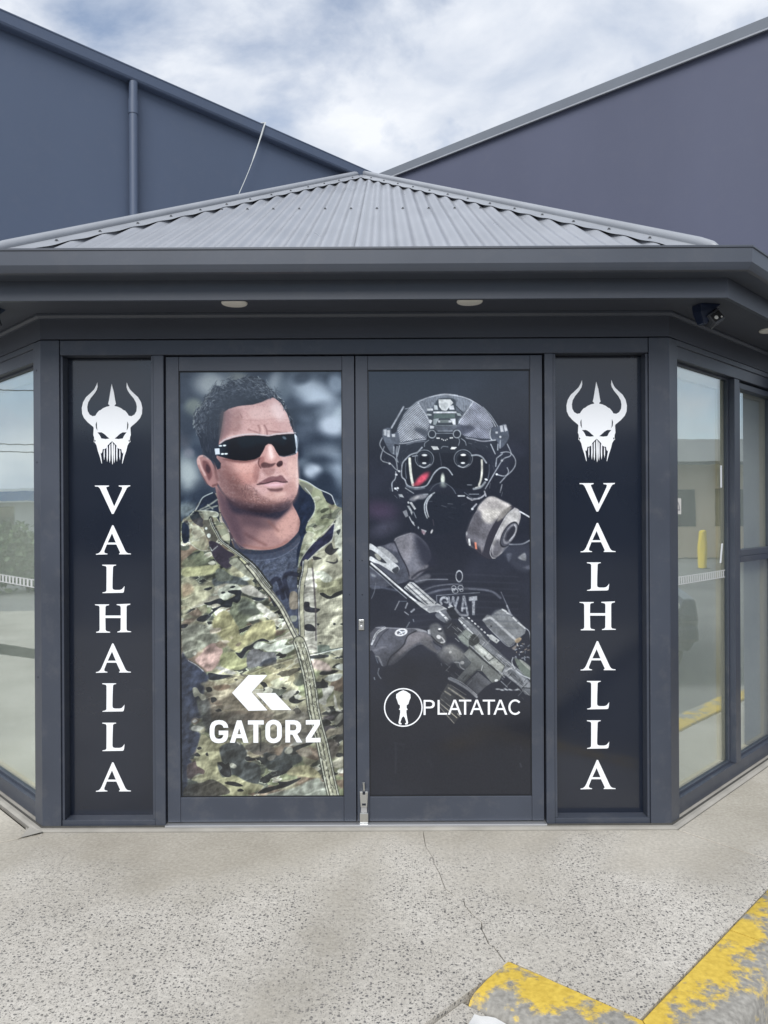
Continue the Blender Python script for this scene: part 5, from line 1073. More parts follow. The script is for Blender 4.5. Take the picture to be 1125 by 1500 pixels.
    P.line([(885, 318), (800, 392), (710, 550), (645, 700), (628, 780), (650, 828), (680, 832)], 7, (190, 192, 196), .8)
    P.ell(826, 588, 66, 142, 30, (70, 72, 82), 1.2); P.ell(826, 588, 66, 142, 30, (34, 36, 44), 1, .9, ring=8); P.ell(838, 580, 46, 106, 30, (120, 122, 130), 1, .9, ring=12); P.ell(842, 576, 28, 80, 30, (46, 48, 58), 1.5); P.line([(885, 490), (900, 530), (880, 590), (830, 650)], 10, (186, 190, 196), .8, 1)
    P.fill([(398, 630), (418, 628), (425, 700), (408, 700)], (206, 210, 212), 1, sp=False); P.fill([(465, 665), (485, 670), (492, 740), (472, 735)], (196, 128, 108), 1.4, sp=False); P.ell(540, 730, 8, 40, 0, (120, 116, 120), 2, .7); P.ell(384, 575, 8, 20, 0, (170, 174, 180), 1, .8)
    P.line([(940, 350), (990, 378), (1040, 408)], 14, (200, 205, 212), .9); P.line([(830, 690), (900, 692), (970, 685), (1040, 650)], 14, (150, 156, 166), .9, 1.2)
    P.fill([(760, 760), (830, 700), (1000, 690), (1045, 700), (1045, 950), (930, 960), (830, 870)], (56, 60, 72), 8, .9); P.fill([(920, 830), (980, 780), (1000, 800), (995, 860)], (140, 144, 150), 3, .85); P.fill([(800, 790), (850, 790), (820, 870)], (86, 90, 102), 4, .7); P.fill([(970, 930), (1040, 910), (1040, 950)], (92, 96, 108), 4, .7)
    # ---- shoulders, vest
    P.fr(535, 700, 7.031)
    P.fill([(30, 720), (110, 705), (200, 690), (295, 668), (350, 780), (430, 930), (450, 1050), (300, 1100), (30, 1125)], (72, 76, 88), 2)
    P.fill([(300, 640), (335, 612), (470, 568), (540, 590), (640, 690), (680, 820), (620, 900), (500, 985), (455, 1035), (410, 900), (345, 765)], (98, 100, 110), 3); P.fill([(310, 640), (470, 575), (500, 680), (470, 820), (420, 880), (350, 750)], (128, 128, 136), 8, .7); P.fill([(520, 600), (660, 700), (740, 900), (600, 900), (540, 760)], (40, 43, 56), 14, .85)
    P.line([(300, 645), (335, 612), (470, 568)], 8, (150, 152, 160), .8, 1); P.line([(300, 660), (350, 780), (425, 925), (455, 1035)], 13, (34, 36, 46), .9, 1.5)
    P.fill([(120, 715), (180, 715), (280, 790), (335, 870), (260, 860), (180, 790)], (164, 168, 172), 2, .9); P.fill([(200, 700), (290, 675), (330, 760), (260, 740)], (104, 106, 118), 4, .8)
    P.fill([(450, 1020), (620, 900), (640, 930), (500, 1050)], (110, 110, 118), 4, .8); P.line([(480, 1030), (560, 970), (680, 935)], 22, (44, 46, 56), .9, 2); P.fill([(500, 1060), (640, 990), (670, 1030), (560, 1090)], (84, 86, 94), 4, .8)
    P.line([(520, 1075), (640, 1052), (850, 1050)], 9, (120, 124, 134), .8, 1.2); P.ell(972, 1018, 34, 56, 0, (184, 190, 198), .9, .85, ring=9)
    P.fr(535, 840, 7.031)
    P.line([(590, 185), (700, 140), (860, 118), (1000, 118)], 14, (98, 102, 112), .8, 1.6); P.line([(630, 220), (760, 180), (900, 165), (1100, 165), (1300, 190), (1400, 260)], 22, (96, 100, 112), .8, 2); P.line([(520, 90), (640, 65), (850, 66)], 10, (104, 108, 118), .8, 1.4)
    for x, y, r in ((915, 150, 22), (985, 150, 26), (930, 188, 28), (995, 180, 16), (910, 175, 14)): P.ell(x, y, r, r*.8, 0, L1, .7, .7, ring=7)
    P.line([(40, 130), (180, 150), (320, 180)], 20, (86, 92, 108), .7, 2); P.ell(75, 20, 30, 14, 30, (120, 126, 134), 2, .8); P.line([(100, 100), (85, 190), (55, 260)], 8, (100, 106, 116), .8)
    # chest patch lettering
    P.fr(630, 860, 7.031)
    T_ = (158, 163, 171)
    P.line([(70, 185), (66, 92), (300, 76), (515, 64)], 7, (130, 136, 146), .8, .8, False)
    P.line([(178, 130), (160, 115), (125, 118), (108, 150), (118, 180)], 24, T_, .9, 1); P.line([(178, 130), (180, 165), (150, 160)], 16, T_, .8, 1)
    for q in ([(192, 112), (205, 200)], [(205, 200), (240, 112)], [(240, 112), (262, 210)], [(262, 210), (292, 112)], [(348, 105), (332, 250)], [(355, 105), (392, 290)], [(335, 225), (375, 225)]):
        P.line(q, 22, T_, .72, 1.2, False)
    P.fill([(402, 108), (490, 98), (490, 145), (404, 150)], T_, 1, .9, sp=False); P.fill([(435, 148), (468, 146), (464, 295), (438, 296)], T_, 1, .85, sp=False)
    P.full((P.noise(1.6, 3, 55) > .58)*((P.X > 643) & (P.X < 701) & (P.Y > 873) & (P.Y < 903))*.45, (52, 56, 66))
    # ---- rifle: front sight, barrel, handguard
    P.fr(535, 700, 7.031)
    P.fill([(30, 690), (85, 695), (240, 830), (340, 915), (338, 965), (300, 985), (240, 950), (140, 890), (30, 840)], (186, 191, 196), 1); P.fill([(30, 740), (90, 760), (215, 875), (140, 860), (60, 810), (30, 810)], (52, 56, 64), 1.2); P.fill([(90, 790), (120, 780), (160, 830), (130, 850)], (150, 152, 146), 1.5, .9); P.fill([(270, 950), (330, 915), (342, 955), (310, 990)], (58, 62, 70), 1.5)
    P.fr(535, 840, 7.031)
    P.line([(40, -110), (150, -20), (300, 110), (440, 235), (500, 290), (660, 385)], 44, (40, 44, 52), .95, 1.2, False); P.line([(55, -105), (165, -10), (310, 118), (450, 238), (520, 290)], 18, (204, 209, 213), .95, 1, False); P.line([(30, -80), (150, 20), (280, 140), (420, 260)], 8, (140, 146, 154), .8, 1, False)
    P.fill([(395, 152), (455, 90), (495, 95), (730, 300), (700, 350), (640, 345)], (172, 176, 180), 1, sp=False)
    for q in ([(430, 130), (640, 320)], [(410, 150), (610, 335)], [(470, 105), (700, 310)]): P.line(q, 9, (52, 56, 62), .95, .9, False)
    P.line([(440, 115), (660, 305)], 14, (214, 217, 218), .9, 1, False)
    P.fill([(470, 262), (560, 300), (660, 352), (745, 312), (800, 345), (860, 380), (880, 430), (850, 470), (780, 440), (730, 400), (660, 412), (570, 350)], (176, 180, 184), 1, sp=False); P.fill([(640, 370), (740, 330), (800, 365), (730, 395), (660, 408)], (132, 136, 142), 2, .8)
    P.fill([(760, 395), (850, 375), (900, 440), (860, 520), (790, 500), (720, 440)], (96, 100, 108), 1.5)
    for q in ([(750, 400), (770, 395), (820, 440), (800, 450)], [(810, 455), (830, 450), (862, 480), (840, 505)], [(850, 355), (890, 330), (910, 350), (880, 378)]): P.fill(q, (192, 196, 200), .9, sp=False)
    P.fill([(840, 380), (920, 350), (960, 420), (970, 460), (900, 480), (860, 430)], (38, 42, 50), 1.5); P.line([(930, 370), (980, 430), (1050, 440)], 22, (124, 128, 136), .9, 1.4)
    for q, w in (([(345, 290), (300, 378)], 10), ([(430, 310), (410, 360)], 14), ([(470, 400), (500, 375)], 18), ([(400, 400), (440, 430)], 10)): P.line(q, w, (150, 155, 164), .8, 1)
    P.line([(350, 290), (420, 290)], 8, L3, .8)
    # receiver
    P.fr(630, 860, 7.031)
    P.fill([(290, 335), (330, 308), (400, 350), (500, 440), (600, 570), (860, 820), (1000, 950), (1060, 1020), (1060, 1140), (985, 1120), (930, 1045), (800, 920), (740, 930), (410, 630), (280, 520), (360, 450)], (104, 108, 114), 1.2, sp=False)
    P.line([(300, 345), (440, 490)], 15, (190, 195, 198), .9, 1, False); P.line([(330, 320), (480, 440), (600, 580), (720, 690)], 13, (158, 162, 168), .8, 1.2); P.line([(360, 330), (520, 470), (640, 620), (840, 800)], 20, (70, 74, 80), .8, 2)
    P.fill([(285, 520), (360, 450), (440, 495), (400, 560), (400, 630)], (120, 128, 124), 3, .9)
    P.fill([(400, 560), (420, 520), (455, 490), (500, 530), (510, 580), (440, 620), (405, 605)], (56, 60, 62), 1.2)
    P.fill([(455, 615), (505, 588), (775, 825), (745, 890), (690, 868), (470, 660)], (136, 141, 138), 1.2, sp=False); P.line([(505, 588), (775, 825), (745, 888)], 7, (44, 48, 50), .95, .9, False); P.fill([(570, 730), (610, 690), (655, 735), (610, 775)], (176, 180, 178), 1, sp=False); P.line([(560, 722), (605, 775), (660, 740)], 10, (48, 52, 54), .9, 1, False); P.fill([(470, 630), (510, 610), (590, 690), (560, 705)], (186, 191, 188), 2, .8); P.fill([(630, 790), (680, 770), (750, 830), (720, 860)], (164, 168, 164), 3, .7)
    P.line([(405, 625), (560, 770), (745, 925)], 16, (50, 54, 56), .95, 1, False); P.line([(415, 612), (570, 758), (760, 918)], 6, (170, 174, 176), .8, .8, False)
    P.fill([(345, 700), (405, 640), (560, 780), (740, 930), (720, 975), (640, 1000), (540, 880), (480, 870), (350, 1005), (265, 965), (425, 790)], (102, 106, 106), 1.2, sp=False); P.line([(545, 820), (535, 870), (480, 868), (345, 1000)], 14, (66, 70, 72), .9, 1.6)
    P.fill([(365, 1005), (495, 885), (635, 1000), (560, 1050), (490, 1120)], (90, 93, 99), 1.2, sp=False); P.line([(545, 820), (530, 868)], 9, (186, 190, 192), .8, 1); P.ell(685, 975, 18, 12, -20, (196, 200, 202), 1); P.line([(735, 985), (800, 1045)], 9, (140, 145, 152), .8)
    P.fill([(255, 780), (330, 720), (420, 790), (350, 860), (300, 840)], (74, 78, 82), 1.5); P.line([(250, 785), (300, 790), (310, 830), (350, 860)], 11, (164, 168, 172), .85, 1); P.ell(330, 790, 22, 18, 0, (176, 178, 178), 1.5, .8); P.ell(318, 715, 10, 8, 0, L2, 1)
    P.fill([(760, 900), (850, 850), (1050, 1020), (1050, 1040), (960, 1050)], (132, 136, 142), 2, .85); P.line([(700, 700), (860, 820), (1040, 970)], 11, (150, 154, 160), .8, 1.2); P.line([(780, 880), (850, 845)], 10, (190, 194, 198), .8); P.fill([(800, 890), (860, 870), (970, 1000), (930, 1010)], (78, 82, 88), 2, .8); P.line([(960, 1050), (1050, 1060)], 12, (44, 48, 54), .8)
    # optic
    P.fill([(538, 352), (592, 292), (640, 300), (742, 233), (785, 240), (900, 335), (1000, 440), (985, 490), (905, 550), (822, 628), (690, 515), (590, 415), (560, 370)], (104, 108, 113), 1.2, sp=False)
    P.fill([(640, 310), (745, 245), (960, 430), (880, 540), (740, 420)], (122, 126, 130), 6, .7); P.line([(560, 350), (610, 325), (650, 340), (760, 440), (885, 552)], 24, (176, 180, 184), .9, 1.6); P.line([(592, 410), (690, 512), (820, 625), (905, 548)], 8, (146, 150, 156), .7, 1); P.line([(742, 236), (830, 290), (980, 430)], 16, (60, 64, 70), .9, 1.2)
    for q in ([(752, 240), (790, 262)], [(800, 275), (850, 300)], [(865, 325), (900, 360)], [(915, 375), (985, 435)]): P.line(q, 16, (196, 200, 203), .85, .9, False)
    P.ell(634, 413, 9, 9, 0, (40, 42, 46), 1); P.line([(740, 60), (805, 205), (850, 300)], 9, (110, 115, 126), .8, 1); P.line([(800, 200), (835, 290)], 16, (136, 140, 148), .8, 1); P.line([(985, 430), (1030, 470), (1045, 560)], 9, (150, 155, 163), .8)
    for i in range(7): P.ell(402+i*33, 326+i*30, 14, 8, 38, (196, 200, 203), .9, .9)
    P.fill([(600, 505), (640, 498), (722, 560), (690, 592), (620, 545)], (158, 162, 164), 1, sp=False); P.ell(690, 560, 9, 12, 0, (90, 94, 98), 1)
    P.fill([(880, 560), (930, 530), (950, 550), (905, 590)], (168, 150, 124), 2, .8); P.fill([(850, 640), (900, 610), (880, 660)], (128, 122, 118), 2, .8)
    for i in range(26):
        x = rnd.uniform(870, 1040); y = rnd.uniform(580, 760); P.line([(x, y), (x+rnd.uniform(-24, 24), y+rnd.uniform(-26, 26))], rnd.uniform(5, 11), rnd.choice([L1, L2, L3, (150, 140, 128)]), .75, .9, False)
    P.fill([(880, 760), (920, 760), (1050, 880), (1050, 960), (950, 900)], (92, 100, 96), 2); P.line([(860, 740), (850, 790), (890, 870), (960, 925), (1050, 960)], 10, (176, 182, 188), .85, 1); P.fill([(930, 770), (960, 770), (1045, 840), (1045, 880)], (160, 166, 160), 2, .8)
    for x, y in ((700, 1065), (745, 1075), (785, 1068), (830, 1072), (900, 1072)): P.ell(x, y, 24, 8, rnd.uniform(-30, 30), (170, 174, 180), 1.2, .8)
    P.line([(690, 1065), (840, 1075), (925, 1072)], 8, (150, 154, 160), .6, 1)
    # magazine
    P.fr(530, 850, 4.327)
    P.fill([(545, 660), (500, 730), (478, 800), (520, 860), (582, 918), (640, 850), (695, 772), (640, 740)], (92, 93, 92), 1.2, sp=False)
    for q, c, w in (([(548, 690), (650, 760)], (206, 202, 184), 9), ([(525, 712), (560, 735)], (214, 210, 190), 9), ([(500, 760), (570, 820), (620, 870)], (176, 174, 164), 7), ([(490, 785), (600, 880)], (200, 196, 180), 6), ([(560, 720), (680, 790)], (54, 56, 56), 9), ([(520, 790), (600, 850)], (58, 60, 60), 8), ([(480, 800), (582, 915)], (160, 158, 150), 6), ([(560, 670), (660, 735)], (150, 148, 140), 6)):
        P.line(q, w, c, .85, 1, False)
    P.line([(552, 630), (620, 665), (680, 705), (728, 748)], 17, (158, 161, 166), .95, 1.4); P.line([(560, 622), (640, 660), (730, 735)], 5, (206, 208, 210), .8)
    # glove
    P.fr(535, 840, 7.031)
    P.fill([(30, 640), (60, 600), (100, 560), (180, 545), (240, 565), (420, 572), (520, 575), (620, 600), (680, 650), (700, 720), (780, 780), (740, 830), (640, 770), (560, 740), (450, 800), (380, 870), (280, 945), (210, 955), (165, 960), (100, 860), (60, 800), (30, 790)], (78, 81, 91), 1.5)
    P.fill([(430, 650), (500, 610), (580, 605), (650, 640), (690, 700), (620, 700), (540, 720), (440, 780), (300, 900), (240, 930), (330, 810), (410, 730)], (112, 111, 117), 5, .95); P.fill([(560, 700), (640, 670), (700, 760), (740, 830), (640, 780)], (92, 93, 98), 5, .9)
    P.line([(520, 598), (440, 640), (410, 690), (390, 740), (330, 800), (250, 870), (215, 950)], 12, (34, 36, 44), .95, 1.2); P.line([(240, 568), (160, 640), (90, 760)], 9, (46, 48, 58), .9, 1.2); P.line([(100, 562), (240, 566), (420, 574), (520, 576), (620, 602)], 8, (146, 149, 157), .8, 1.2); P.line([(80, 800), (140, 775), (200, 765)], 18, (110, 112, 121), .7, 3)
    P.line([(75, 690), (95, 640), (130, 600), (190, 566)], 22, (190, 194, 199), .9, 1.2); P.dots([(60, 725), (85, 665), (115, 615), (150, 585), (195, 562)], 1.9, .75, (44, 47, 56)); P.line([(55, 735), (72, 700)], 18, L1, .9)
    P.line([(100, 860), (130, 870), (165, 955)], 14, (126, 130, 137), .85, 1.2); P.line([(90, 850), (120, 930)], 8, L3, .8)
    P.ell(363, 612, 56, 32, -12, (206, 209, 213), .9, .95, ring=13); P.line([(340, 632), (366, 612), (345, 598)], 12, L1, .9, .8); P.line([(366, 612), (400, 606)], 14, L1, .9, .8); P.line([(366, 612), (378, 640)], 10, L1, .9, .8)
    P.fill([(520, 575), (570, 580), (640, 610), (600, 612), (530, 596)], (132, 135, 142), 2, .9)
    for q in ([(640, 590), (670, 580), (672, 635), (645, 630)],): P.fill(q, (184, 188, 194), 1.2, .9, sp=False)
    P.fill([(670, 540), (740, 520), (800, 580), (830, 700), (790, 750), (700, 690), (660, 600)], (92, 95, 99), 5, .95); P.ell(770, 590, 26, 24, 0, (54, 57, 64), 1.2); P.ell(765, 580, 17, 9, -10, (206, 208, 210), 1.2); P.ell(755, 662, 24, 20, 25, (198, 201, 204), 1.4); P.line([(785, 665), (815, 710), (780, 720)], 13, (190, 193, 196), .9, 1); P.line([(680, 655), (740, 715), (800, 745)], 12, (38, 40, 46), .95, 1.2)
    P.fill([(800, 770), (900, 740), (1000, 810), (1030, 860), (980, 900), (900, 920), (820, 860)], (120, 122, 122), 9, .9); P.fill([(740, 830), (830, 790), (900, 900), (850, 950), (780, 900)], (98, 100, 104), 8, .9); P.ell(875, 820, 14, 14, 0, (186, 188, 188), 1.4, .7)
    P.fill([(860, 480), (950, 520), (1010, 590), (950, 650), (830, 640), (810, 560)], (44, 47, 55), 8, .9)
    for q in ([(130, 985), (120, 1040), (150, 1090)], [(80, 1080), (85, 1100)], [(490, 480), (495, 500)], [(780, 940), (785, 960)], [(870, 1090), (960, 1125)], [(420, 560), (450, 510)]): P.line(q, 10, L2, .7, 1)
    P.fr(530, 850, 4.327)
    for q, w, a in (([(205, 1050), (208, 1110), (203, 1230)], 8, .35), ([(1010, 1070), (1012, 1090)], 6, .5), ([(1005, 1175), (1012, 1195)], 8, .8), ([(420, 1150), (440, 1190)], 20, .12), ([(200, 1040), (260, 1050)], 10, .2)): P.line(q, w, (150, 156, 166), a, 2)
    lum = P.img.mean(-1)
    P.img *= (1+sm(lum, .2, .32)*((P.noise(14, 10, 401, 30, 3)-.5)*.45+(P.noise(2.0, 2.0, 407, 0, 2)-.5)*.22))[..., None]
    P.fr(0, 0, 1)
    for i in range(150):
        t = rnd.random(); cx, cy = 655+115*t+rnd.uniform(-9, 9), 905+105*t+rnd.uniform(-16, 16)
        if rnd.random() < .3: cx, cy = rnd.uniform(640, 690), rnd.uniform(975, 1030)
        an = math.radians(42 if rnd.random() < .7 else -48); l_ = rnd.uniform(1.5, 7)
        P.line([(cx-l_*math.cos(an), cy-l_*math.sin(an)), (cx+l_*math.cos(an), cy+l_*math.sin(an))], rnd.uniform(.4, 1.1), rnd.choice([(24, 26, 30), (36, 38, 42), (180, 184, 186), (140, 144, 146)]), rnd.uniform(.25, .7), .7, False)
    for i in range(90):      # helmet fittings, straps and mask edges catching light
        a_ = rnd.uniform(0, 6.28); r_ = rnd.uniform(.72, 1.12); cx, cy = 655+88*r_*math.cos(a_), 690+62*r_*math.sin(a_)
        if cy < 640 and abs(cx-655) < 70: continue
        l_ = rnd.uniform(1, 4); an = a_+1.57+rnd.uniform(-.5, .5)
        P.line([(cx-l_*math.cos(an), cy-l_*math.sin(an)), (cx+l_*math.cos(an), cy+l_*math.sin(an))], rnd.uniform(.4, 1.0), rnd.choice([(150, 157, 166), (104, 111, 121), (70, 76, 86), (18, 20, 26)]), rnd.uniform(.2, .6), .7, False)
    for i in range(9):       # webbing rows across the vest
        y = 842+i*9.5; x0 = 600+rnd.uniform(-6, 10); P.line([(x0, y+3), (650, y+rnd.uniform(-1, 1)), (760, y+4)], 2.2, (62, 66, 77), .28, 2.0)
    P.full(sm(P.Y, 985, 1075)*.75*(1-sm(lum, .5, .6)), (30, 33, 41))
    P.ell(640, 1005, 62, 40, 0, (30, 33, 41), 26, .45); P.ell(585, 985, 30, 26, 0, (30, 33, 41), 18, .5)
    P.img = P.img*1.06-.028  # dark tones left lifted: film reflection partly put into the print
    P.img += (P.noise(1.3, 1.3, 211, 0, 1)-.5)[..., None]*.025
    P.img = np.clip(P.img, 0, 1)
    return P
# ---------------------------------------------------------------- lettering helper: flat vinyl shapes with holes
def flat(name, loops, mat, parent, y, T, thick=.0006):
    """closed outlines (photo px after transform T) cut as thin vinyl standing on the plane y; the first loop is the outside"""
    cu = bpy.data.curves.new(name, 'CURVE'); cu.dimensions = '2D'; cu.fill_mode = 'BOTH'; cu.extrude = thick/2
    ps = [[T(p) for p in lp] for lp in loops]
    cx = sum(p[0] for p in ps[0])/len(ps[0]); cz = sum(p[1] for p in ps[0])/len(ps[0])
    for lp in ps:
        s = cu.splines.new('POLY'); s.points.add(len(lp)-1); s.use_cyclic_u = True
        for i, (x, z) in enumerate(lp): s.points[i].co = (x-cx, z-cz, 0, 1)
    tmp = bpy.data.objects.new('tmp', cu); COL.objects.link(tmp)
    dg = bpy.context.evaluated_depsgraph_get(); me = bpy.data.meshes.new_from_object(tmp.evaluated_get(dg))
    bpy.data.objects.remove(tmp); bpy.data.curves.remove(cu)
    me.name = name
    o = link(name, me, mat, parent); me.materials.clear(); me.materials.append(mat)
    pl = parent.location if parent.parent is None else Vector((0, 0, 0))
    o.location = (cx, y-thick/2, cz); o.rotation_euler[0] = math.radians(90)
    return o
def arc(cx, cy, rx, ry, a0, a1, n=10):
    return [(cx+rx*math.cos(math.radians(a0+(a1-a0)*i/n)), cy+ry*math.sin(math.radians(a0+(a1-a0)*i/n))) for i in range(n+1)]
def rrect(x0, y0, x1, y1, r, n=6):
    return arc(x1-r, y0+r, r, r, -90, 0, n)+arc(x1-r, y1-r, r, r, 0, 90, n)+arc(x0+r, y1-r, r, r, 90, 180, n)+arc(x0+r, y0+r, r, r, 180, 270, n)
def cat(p, n=4):
    return [tuple(q) for q in Print.spline(np.array(p, float), True, n)]

# ---------------------------------------------------------------- sidelights: black film with emblem and upright word
PZ1, PZ0 = Z_HB, at(162, 1196, .06).z
PY = .066
emb_half_in = [(383, 162), (386, 215), (376, 250), (350, 292), (302, 350), (274, 400), (264, 450), (269, 500), (291, 540), (326, 560), (360, 554), (372, 532), (386, 514), (404, 494), (420, 489), (450, 466), (488, 449), (526, 440), (525, 430), (510, 416), (520, 370), (536, 272), (551, 180)]
emb_half_out = [(556, 855), (550, 858), (531, 876), (506, 902), (490, 934), (468, 946), (447, 948), (440, 985), (430, 1000), (420, 985), (428, 1030), (434, 1075), (438, 1118), (434, 1118), (410, 1030), (388, 965), (374, 905), (355, 872), (340, 862), (346, 835), (344, 806), (335, 782), (340, 700), (335, 686), (270, 632), (226, 582), (204, 530), (200, 462), (215, 395), (250, 336), (300, 291), (345, 246), (370, 197)]
AXE = 556
mir = lambda lp: [(2*AXE-x, y) for x, y in lp]
EMB = emb_half_in+mir(emb_half_in)[::-1][1:]+mir(emb_half_out)[::-1][0:]+emb_half_out[1:]
eye = [(384, 750), (432, 750), (466, 770), (500, 802), (526, 823), (480, 829), (430, 822), (412, 785)]
slit = [(376, 620), (363, 655), (367, 700), (384, 730), (379, 690), (378, 655)]
nick = [(352, 835), (364, 850), (352, 866), (346, 852)]
TEETH = [[(556, 858), (568, 880), (571, 1000), (566, 1110), (561, 1132), (556, 1100), (551, 1000), (549, 885)]]
for x0, t, b in ((528, 892, 1112), (498, 918, 1100), (462, 955, 1080)):
    w = 16 if x0 > 490 else 13
    q = [(x0-w/2+2, t+14), (x0+w/2, t-8), (x0+w/2+2, t+90), (x0+w/2-1, b-40), (x0+1, b), (x0-w/2+2, b-50)]
    TEETH += [q, mir(q)[::-1]]
LV = [[(275, 70), (405, 70), (403, 79), (384, 83), (379, 88), (384, 104), (452, 262), (522, 108), (526, 90), (520, 83), (495, 79), (493, 70), (600, 68), (598, 77), (582, 81), (568, 94), (446, 330), (431, 330), (322, 98), (312, 86), (298, 80), (277, 79)]]
LA = [[(434, 433), (446, 436), (554, 668), (566, 683), (580, 690), (605, 693), (605, 700), (497, 700), (497, 693), (506, 688), (504, 678), (472, 610), (385, 610), (362, 668), (361, 682), (371, 690), (390, 694), (390, 700), (285, 703), (285, 696), (306, 692), (322, 680), (335, 660)], [(393, 592), (467, 592), (432, 508)]]
LL = [[(343, 795), (470, 795), (470, 801), (450, 806), (441, 816), (437, 930), (436, 1005), (441, 1020), (458, 1026), (500, 1026), (520, 1021), (532, 1010), (547, 990), (543, 1030), (539, 1047), (528, 1052), (345, 1055), (345, 1049), (370, 1044), (381, 1034), (382, 930), (382, 820), (374, 808), (343, 802)]]
LH = [[(275, 1158), (405, 1158), (405, 1165), (380, 1170), (372, 1182), (371, 1260), (512, 1260), (512, 1182), (504, 1170), (475, 1164), (475, 1157), (600, 1152), (598, 1161), (573, 1167), (565, 1180), (565, 1386), (573, 1400), (607, 1406), (607, 1412), (480, 1414), (482, 1407), (502, 1402), (511, 1390), (512, 1283), (371, 1283), (373, 1390), (382, 1403), (415, 1410), (415, 1417), (287, 1417), (287, 1410), (311, 1404), (319, 1390), (318, 1182), (309, 1170), (277, 1165)]]
def Tz(ox, oy, s, y, dx=0, dy=0):
    def f(p):
        v = at(ox+p[0]/s, oy+p[1]/s+dy, y); return (v.x+dx, v.z)
    return f
def sidelight(px0, px1, dxw, label):
    s = empty('sidelight'); tag(s, label, 'sign panel', 'film-covered sidelights either side of the doors')
    x0, x1 = px0, px1
    f = MB()
    zb0, zb1 = .012, PZ0
    f.box((x0+.001, .008, zb0), (x1-.001, PD, zb0+.026)); f.build('bottom_rail', M_FRAME, s, bevel=.002)
    MB().box((x0+.012, .022, zb0+.0265), (x1-.012, PD, zb1)).build('glazing_bead', M_FRAME, s, bevel=.002)
    r_ = .012
    MB().box((x0+.001, .010, zb0+.0265), (x0+r_, PD, PZ1-.002)).build('side_bead', M_FRAME, s, bevel=.002)
    MB().box((x1-r_, .010, zb0+.0265), (x1-.001, PD, PZ1-.002)).build('side_bead', M_FRAME, s, bevel=.002)
    MB().box((x0+r_+.0005, PY, zb1+.0005), (x1-r_-.0005, PY+.01, PZ1-.002)).build('film_panel', M_FILM, s)
    yl = PY-.0015
    t = Tz(95, 540, 8.036, yl, dxw)
    em = flat('emblem', [EMB, eye, mir(eye)[::-1], slit, mir(slit)[::-1], nick, mir(nick)[::-1]], M_WHITE, s, yl, t)
    for q in TEETH: flat('emblem_tooth', [q], M_WHITE, em if False else s, yl, t)
    for lp, dy in ((LV, 0), (LA, 0), (LL, 0), (LH, 0), (LA, 173.1), (LL, 173.7), (LL, 231.4), (LA, 347.2)):
        flat('letter', lp, M_WHITE, s, yl, Tz(95, 700, 6.25, yl, dxw, dy))
    return s
dxr = at(873.8, 625, PY).x-at(164.3, 628.5, PY).x
sidelight(PLX, MLX0, 0, 'black film sidelight with white horned skull, beside the door showing the man in sunglasses')
sidelight(MRX1, PRX, dxr, 'black film sidelight with white horned skull, beside the door showing the masked figure')

# ---------------------------------------------------------------- doors
DY = .016
def door(xa, xb, gx0, gx1, prn, label, meet):
    d = empty('glass_door'); tag(d, label, 'door', 'pair of shopfront doors')
    zt, zb = Z_HB-.006, .024
    gt, gb = at(380, 543, DY).z, at(380, 1168, DY).z
    st = .045
    MB().box((xa, DY, zb), (gx0, DY+st, zt)).build('stile', M_FRAME, d, bevel=.0025)
    MB().box((gx1, DY, zb), (xb, DY+st, zt)).build('stile', M_FRAME, d, bevel=.0025)
    MB().box((gx0+.0005, DY+.001, gt), (gx1-.0005, DY+st, zt)).build('top_rail', M_FRAME, d, bevel=.0025)
    MB().box((gx0+.0005, DY+.001, zb), (gx1-.0005, DY+st, gb)).build('bottom_rail', M_FRAME, d, bevel=.0025)
    sl = MB(); b_ = .004
    for q in ((gx0, gx0+b_, gb, gt), (gx1-b_, gx1, gb, gt), (gx0+b_, gx1-b_, gb, gb+b_), (gx0+b_, gx1-b_, gt-b_, gt)):
        sl.box((q[0]+.0002, DY+.006, q[2]+.0002), (q[1]-.0002, DY+.03, q[3]-.0002))
    sl.build('glazing_seal', M_RUBBER, d)
    # printed film: fine grid of points carrying the picture
    W, H = prn.W, prn.H; yp = DY+.010
    u0 = np.linspace(gx0+b_*.5, gx1-b_*.5, W); v0 = np.linspace(gt-b_*.5, gb+b_*.5, H)
    XX, ZZ = np.meshgrid(u0, v0)
    co = np.stack([XX, np.full_like(XX, yp), ZZ], -1).reshape(-1, 3)
    idx = np.arange(W*H).reshape(H, W)
    fc = np.stack([idx[:-1, :-1], idx[1:, :-1], idx[1:, 1:], idx[:-1, 1:]], -1).reshape(-1, 4)
    me = bpy.data.meshes.new('printed_film')
    me.vertices.add(len(co)); me.vertices.foreach_set('co', co.astype(np.float32).ravel())
    me.loops.add(fc.size); me.loops.foreach_set('vertex_index', fc.astype(np.int32).ravel())
    me.polygons.add(len(fc)); me.polygons.foreach_set('loop_start', np.arange(0, fc.size, 4, dtype=np.int32))
    me.update(calc_edges=True)
    lin = np.where(prn.img <= .04045, prn.img/12.92, ((prn.img+.055)/1.055)**2.4)
    rgba = np.ones((W*H, 4), np.float32); rgba[:, :3] = np.clip(lin.reshape(-1, 3)*PRINT_GAIN, 0, .85)
    a = me.color_attributes.new('print', 'FLOAT_COLOR', 'POINT'); a.data.foreach_set('color', rgba.ravel())
    film_o = link('printed_film', me, M_PRINT, d)
    for pz in (821, 871):
        p = at(512 if meet == 'r' else 530.5, pz, DY)
        MB().lathe((p.x, DY+.002, p.z), (0, -1, 0), [(.0035, 0), (.0035, .0024), (.003, .0026)], 10).build('bolt_hole', M_BLACK, d)
    return d, film_o, yp
PRINT_GAIN = 1.0
man, oper = print_man(1.3), print_operator(1.3)
DM = X(521)
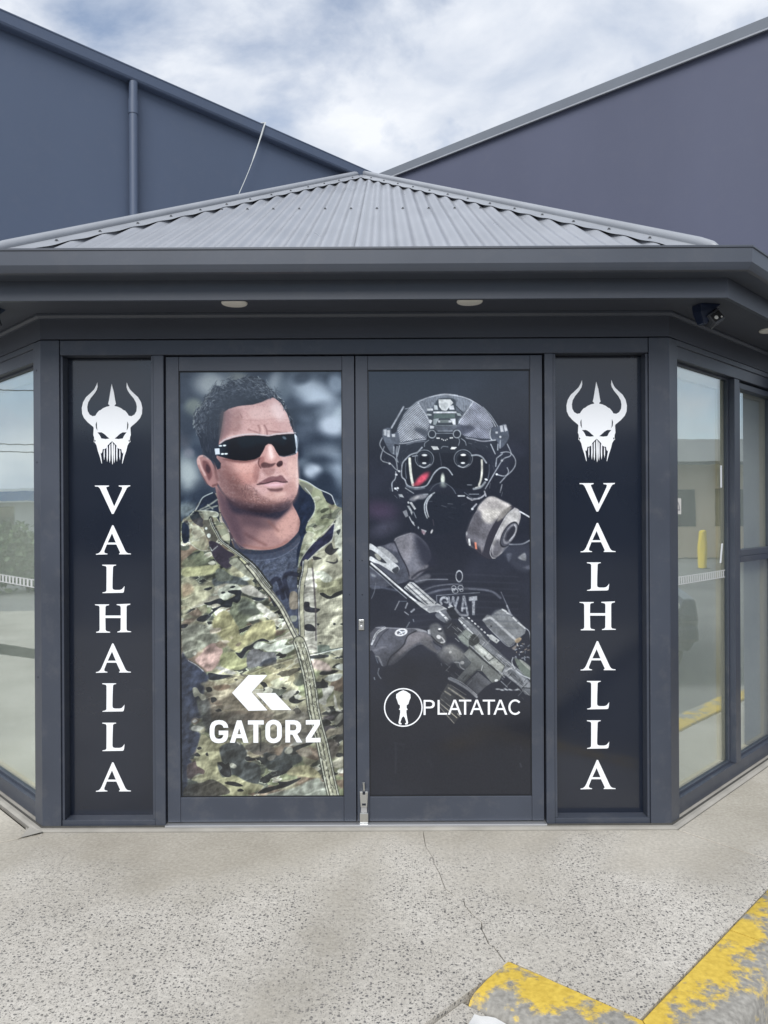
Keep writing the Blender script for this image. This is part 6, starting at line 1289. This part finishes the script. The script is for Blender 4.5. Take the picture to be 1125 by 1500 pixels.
dl, fl_, ypl = door(MLX1+.006, DM-.0025, X(263, 860, DY), X(502.5, 860, DY), man, 'door printed with a man in wraparound sunglasses and camouflage jacket', 'r')
dr, fr_, ypr = door(DM+.0025, MRX0-.008, X(540, 860, DY), X(778, 860, DY), oper, 'door printed with a helmeted figure in a gas mask holding a rifle', 'l')
# vinyl marks on the left film
yl = ypl-.0012
t = Tz(300, 980, 6.25, yl)
flat('logo_shape', [[(400, 55), (573, 55), (428, 212), (573, 378), (400, 382), (250, 218)]], M_WHITE, dl, yl, t)
flat('logo_shape', [[(470, 220), (645, 220), (793, 375), (613, 375)]], M_WHITE, dl, yl, t)
GL = [
 [[(130, 467), (165, 471), (192, 486), (209, 510), (215, 537), (172, 537), (165, 520), (150, 509), (130, 506), (108, 511), (94, 526), (89, 550), (88, 575), (89, 600), (95, 622), (108, 636), (130, 640), (152, 636), (166, 622), (172, 602), (128, 602), (128, 564), (215, 564), (215, 600), (210, 630), (196, 656), (170, 673), (130, 679), (92, 673), (65, 656), (50, 628), (45, 600), (45, 546), (50, 518), (65, 490), (92, 473)]],
 [[(294, 470), (336, 470), (400, 675), (354, 675), (341, 632), (288, 632), (275, 675), (230, 675)], [(299, 597), (331, 597), (315, 542)]],
 [[(395, 470), (540, 470), (540, 508), (490, 508), (490, 675), (445, 675), (445, 508), (395, 508)]],
 [rrect(555, 465, 705, 678, 70), rrect(598, 505, 662, 638, 31)],
 [[(738, 468), (820, 468), (848, 474), (870, 490), (882, 514), (882, 548), (870, 576), (846, 594), (892, 672), (842, 672), (802, 600), (781, 600), (781, 672), (738, 672)], [(781, 507), (818, 507), (834, 515), (839, 534), (834, 553), (818, 562), (781, 562)]],
 [[(925, 468), (1055, 465), (1055, 505), (975, 631), (1060, 630), (1060, 670), (925, 672), (925, 632), (1005, 508), (925, 508)]]]
for lp in GL: flat('letter', lp, M_WHITE, dl, yl, t)
# vinyl marks on the right film
yl = ypr-.0012
t = Tz(555, 995, 5.114, yl)
A_ = lambda dx: [[(560+dx, 153), (577+dx, 153), (620+dx, 265), (603+dx, 265), (590+dx, 230), (545+dx, 230), (532+dx, 265), (516+dx, 265)], [(550+dx, 216), (586+dx, 216), (568+dx, 169)]]
T_ = lambda dx: [[(600+dx, 153), (692+dx, 153), (692+dx, 166), (654+dx, 166), (654+dx, 265), (638+dx, 265), (638+dx, 166), (600+dx, 166)]]
PL = [[[(335, 155), (385, 155), (405, 160), (416, 172), (419, 186), (416, 202), (405, 214), (385, 218), (350, 218), (350, 267), (335, 267)], [(350, 168), (383, 168), (397, 174), (403, 186), (397, 199), (383, 205), (350, 205)]],
      [[(440, 155), (455, 155), (455, 252), (511, 252), (511, 265), (440, 265)]], A_(0), T_(0), A_(165), T_(178), A_(342),
      [arc(1021, 209, 51, 58, -42, -318, 26)+arc(1021, 209, 36, 44, -318, -42, 26)]]
for lp in PL: flat('letter', lp, M_WHITE, dr, yl, t)
flat('round_logo', [arc(183, 211, 145, 145, 0, 352, 44), arc(183, 211, 136, 136, 0, 352, 44)], M_WHITE, dr, yl, t)
fh = [(183, 82), (158, 92), (130, 112), (129, 140), (138, 160), (145, 185), (158, 195), (158, 215), (150, 226), (160, 232), (160, 250), (154, 290), (147, 325), (152, 338), (168, 339), (170, 330), (160, 324), (172, 288), (183, 276)]
flat('logo_figure', [fh+[(2*183-x, y) for x, y in fh[::-1][1:-1]]], M_WHITE, dr, yl, t)
for q in ([(137, 130), (147, 150), (150, 160), (140, 152)],):
    pass
# lock and kick-down holder on the right door
p = at(529.5, 915, DY)
lk = MB().box((p.x-.0125, DY-.006, p.z-.024), (p.x+.0125, DY-.0002, p.z+.024)).build('lock_case', M_STEEL, dr, bevel=.003)
MB().lathe((p.x, DY-.006, p.z-.008), (0, -1, 0), [(.006, 0), (.006, .002), (.004, .003)], 12).build('lock_cylinder', M_ALU, lk); MB().box((p.x-.006, DY-.0075, p.z+.008), (p.x+.006, DY-.0061, p.z+.011)).build('lock_slot', M_BLACK, lk)
hx = at(533.3, 1180, DY).x
zz = lambda py: at(533, py, DY-.02).z
hold = empty('door_holder'); tag(hold, 'brushed steel kick-down holder at the foot of the printed doors', 'door stop')
yb = DY-.0005
MB().obox((hx-.0185, yb-.014, zz(1207)), (.037, 0, 0), (0, .0135, 0), (0, 0, zz(1192)-zz(1207))).build('foot_plate', M_STEEL, hold, bevel=.0015)
MB().box((hx-.0135, yb-.012, zz(1192)+.001), (hx+.0135, yb-.0005, zz(1181))).build('slide', M_ALU, hold, bevel=.0015)
MB().prism([(hx-.0175, 0), (hx+.0175, 0), (hx+.0175, 1), (hx-.0175, 1)], 0, 1)
hb = MB(); w0, w1 = .0145, .0185
hb.add([(hx-w0, yb-.022, zz(1182)), (hx+w0, yb-.022, zz(1182)), (hx+w1, yb-.018, zz(1160)), (hx-w1, yb-.018, zz(1160)), (hx-w0, yb-.001, zz(1182)), (hx+w0, yb-.001, zz(1182)), (hx+w1, yb-.001, zz(1160)), (hx-w1, yb-.001, zz(1160))],
       [(0, 1, 2, 3), (4, 7, 6, 5), (0, 4, 5, 1), (1, 5, 6, 2), (2, 6, 7, 3), (3, 7, 4, 0)])
cs = hb.build('lever_case', M_STEEL, hold, bevel=.0015)
MB().box((hx-.0085, yb-.0236, zz(1179.5)), (hx+.0085, yb-.0215, zz(1176.5))).build('lever_slot', M_BLACK, cs)
MB().box((hx-.006, yb-.0205, zz(1164)), (hx+.006, yb-.0185, zz(1159.5))).build('rod_slot', M_BLACK, cs)
MB().tube([(hx, yb-.012, zz(1162)), (hx, yb-.013, zz(1152)), (hx-.001, yb-.016, zz(1147))], [.0045, .0045, .0055], 10).build('release_rod', M_STEEL, hold, smooth=True)

# ---------------------------------------------------------------- soffit fittings
for i, (px, py) in enumerate(((343.5, 445), (688, 442.5))):
    u, v = un(px, py); dd = (Z_SO-.004-CAM_H)*FPX/(-v); x, y = u/FPX*dd, dd-CAM_D
    l = empty('downlight', (x, y, Z_SO)); tag(l, 'round white downlight in the soffit above the door showing the '+('man in sunglasses' if i == 0 else 'masked figure'), 'downlight', 'round soffit downlights')
    MB().lathe((0, 0, 0), (0, 0, -1), [(.054, -.006), (.055, .002), (.052, .006), (.043, .008)], 36).build('trim_ring', M_LAMP, l, smooth=True)
    MB().lathe((0, 0, 0), (0, 0, -1), [(.0425, .004), (.040, .0085), (.02, .0095)], 32).build('diffuser', M_LAMP, l, smooth=True)
u, v = un(1122, 484); dd = (Z_SO-.004-CAM_H)*FPX/(-v)
l = empty('downlight', (u/FPX*dd+.03, dd-CAM_D+.01, Z_SO)); tag(l, 'round white downlight in the soffit over the two-light side window', 'downlight', 'round soffit downlights')
MB().lathe((0, 0, 0), (0, 0, -1), [(.054, -.006), (.055, .002), (.052, .006), (.043, .008)], 36).build('trim_ring', M_LAMP, l, smooth=True); MB().lathe((0, 0, 0), (0, 0, -1), [(.0425, .004), (.040, .0085), (.02, .0095)], 32).build('diffuser', M_LAMP, l, smooth=True)

def sensor_camera(px, py, yaw, label):
    """dark bracket under the soffit with a small boxy camera head tilted down"""
    u, v = un(px, py); dd = (Z_SO-CAM_H)*FPX/(-v); s = empty('security_camera', (u/FPX*dd, dd-CAM_D, Z_SO), yaw); tag(s, label, 'camera', 'cameras under the eaves')
    # bracket: wedge shroud
    MB().add([(-.055, -.03, 0), (.045, -.03, 0), (.045, .035, 0), (-.055, .035, 0), (-.052, -.028, -.035), (.005, -.032, -.028), (.005, .03, -.028), (-.052, .033, -.035), (-.036, -.022, -.082), (-.018, -.024, -.086), (-.018, .026, -.086), (-.036, .026, -.082)],
             [(0, 3, 2, 1), (0, 1, 5, 4), (1, 2, 6, 5), (2, 3, 7, 6), (3, 0, 4, 7), (4, 5, 9, 8), (5, 6, 10, 9), (6, 7, 11, 10), (7, 4, 8, 11), (8, 9, 10, 11)]).build('shroud', M_NAVY, s, bevel=.004)
    MB().tube([(.03, 0, -.002), (.03, -.005, -.03), (.012, -.012, -.052)], .013, 12).build('arm', M_NAVY, s, smooth=True)
    hd = MB().box((-.028, -.026, -.026), (.028, .026, .024)).build('head', M_GLOSS, s, bevel=.006, seg=3); hd.location = (.016, -.020, -.066); hd.rotation_euler = (math.radians(-18), math.radians(-32), 0)
    MB().box((-.0245, -.0285, -.020), (.0245, -.0262, .018)).build('face_plate', M_LENS, hd, bevel=.001)
    MB().lathe((-.008, -.0285, -.003), (0, -1, 0), [(.0085, 0), (.0085, .0015), (.006, .0022)], 16).build('light_dot', M_LAMP, hd); MB().lathe((.014, -.0285, -.013), (0, -1, 0), [(.004, 0), (.004, .0015)], 10).build('status_dot', M_LAMP, hd)
    MB().box((-.030, -.031, .019), (.030, .022, .0265)).build('visor', M_GLOSS, hd, bevel=.002)
    return s
M_NAVY = paint('navy_plastic', (.010, .018, .045), .4, .05, 9); M_GLOSS = paint('grey_camera_plastic', (.06, .065, .075), .25, .05, 9); M_LENS = paint('dark_lens', (.03, .03, .032), .12, .05, 9)
sensor_camera(1037, 447, math.radians(12), 'dark security camera with small lamp under the eave by the tall single-pane window')
sensor_camera(-12, 452, math.radians(-12), 'dark navy security camera under the eave at the hedge-mirroring window')
# ---------------------------------------------------------------- ground: road sheet, paving slabs with open joints, kerbs
rd = MB().add([(-300, -300, -.135), (300, -300, -.135), (300, 300, -.135), (-300, 300, -.135)], [(0, 1, 2, 3)]).build('road', M_ROAD); tag(rd, kind='structure')
pave = empty('pavement'); tag(pave, kind='structure')
A0k, A1k = gnd(747, 1409), gnd(939, 1494)
dB = Vector((Q, Q, 0)); dA = (A1k-A0k).normalized()
Bfar = A1k+dB*14
crack_px = [(118, 62), (121, 90), (128, 118), (146, 150), (152, 168), (166, 196), (172, 214), (186, 240), (212, 262), (236, 276), (243, 292), (262, 314), (286, 340), (291, 362), (300, 384), (310, 402), (326, 414), (344, 432), (350, 446), (359, 456)]
ck = [gnd(560+x/1.991, 1180+y/1.991) for x, y in crack_px]
ck = [p for p in ck if p.y < -.05]
rnd = random.Random(3)
cl_, cr_ = [], []
for i, p in enumerate(ck):
    w = .0014+.0030*(i/len(ck))
    j = Vector((rnd.uniform(-.004, .004), 0, 0)) if 0 < i < len(ck)-1 else Vector((0, 0, 0))
    cl_.append(p+j-Vector((w/2, 0, 0))); cr_.append(p+j+Vector((w/2, 0, 0)))
# right joint: from the front corner of the entrance out to the kerb
j0, j1 = gnd(1000, 1228), gnd(1125, 1270); dj = (j1-j0).normalized()
j0 = Vector((XR+.034*TQ, -.036, 0))
# find where the joint meets the kerb line
def isect(p, d, q, e):
    den = d.x*e.y-d.y*e.x; t = ((q.x-p.x)*e.y-(q.y-p.y)*e.x)/den; return p+d*t
JK = isect(j0, dj, A1k, dB)
g = .0040
nj = Vector((-dj.y, dj.x, 0))
l0, l1 = gnd(28, 1229), gnd(0, 1194)
front_y = -.0345
def slab(poly, name='slab', mat=None, z=0.0, bev=.004):
    """flat slab with slightly rounded arris"""
    me = bpy.data.meshes.new(name); bm = bmesh.new()
    vs_ = [bm.verts.new((p[0], p[1], z)) for p in poly]
    f = bm.faces.new(vs_)
    if f.normal.z < 0 or f.calc_area() < 0: bmesh.ops.reverse_faces(bm, faces=[f])
    bm.normal_update()
    if f.normal.z < 0: bmesh.ops.reverse_faces(bm, faces=[f])
    r = bmesh.ops.inset_individual(bm, faces=[f], thickness=bev, depth=0) if bev else None
    outer = [v for v in bm.verts if all(abs(v.co.x-p[0])+abs(v.co.y-p[1]) > -1 for p in poly)]
    inner = set(f.verts)
    low = [v for v in bm.verts if v not in inner]
    for v in low: v.co.z -= bev*.8
    ed = [e for e in bm.edges if len(e.link_faces) == 1]
    ex = bmesh.ops.extrude_edge_only(bm, edges=ed)
    for v in [q for q in ex['geom'] if isinstance(q, bmesh.types.BMVert)]: v.co.z = z-.09
    bmesh.ops.triangulate(bm, faces=[q for q in bm.faces if len(q.verts) > 4])
    bmesh.ops.recalc_face_normals(bm, faces=bm.faces)
    bm.to_mesh(me); bm.free()
    return link(name, me, mat or M_CONC, pave)
xy = lambda p: (p.x, p.y)
Jl = A0k+Vector((-Q, -Q, 0))*7            # long joint running out past the kerb end
# slab in front of the doors, left of the crack
L_edge = l0+(l0-l1).normalized()*0
wl = ring(.034)
left_far = l1+(l1-l0).normalized()*.0
dl_ = (l1-l0).normalized()
slab([xy(cl_[0]+Vector((0, .0, 0)))]+[xy(p) for p in cl_[1:]]+[(A0k.x-.004, A0k.y-.002), (Jl.x-.004, Jl.y), (-9, Jl.y), (-9, l0.y-1.2), (l0.x-2.2, l0.y-1.2+.0), (l0.x+.0, l0.y-.004), (l0.x+.03, front_y), (cl_[0].x, front_y)], bev=.0015)
# slab right of the crack, bounded by the kerb and the right joint
cn = (XR+.034*TQ, front_y)
slab([(cr_[0].x, front_y)]+[(cn[0]-.004, front_y), xy(JK-nj*g-dB*.0)]+[xy(A1k+Vector((0, .006, 0)))]+[xy(A0k+Vector((.004, .004, 0)))]+[xy(p) for p in reversed(cr_[1:])], bev=.0015)
# slab along the right side wall
q1 = Vector((XR+TR+1+.034*Q, TR+1-.034*Q, 0))
far_k = A1k+dB*12
slab([(cn[0]+.004, front_y+.004), (XR+8+.034*Q, 8-.034*Q), xy(far_k+Vector((-.006, .006, 0))), xy(JK+nj*g+Vector((-.004, .004, 0)))], bev=.003)
# slab along the left side wall
slab([(l0.x+.018, front_y+.004), (l0.x-.008, l0.y+.004), (l0.x-2.2, l0.y-1.19), (-9, l0.y-1.19), (-9, 9), (XL-8-.034*Q, 8-.034*Q)], bev=.003)
# bed under the joints
bed = MB().add([(-9.2, -6, -.05), (.1, -6, -.05), (A1k.x-.02, A1k.y-.02, -.05), (far_k.x, far_k.y, -.05), (XR+8, 8, -.05), (XL-8, 8, -.05), (-9.2, 8, -.05)], [(0, 1, 2, 3, 4, 5, 6)]).build('joint_bed', M_JOINT, pave)
# kerbs
def kerb(p, q, w, name='kerb', drop=.125, rise=.006, cut0=None, cut1=None):
    """kerb unit along p->q, lying to the right of it; rounded outer arris"""
    d = (q-p).normalized(); o = Vector((d.y, -d.x, 0))
    prof = [(.004, rise-.006), (.010, rise), (w*.55, rise+.001), (w-.035, rise-.006), (w-.014, rise-.016), (w-.002, rise-.034), (w+.012, -drop), (.004, -drop)]
    mb = MB(); n = len(prof); Lk_ = (q-p).length; m = 8
    for i in range(m+1):
        for a, z in prof:
            e0 = cut0(a) if cut0 else 0; e1 = cut1(a) if cut1 else 0
            s = e0+(Lk_+e1-e0)*i/m; v = p+d*s+o*a; mb.v.append((v.x, v.y, z+(rnd.uniform(-.0012, .0012) if 0 < i < m else 0)))
    for i in range(m):
        for j in range(n): k_ = (j+1) % n; mb.f.append((i*n+j, i*n+k_, (i+1)*n+k_, (i+1)*n+j))
    mb.f.append(tuple(range(n))); mb.f.append(tuple(range(m*n, m*n+n))[::-1])
    o_ = mb.build(name, M_KERB, None, smooth=True)
    at2 = o_.data.attributes.new('across', 'FLOAT', 'POINT'); at2.data.foreach_set('value', [min(1, a/w) for _ in range(m+1) for a, z in prof]); return o_
kr = empty('kerbs'); tag(kr, kind='structure'); kr.name = 'kerb_line'
mit = lambda a: a*1.0
for o in (kerb(A0k, A1k, .235, cut1=lambda a: a*.93-.002), kerb(A1k, A1k+dB*.62, .20, cut0=lambda a: -a*.93+.002), kerb(A1k+dB*.626, A1k+dB*3.0, .20), kerb(A1k+dB*3.006, A1k+dB*5.4, .20), kerb(A1k+dB*5.406, A1k+dB*12, .20)): o.parent = kr
# concrete apron below the kerb end, with a scrap of paper
ap = [xy(A0k+Vector((-Q, -Q, 0))*.243+Vector((.004, 0, 0))), (A0k.x-Q*7+.004, A0k.y-Q*7), (A0k.x+3, A0k.y-Q*7), (A1k.x+.4, A1k.y-.5), xy(A0k+Vector((-Q, -Q, 0))*.245+dA*.9)]
slab(ap, 'apron_slab', None, -.014, .003)
pp = gnd(700, 1497, -.03)
pm = MB(); nx, ny = 7, 7; px_ = Vector((.88, -.47, 0)); py_ = Vector((.47, .88, 0)); po = gnd(690, 1500, -.014)+Vector((0, 0, .001))-py_*.05
for i in range(nx):
    for j in range(ny):
        v = po+px_*(.125*i/(nx-1))+py_*(.075*j/(ny-1))+Vector((0, 0, .004+.005*math.sin(i*1.3+j*.7)+.012*(j/(ny-1))**2)); pm.v.append(tuple(v))
for i in range(nx-1):
    for j in range(ny-1): a = i*ny+j; pm.f.append((a, a+ny, a+ny+1, a+1))
sp_ = pm.build('paper_scrap', M_PAPER, None); sp_.data.polygons.foreach_set('use_smooth', [True]*len(sp_.data.polygons))
tag(sp_, 'white scrap of paper lying at the end of the yellow kerb', 'paper')
# crumbled mortar and grit by the left post
gr = MB(); rg_ = random.Random(12)
def chip(c, r):
    vs_ = []
    for t in range(5): a = t*1.257+rg_.uniform(-.3, .3); vs_.append((c.x+r*math.cos(a)*rg_.uniform(.6, 1.2), c.y+r*math.sin(a)*rg_.uniform(.6, 1.2), c.z))
    vs_ += [(c.x+rg_.uniform(-.3, .3)*r, c.y+rg_.uniform(-.3, .3)*r, c.z+r*rg_.uniform(.4, .9))]
    gr.add(vs_, [(0, 1, 5), (1, 2, 5), (2, 3, 5), (3, 4, 5), (4, 0, 5)])
for px, py, n_, sx, sy, r0 in ((45, 1222, 26, 16, 9, .006), (200, 1221, 14, 140, 4, .003), (700, 1219, 30, 260, 5, .003), (433, 1217, 3, 2, 1, .007)):
    for i in range(n_):
        chip(gnd(px+rg_.uniform(-sx, sx), py+rg_.uniform(-sy, sy), .0), r0*rg_.uniform(.4, 1.3))
for i in range(46):
    chip(gnd(rg_.uniform(20, 1100), rg_.uniform(1240, 1480), .0), rg_.uniform(.0012, .0035))
go = gr.build('mortar_crumbs', M_CEMENT, None); tag(go, 'pale mortar crumbs and grit scattered along the foot of the frame', 'grit', kind='stuff')
for px, py, w_, h_ in ((590, 1430, 0, 0),): pass
sl_ = MB().add([gnd(30, 1229), gnd(62, 1222), gnd(58, 1214), gnd(52, 1204), gnd(44, 1212)], [(0, 1, 2, 3, 4)])
for i, v in enumerate(sl_.v): sl_.v[i] = (v[0], v[1], .006+.004*(i % 2))
tag(sl_.build('broken_mortar', M_CEMENT, pave))
# ---------------------------------------------------------------- what stands round about (seen mirrored in the glass)
M_BEIGE = paint('beige_wall_paint', (.52, .42, .30), .7, .08, .5, .1, 20)
M_PALE = paint('pale_cladding', (.55, .55, .54), .6, .06, .4)
M_DARKWALL = paint('charcoal_cladding', (.05, .055, .065), .6, .08, .4)
M_GLASSD = paint('dark_window', (.02, .025, .03), .1, .05, 3, coat=1)
M_YEL = paint('yellow_bollard_paint', (.70, .52, .04), .5, .06, 6)
M_BLUE = paint('blue_sign_paint', (.06, .17, .42), .5, .05, 3)
M_CAR = paint('navy_car_paint', (.018, .026, .045), .2, .04, 3, coat=1)
M_LEAF = paint('hedge_leaf', (.060, .095, .030), .55, .35, 9)
M_LEAF2 = paint('tree_leaf', (.045, .065, .030), .55, .35, 2)
M_BARK = paint('bark', (.09, .07, .05), .9, .2, 8)
M_CHROME = paint('lamp_chrome', (.75, .76, .78), .12, .03, 9, metal=1)
M_PLATE = paint('number_plate', (.55, .50, .46), .5, .03, 9)
def RW(px, d): return Vector((XR-CAM_D+d, -XR+(px-562.5)/FPX*d, 0))           # point mirrored in the right window at forward distance d
def LW(px, d): return Vector((CAM_D+XL-d, XL-(px-562.5)/FPX*d, 0))             # same for the left window
# beige workshop with pale roof band, door, sign board
ws = empty('workshop', (22.0, 6.0, -.1)); tag(ws, 'beige rendered workshop with pale roof band across the side road', 'building')
MB().box((0, -14, 0), (8, 16, 3.05)).build('wall', M_BEIGE, ws)
MB().box((-.6, -14.2, 3.05), (8.2, 16.2, 3.75)).build('roof_band', M_PALE, ws)
MB().box((-.6, -14.2, 2.95), (-.45, 16.2, 3.045)).build('gutter', M_DARKWALL, ws)
for y0, y1 in ((-9, -5.5), (-3, .2), (5.2, 8.6), (10, 13.4)):
    wd = MB().box((-.03, y0, .02), (.0-.002, y1, 2.7)).build('roller_door', M_PALE, ws)
    for i in range(9): MB().box((-.05, y0+.02, .1+.29*i), (-.031, y1-.02, .3+.29*i)).build('slat', M_PALE, wd)
for y0 in (1.6, 3.4):
    w_ = MB().box((-.02, y0, 1.0), (-.002, y0+1.2, 2.2)).build('window', M_GLASSD, ws)
bo = RW(1035.5, 20.0); b = empty('bollard', (bo.x, bo.y, -.13)); tag(b, 'yellow steel bollard before the beige workshop', 'bollard')
MB().lathe((0, 0, 0), (0, 0, 1), [(.11, 0), (.11, .95), (.10, .99), (.06, 1.02)], 18).build('post', M_YEL, b, smooth=True); MB().lathe((0, 0, 0), (0, 0, 1), [(.17, 0), (.17, .02)], 18).build('base_plate', M_SCREW, b)
# car parked on the side road, nose towards the entrance
def car(loc, rz, label):
    c = empty('parked_car', loc, rz); tag(c, label, 'car')
    # side profile (x forward), lofted across the width
    prof = [(2.05, .42), (2.10, .60), (2.02, .76), (1.2, .93), (.95, .98), (.25, 1.40), (-.4, 1.47), (-1.3, 1.42), (-1.85, 1.05), (-2.05, .95), (-2.1, .55), (-2.0, .32), (1.9, .28)]
    mb = MB(); ys = [(-.88, .93, -.06), (-.84, 1.0, 0), (0, 1.015, .012), (.84, 1.0, 0), (.88, .93, -.06)]
    n = len(prof)
    for y, sx, dz in ys:
        for x, z in prof: k_ = .80 if z > 1.02 else 1; mb.v.append((x*sx, y*k_, z+dz*(1 if z > .5 else 0)))
    for i in range(4):
        for j in range(n): k_ = (j+1) % n; mb.f.append((i*n+j, i*n+k_, (i+1)*n+k_, (i+1)*n+j))
    mb.f.append(tuple(range(n))); mb.f.append(tuple(range(4*n, 5*n))[::-1])
    body = mb.build('body', M_CAR, c, bevel=.03, smooth=True)
    ws_ = MB().add([(.97, -.62, 1.03), (.97, .62, 1.03), (.30, .58, 1.40), (.30, -.58, 1.40)], [(0, 1, 2, 3)]).build('windscreen', M_GLASSD, c)
    ws_.location = (.022, 0, .012)
    for s in (-1, 1):
        hl = MB().lathe((1.96, s*.64, .70), (1, 0, .12), [(.11, 0), (.105, .07), (.06, .10), (.02, .105)], 18).build('headlight', M_CHROME, c, smooth=True)
        MB().lathe((2.055, s*.64, .711), (1, 0, .12), [(.045, 0), (.04, .012)], 12).build('bulb', M_LAMP, hl)
        MB().box((.7, s*.72, .99), (.88, s*.96, 1.12)).build('mirror', M_CAR, c, bevel=.03)
        MB().box((-1.2, s*.742-.005, 1.07), (.55, s*.742+.005, 1.33)).build('side_window', M_GLASSD, c)
        for x in (1.32, -1.3):
            w = MB().lathe((x, s*.80, .31), (0, s, 0), [(.31, -.12), (.32, -.08), (.32, .06), (.30, .09), (.21, .09)], 28).build('wheel', M_RUBBER, c, smooth=True)
            MB().lathe((x, s*.80, .31), (0, s, 0), [(.20, .085), (.19, .10), (.05, .105)], 20).build('rim', M_STEEL, w, smooth=True)
    MB().box((2.09, -.55, .58), (2.125, .55, .68)).build('grille', M_RUBBER, c, bevel=.01); MB().box((2.07, -.82, .40), (2.15, .82, .54)).build('bumper', M_CAR, c, bevel=.03); MB().box((2.151, -.19, .42), (2.16, .19, .52)).build('number_plate', M_PLATE, c)
    return c
cp = RW(1055, 6.45); car((cp.x+2.15, cp.y-.90, -.135), math.pi, 'dark navy car parked nose-in at the kerb of the side road')
# hedge and small trees on the other road
def leaf_cloud(name, mat, parent, blobs, n, size, seed):
    rg2 = np.random.RandomState(seed); V = []; F = []
    tot = sum(b[3]*b[4] for b in blobs)
    for (cx, cy, cz, rx, rz) in blobs:
        m = int(n*rx*rz/tot) if tot else 0
        d = rg2.normal(size=(m, 3)); d /= np.linalg.norm(d, axis=1)[:, None]; r = rg2.rand(m, 1)**.4
        c = np.array((cx, cy, cz))+d*r*np.array((rx, rx, rz))
        a = rg2.normal(size=(m, 3)); a /= np.linalg.norm(a, axis=1)[:, None]; b_ = np.cross(a, rg2.normal(size=(m, 3))); b_ /= np.linalg.norm(b_, axis=1)[:, None]
        s = size*(.6+.8*rg2.rand(m, 1)); k0 = len(V)
        q = np.stack([c-a*s, c+b_*s*.5, c+a*s, c-b_*s*.5], 1).reshape(-1, 3); V += q.tolist(); F += (np.arange(m*4).reshape(-1, 4)+sum(0 for _ in ())+k0).tolist()
    me = bpy.data.meshes.new(name); me.from_pydata(V, [], F); me.update()
    return link(name, me, mat, parent)
hp_ = LW(22, 14.4); rg_ = random.Random(4)
for i in range(3):
    h = empty('hedge_shrub', (hp_.x-.5+rg_.uniform(-.4, .4), hp_.y+(i-1)*1.7, -.13)); tag(h, ['loose green shrub in the kerbside hedge, shortest of the three', 'dense green shrub in the middle of the kerbside hedge', 'tall loose green shrub closing the far end of the kerbside hedge'][i], 'shrub', 'shrubs of the kerbside hedge')
    hh_ = (1.25, 1.5, 1.7)[i]
    leaf_cloud('foliage', M_LEAF, h, [(rg_.uniform(-.5, .5), rg_.uniform(-.5, .5), hh_*rg_.uniform(.35, .68), .55, hh_*.42) for _ in range(7)], 2600, .07, 5+i)
    st2 = MB()
    for k_ in range(6): a = k_*1.05; st2.tube([(0, 0, 0), (.2*math.cos(a), .2*math.sin(a), hh_*.4), (.42*math.cos(a), .42*math.sin(a), hh_*.8)], [.025, .018, .008], 6)
    st2.build('stems', M_BARK, h)
sp2 = LW(22, 36); sh = empty('showroom', (sp2.x-1, sp2.y, -.13)); tag(sh, 'long pale showroom with blue fascia sign beyond the hedge', 'building')
MB().box((-9, -16, 0), (0, 16, 2.1)).build('wall', M_PALE, sh); MB().box((-9.3, -16.3, 2.1), (.8, 16.3, 2.75)).build('fascia', M_WHITE, sh); MB().box((.805, -3.5, 2.16), (.84, 2.0, 2.62)).build('sign_board', M_BLUE, sh)
for k_ in range(8): MB().box((.002, -15+k_*3.9, .5), (.02, -12.4+k_*3.9, 1.9)).build('window', M_GLASSD, sh)
tl2 = LW(22, 58)
for i in range(6):
    x, y = tl2.x+rg_.uniform(-4, 4), tl2.y-15+6*i+rg_.uniform(-1.5, 1.5); H2 = rg_.uniform(4.6, 6.2)
    tr = empty('street_tree', (x, y, -.13)); tag(tr, 'round-headed street tree behind the pale showroom', 'tree', 'trees behind the showroom')
    MB().tube([(0, 0, 0), (.05, .03, H2*.35), (.1, -.05, H2*.7)], [.16, .12, .05], 8).build('trunk', M_BARK, tr); leaf_cloud('crown', M_LEAF2, tr, [(rg_.uniform(-1.4, 1.4), rg_.uniform(-1.6, 1.6), H2*rg_.uniform(.5, .8), 1.3, 1.0) for _ in range(8)], 1500, .28, 40+i)
# power lines over that road
ln = LW(22, 20)
for i, (z_, off) in enumerate(((6.4, 0), (5.9, .6), (4.7, 0), (3.3, -.4), (3.05, .2))):
    pts = []
    for k_ in range(25):
        t = k_/24-.5; pts.append((ln.x+off+t*9, ln.y+t*44, z_+3.2*t*t))
    tag(MB().tube(pts, .014, 5).build('power_line', M_BLACK), ['highest black power line over the hedge road', 'second highest black power line over the hedge road', 'middle black power line over the hedge road', 'upper of the two low black cables over the hedge road', 'lowest black cable over the hedge road'][i], 'power line', 'overhead lines')
for k_, s in enumerate((-1, 1)):
    pl = empty('power_pole', (ln.x+s*4.5, ln.y+s*22, -.13)); tag(pl, 'timber power pole carrying the overhead lines, '+('at the showroom end' if s < 0 else 'at the warehouse end'), 'pole', 'power poles')
    MB().tube([(0, 0, 0), (0, 0, 8)], [.14, .10], 10).build('shaft', M_BARK, pl); MB().box((-1.0, -.06, 7.0), (1.0, .06, 7.12)).build('cross_arm', M_BARK, pl)
# dark warehouse across the car park behind the photographer
ow = empty('opposite_warehouse', (0, -27, -.13)); tag(ow, 'long charcoal warehouse facing the doors across the car park', 'building')
MB().box((-26, -12, 0), (30, 0, 4.6)).build('wall', M_DARKWALL, ow); MB().box((-26.3, -12.2, 4.6), (30.3, .3, 4.85)).build('roof_edge', M_CAPG, ow)
for k_ in range(5):
    rd_ = MB().box((-21+k_*10, .002, .02), (-16.5+k_*10, .03, 3.4)).build('roller_door', M_CAPG, ow)
    for i in range(10): MB().box((-20.95+k_*10, .031, .08+.33*i), (-16.55+k_*10, .05, .32+.33*i)).build('slat', M_CAPG, rd_)
